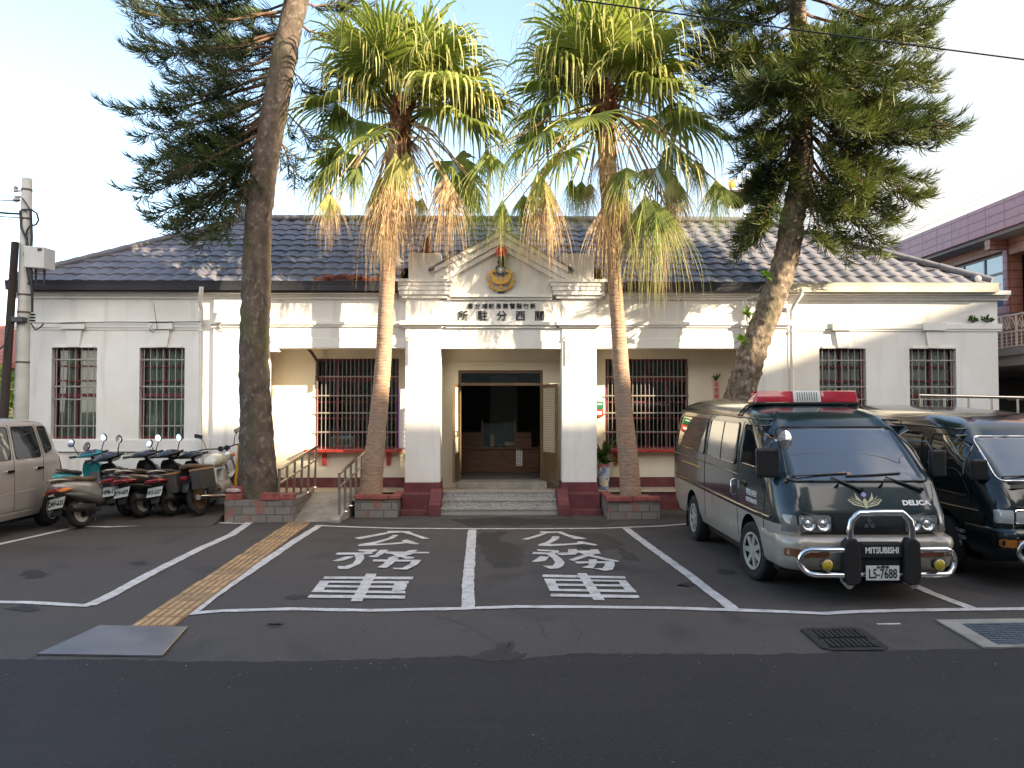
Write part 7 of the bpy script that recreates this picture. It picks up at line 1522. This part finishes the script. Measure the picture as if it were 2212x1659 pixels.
def scooter(lb, x, y, hd, lean, c_body, c_front, c_panel, plate, seatc=(0.035,0.028,0.024), amber=True, mirror=(1,1), k=1.0):
    t = bike_root('motor_scooter', lb, x, y, hd, lean, 'scooter', 'scooters parked beside the wall'); t.scale = (k,k,k)
    B = lambda n, mb, m_, par=t, **kw: build(n, mb, m_, par, world=False, **kw)
    mc = lambda c, r_=0.25: mat('scooter paint', c, r_, 0.2, var=0.15, vscale=5, coat=0.7)
    bm_, fm, pm = mc(c_body), mc(c_front, 0.35), mc(c_panel, 0.5)
    bwheel(t, 0.0, 0.225, 0.11, M['alloy']); bwheel(t, 1.20, 0.225, 0.10, M['alloy'])
    B('rear_body', shell_mb([(-0.42,0.69,0.05,0.03),(-0.38,0.68,0.10,0.055),(-0.25,0.66,0.145,0.085),(-0.05,0.61,0.17,0.11),(0.15,0.55,0.175,0.14),(0.32,0.49,0.16,0.17),(0.44,0.44,0.13,0.17),(0.50,0.40,0.10,0.13)]), bm_, smooth=50)
    B('side_skirt', shell_mb([(-0.28,0.56,0.10,0.03),(-0.1,0.50,0.165,0.06),(0.15,0.42,0.178,0.09),(0.40,0.33,0.165,0.09),(0.55,0.29,0.14,0.05)]), pm, smooth=50)
    B('seat', shell_mb([(-0.30,0.765,0.10,0.02),(-0.22,0.775,0.135,0.035),(0.0,0.745,0.145,0.045),(0.10,0.715,0.145,0.045),(0.28,0.695,0.125,0.045),(0.42,0.675,0.085,0.04),(0.46,0.665,0.05,0.02)]), mat('scooter seat', seatc, 0.55, var=0.2, vscale=12), smooth=50)
    mb = MB()
    for s in (-1,1): mb.tube([(s*0.11,-0.05,0.73),(s*0.12,-0.22,0.76),(s*0.10,-0.36,0.79),(0,-0.42,0.80)],0.011,6)
    B('grab_rail', mb, M['alloy'], smooth=60)
    tl = B('tail_light', shell_mb([(-0.455,0.63,0.04,0.015),(-0.44,0.63,0.105,0.030),(-0.36,0.63,0.135,0.042),(-0.26,0.62,0.15,0.025)]), M['tail_red'], smooth=50)
    for s in (-1,1): mb = MB(); mb.loft([[(s*(q[0]*0.4+0.13),q[1],q[2]) for q in oval(yy,0.615,ww,hh,10)] for yy, ww, hh in ((-0.43,0.05,0.01),(-0.38,0.09,0.03),(-0.27,0.10,0.03),(-0.18,0.08,0.008))]); build('indicator', mb, M['amber'] if amber else M['tail_red'], tl, smooth=50, world=False)
    mb = MB(); mb.prism([(-0.10,-0.26,0.55),(0.10,-0.26,0.55),(0.085,-0.40,0.36),(0.07,-0.42,0.26),(-0.07,-0.42,0.26),(-0.085,-0.40,0.36)], (0,0.02,0.012)); B('rear_mudguard', mb, M['black_plastic'], bevel=0.008)
    mb = MB(); mb.prism([(-0.135,-0.345,0.52),(0.135,-0.345,0.52),(0.135,-0.43,0.375),(-0.135,-0.43,0.375)], (0,0.01,0.006)); npl = B('number_plate', mb, NPW, bevel=0.006)
    vs, fs = text_geo(plate, 0.105, 0.001, 0.002); mb = MB(); A = frame((0,-0.402,0.445),(1,0,0),(0,0.085,0.145)); A = A @ Matrix.Diagonal((0.72,1,1,1)); mb.raw(vs, fs, A); build('plate_number', mb, M['black'], npl, world=False)
    mb = MB(); mb.box(-0.16,0.16,0.42,0.80,0.235,0.285); B('floorboard', mb, M['black_plastic'], bevel=0.02)
    def shield(rows, m_, nm):
        mb = MB(); R_ = []
        for z, yy, w, d in rows:
            R_.append([(w*q, yy+d*(1-q*q), z) for q in np.linspace(-1,1,11)]+[(w*q*0.98, yy+d*(1-q*q)-0.035, z) for q in np.linspace(1,-1,11)])
        mb.loft(R_); return B(nm, mb, m_, smooth=45)
    shield([(0.24,0.83,0.15,0.05),(0.40,0.86,0.185,0.07),(0.58,0.86,0.20,0.09),(0.72,0.84,0.19,0.10),(0.82,0.82,0.14,0.09),(0.88,0.81,0.08,0.06)], fm, 'leg_shield')
    mb = MB(); mb.loft([[(w*q, yy, z) for q, yy, z in ((-1,y0,z0),(1,y0,z0),(0.9,y0-0.012,z0),(-0.9,y0-0.012,z0))] for y0, z0, w in ((0.83,0.32,0.10),(0.845,0.45,0.125),(0.845,0.58,0.12),(0.835,0.66,0.08))]); B('inner_panel', mb, mat('grey inner panel', (0.16,0.16,0.165), 0.45), smooth=40)
    B('front_body', shell_mb([(0.88,0.62,0.15,0.20),(0.98,0.60,0.17,0.20),(1.08,0.58,0.12,0.13),(1.14,0.57,0.04,0.05)]), fm, smooth=50)
    B('front_mudguard', shell_mb([(0.98,0.40,0.06,0.02),(1.06,0.455,0.085,0.035),(1.2,0.475,0.085,0.035),(1.36,0.43,0.07,0.03),(1.44,0.36,0.04,0.02)]), bm_, smooth=50)
    mb = MB(); mb.tube([(0.05,1.20,0.225),(0.06,1.04,0.55)],0.022,8); mb.tube([(-0.05,1.20,0.225),(-0.06,1.04,0.55)],0.022,8); mb.tube([(0,1.0,0.5),(0,0.86,0.95)],0.03,10); B('fork', mb, M['black_plastic'], smooth=50)
    B('handlebar_cowl', shell_mb([(0.74,0.955,0.13,0.02),(0.78,0.965,0.24,0.045),(0.86,0.975,0.235,0.065),(0.96,0.96,0.17,0.075),(1.03,0.93,0.08,0.04)], 18, 2.2), fm, smooth=50)
    mb = MB(); mb.loft([oval(0.755,0.985,0.13,0.012,12), oval(0.76,0.985,0.15,0.028,12), oval(0.84,1.03,0.13,0.012,12)]); B('instrument_panel', mb, mat('instrument glass', (0.05,0.06,0.09), 0.1, coat=1.0), smooth=50)
    for s in (-1,1):
        mb = MB(); mb.tube([(s*0.20,0.84,0.965),(s*0.27,0.82,0.97),(s*0.37,0.77,0.975)],[0.017,0.019,0.019],10); B('handlebar_grip', mb, M['black_plastic'], smooth=50)
        mb = MB(); mb.tube([(s*0.25,0.84,0.965),(s*0.30,0.88,0.955),(s*0.40,0.84,0.945)],0.007,6); B('brake_lever', mb, M['alloy'])
        if mirror[0 if s < 0 else 1]:
            mb = MB(); mb.tube([(s*0.22,0.83,0.985),(s*0.25,0.82,1.06),(s*0.30,0.83,1.16)],0.008,6); st = B('mirror_stalk', mb, M['black_plastic'], smooth=60)
            mb = MB(); mb.M = Matrix.Translation((s*0.315,0.82,1.215)) @ Matrix.Rotation(R(-s*28),4,'Y') @ Matrix.Rotation(R(-12),4,'X'); mb.sphere((0,0,0),0.075,14,(0.75,0.35,1.0)); build('mirror_back', mb, M['black_plastic'], st, smooth=60, world=False)
            mb = MB(); mb.M = Matrix.Translation((s*0.315,0.793,1.21)) @ Matrix.Rotation(R(-s*28),4,'Y') @ Matrix.Rotation(R(-12),4,'X'); mb.loft([oval(0,0,0.050,0.066,16,2.0), oval(-0.004,0,0.048,0.064,16,2.0)]); build('mirror_glass', mb, M['chrome'], st, world=False)
    mb = MB(); mb.tube([(0.06,0.20,0.24),(0.06,-0.02,0.23)],[0.10,0.085],12); mb.tube([(-0.05,0.35,0.25),(-0.05,0.0,0.24)],[0.09,0.07],12); mb.box(-0.10,-0.05,-0.08,0.42,0.18,0.30); B('engine_case', mb, M['rubber'], smooth=50)
    mb = MB(); mb.tube([(0.13,0.30,0.20),(0.14,0.12,0.24)],0.025,8); mb.tube([(0.14,0.12,0.24),(0.15,0.06,0.27),(0.16,-0.26,0.33),(0.16,-0.30,0.335)],[0.045,0.062,0.062,0.04],14); B('exhaust', mb, mat('sooty exhaust', (0.05,0.047,0.045), 0.5, 0.5, var=0.3), smooth=50)
    mb = MB(); mb.tube([(-0.12,0.0,0.26),(-0.10,-0.22,0.60)],0.028,8); B('shock_absorber', mb, M['black_gloss'], smooth=50)
    mb = MB(); mb.tube([(-0.06,0.42,0.24),(-0.16,0.46,0.02),(-0.19,0.44,0.012)],0.011,6); B('side_stand', mb, M['alloy'])
    return t
scooter('silver scooter with a black front and orange tail lights, nearest the camera in the row', -6.33, 12.52, 15, 12, (0.30,0.285,0.26), (0.018,0.019,0.022), (0.10,0.095,0.09), 'QRF-632', (0.13,0.08,0.045))  # tan seat colour holds the facade's golden reflection
scooter('teal scooter wedged between the silver minivan and the silver scooter', -6.86, 13.10, 9, 10, (0.02,0.26,0.29), (0.02,0.24,0.27), (0.03,0.05,0.06), 'DHV-207', (0.07,0.05,0.035), k=0.97)
scooter('black-fronted scooter half hidden behind the silver scooter, in the middle of the row', -5.96, 13.22, 5, 10, (0.035,0.033,0.035), (0.014,0.014,0.016), (0.03,0.03,0.03), 'HPB-118', mirror=(0,1), k=0.97)
scooter('dark brown scooter with a dark red tail light, right of the half-hidden black one', -5.66, 13.10, 17, 11, (0.055,0.040,0.032), (0.016,0.016,0.017), (0.025,0.022,0.02), 'BTV-473', (0.08,0.05,0.03), amber=False, k=0.97)
scooter('dark scooter with a bright red tail light right beside the white motorcycle', -5.24, 13.20, 11, 10, (0.040,0.036,0.036), (0.015,0.015,0.016), (0.03,0.03,0.032), 'W5-527', amber=False, k=0.95, mirror=(0,0))
# white police motorcycle
t = bike_root('police_motorcycle', 'white motorcycle with dark pannier boxes beside the left pine', -4.80, 13.24, 12, 9, 'motorcycle', None)
B = lambda n, mb, m_, par=t, **kw: build(n, mb, m_, par, world=False, **kw)
WP = mat('cream white tank paint', (0.66,0.64,0.52), 0.25, coat=0.8, var=0.08)
for y in (0.0, 1.25):
    w = bwheel(t, y, 0.29, 0.09, mat('rusty spoked rim', (0.42,0.25,0.13), 0.4, 0.7)); mb = MB()
B('fuel_tank', shell_mb([(0.42,0.80,0.07,0.05),(0.47,0.82,0.13,0.10),(0.60,0.84,0.165,0.125),(0.75,0.84,0.16,0.125),(0.86,0.83,0.11,0.09),(0.90,0.83,0.05,0.05)], 18, 2.2), WP, smooth=60)
B('seat', shell_mb([(-0.28,0.80,0.09,0.02),(-0.22,0.80,0.13,0.05),(0.10,0.77,0.14,0.05),(0.40,0.74,0.11,0.05),(0.46,0.75,0.06,0.03)]), mat('brown seat', (0.09,0.05,0.028), 0.6, var=0.3), smooth=50)
for s in (-1,1):
    mb = MB(); mb.box(s*0.13 if s > 0 else -0.32, 0.32 if s > 0 else -0.13, -0.34, 0.05, 0.42, 0.72); pb = B('pannier_box', mb, mat('dark pannier', (0.05,0.045,0.04), 0.5, var=0.3), bevel=0.015); mb = MB(); mb.box(s*0.125 if s > 0 else -0.33, 0.33 if s > 0 else -0.125, -0.35, 0.06, 0.721, 0.75); build('pannier_lid', mb, mat('rusty edge', (0.32,0.19,0.09), 0.6), pb, world=False)
    mb = MB(); mb.prism([(s*0.135,0.14,0.46),(s*0.135,0.36,0.46),(s*0.135,0.36,0.66),(s*0.135,0.10,0.68)], (s*0.03,0,0)); B('side_cover', mb, WP, bevel=0.01)
    mb = MB(); mb.tube([(s*0.075,1.25,0.29),(s*0.075,1.02,0.92)],0.022,8); B('fork', mb, M['chrome'], smooth=50)
    mb = MB(); mb.tube([(s*0.04,0.98,0.98),(s*0.12,0.93,1.04),(s*0.30,0.84,1.06),(s*0.40,0.78,1.05)],0.013,8); B('handlebar', mb, M['black_gloss'], smooth=50)
    mb = MB(); mb.tube([(s*0.26,0.85,1.06),(s*0.30,0.86,1.2),(s*0.36,0.86,1.27)],0.007,6); st = B('mirror_stalk', mb, M['black_gloss']); mb = MB(); mb.M = Matrix.Translation((s*0.38,0.85,1.30)) @ Matrix.Rotation(R(s*-18),4,'Y'); mb.box(-0.075,0.075,-0.012,0.012,-0.035,0.035); build('mirror_back', mb, M['black_plastic'], st, world=False, bevel=0.01); mb = MB(); mb.M = Matrix.Translation((s*0.38,0.836,1.30)) @ Matrix.Rotation(R(s*-18),4,'Y'); mb.box(-0.066,0.066,-0.002,0.0,-0.028,0.028); build('mirror_glass', mb, M['chrome'], st, world=False)
    mb = MB(); mb.sphere((s*0.16,0.96,0.90),0.04,10); B('indicator', mb, M['amber'], smooth=60)
    mb = MB(); mb.tube([(s*0.12,0.0,0.29),(s*0.13,0.45,0.36)],0.022,6); mb.tube([(s*0.12,0.0,0.30),(s*0.12,0.12,0.68)],0.03,8); B('swing_arm', mb, M['black_gloss'], smooth=50)
mb = MB(); mb.tube([(0,0.5,0.33),(0,0.85,0.40)],[0.15,0.14],10); mb.tube([(0,0.70,0.40),(0,0.82,0.66)],[0.10,0.09],12); B('engine', mb, M['alloy'], smooth=50)
mb = MB(); mb.tube([(0.12,0.80,0.45),(0.14,0.88,0.3),(0.15,0.6,0.22),(0.16,-0.25,0.30)],[0.02,0.022,0.03,0.045],10); B('exhaust', mb, M['chrome'], smooth=50)
mb = MB(); mb.lathe([(0.02,-0.10),(0.08,-0.07),(0.095,0.0),(0.09,0.03),(0.01,0.04)], (0,1.06,0.90), 16, 'y'); B('headlight', mb, M['lens'], smooth=50)
for x in (-0.06,0.06): mb = MB(); mb.lathe([(0.01,-0.03),(0.045,-0.028),(0.045,0.03),(0.01,0.04)], (x,0.97,1.03), 14, 'y'); B('gauge', mb, M['black_gloss'], smooth=50)
B('rear_mudguard', shell_mb([(-0.34,0.42,0.05,0.02),(-0.28,0.54,0.06,0.02),(-0.12,0.63,0.06,0.02),(0.1,0.66,0.06,0.02)]), M['black_plastic'], smooth=50)
B('front_mudguard', shell_mb([(1.0,0.52,0.05,0.02),(1.12,0.60,0.06,0.02),(1.30,0.60,0.06,0.02),(1.48,0.50,0.05,0.02)]), WP, smooth=50)
mb = MB(); mb.box(-0.06,0.06,-0.33,-0.28,0.60,0.66); B('tail_light', mb, M['tail_red'], bevel=0.01)
mb = MB(); mb.tube([(-0.08,0.5,0.25),(-0.20,0.5,0.012)],0.012,6); B('side_stand', mb, M['alloy'])
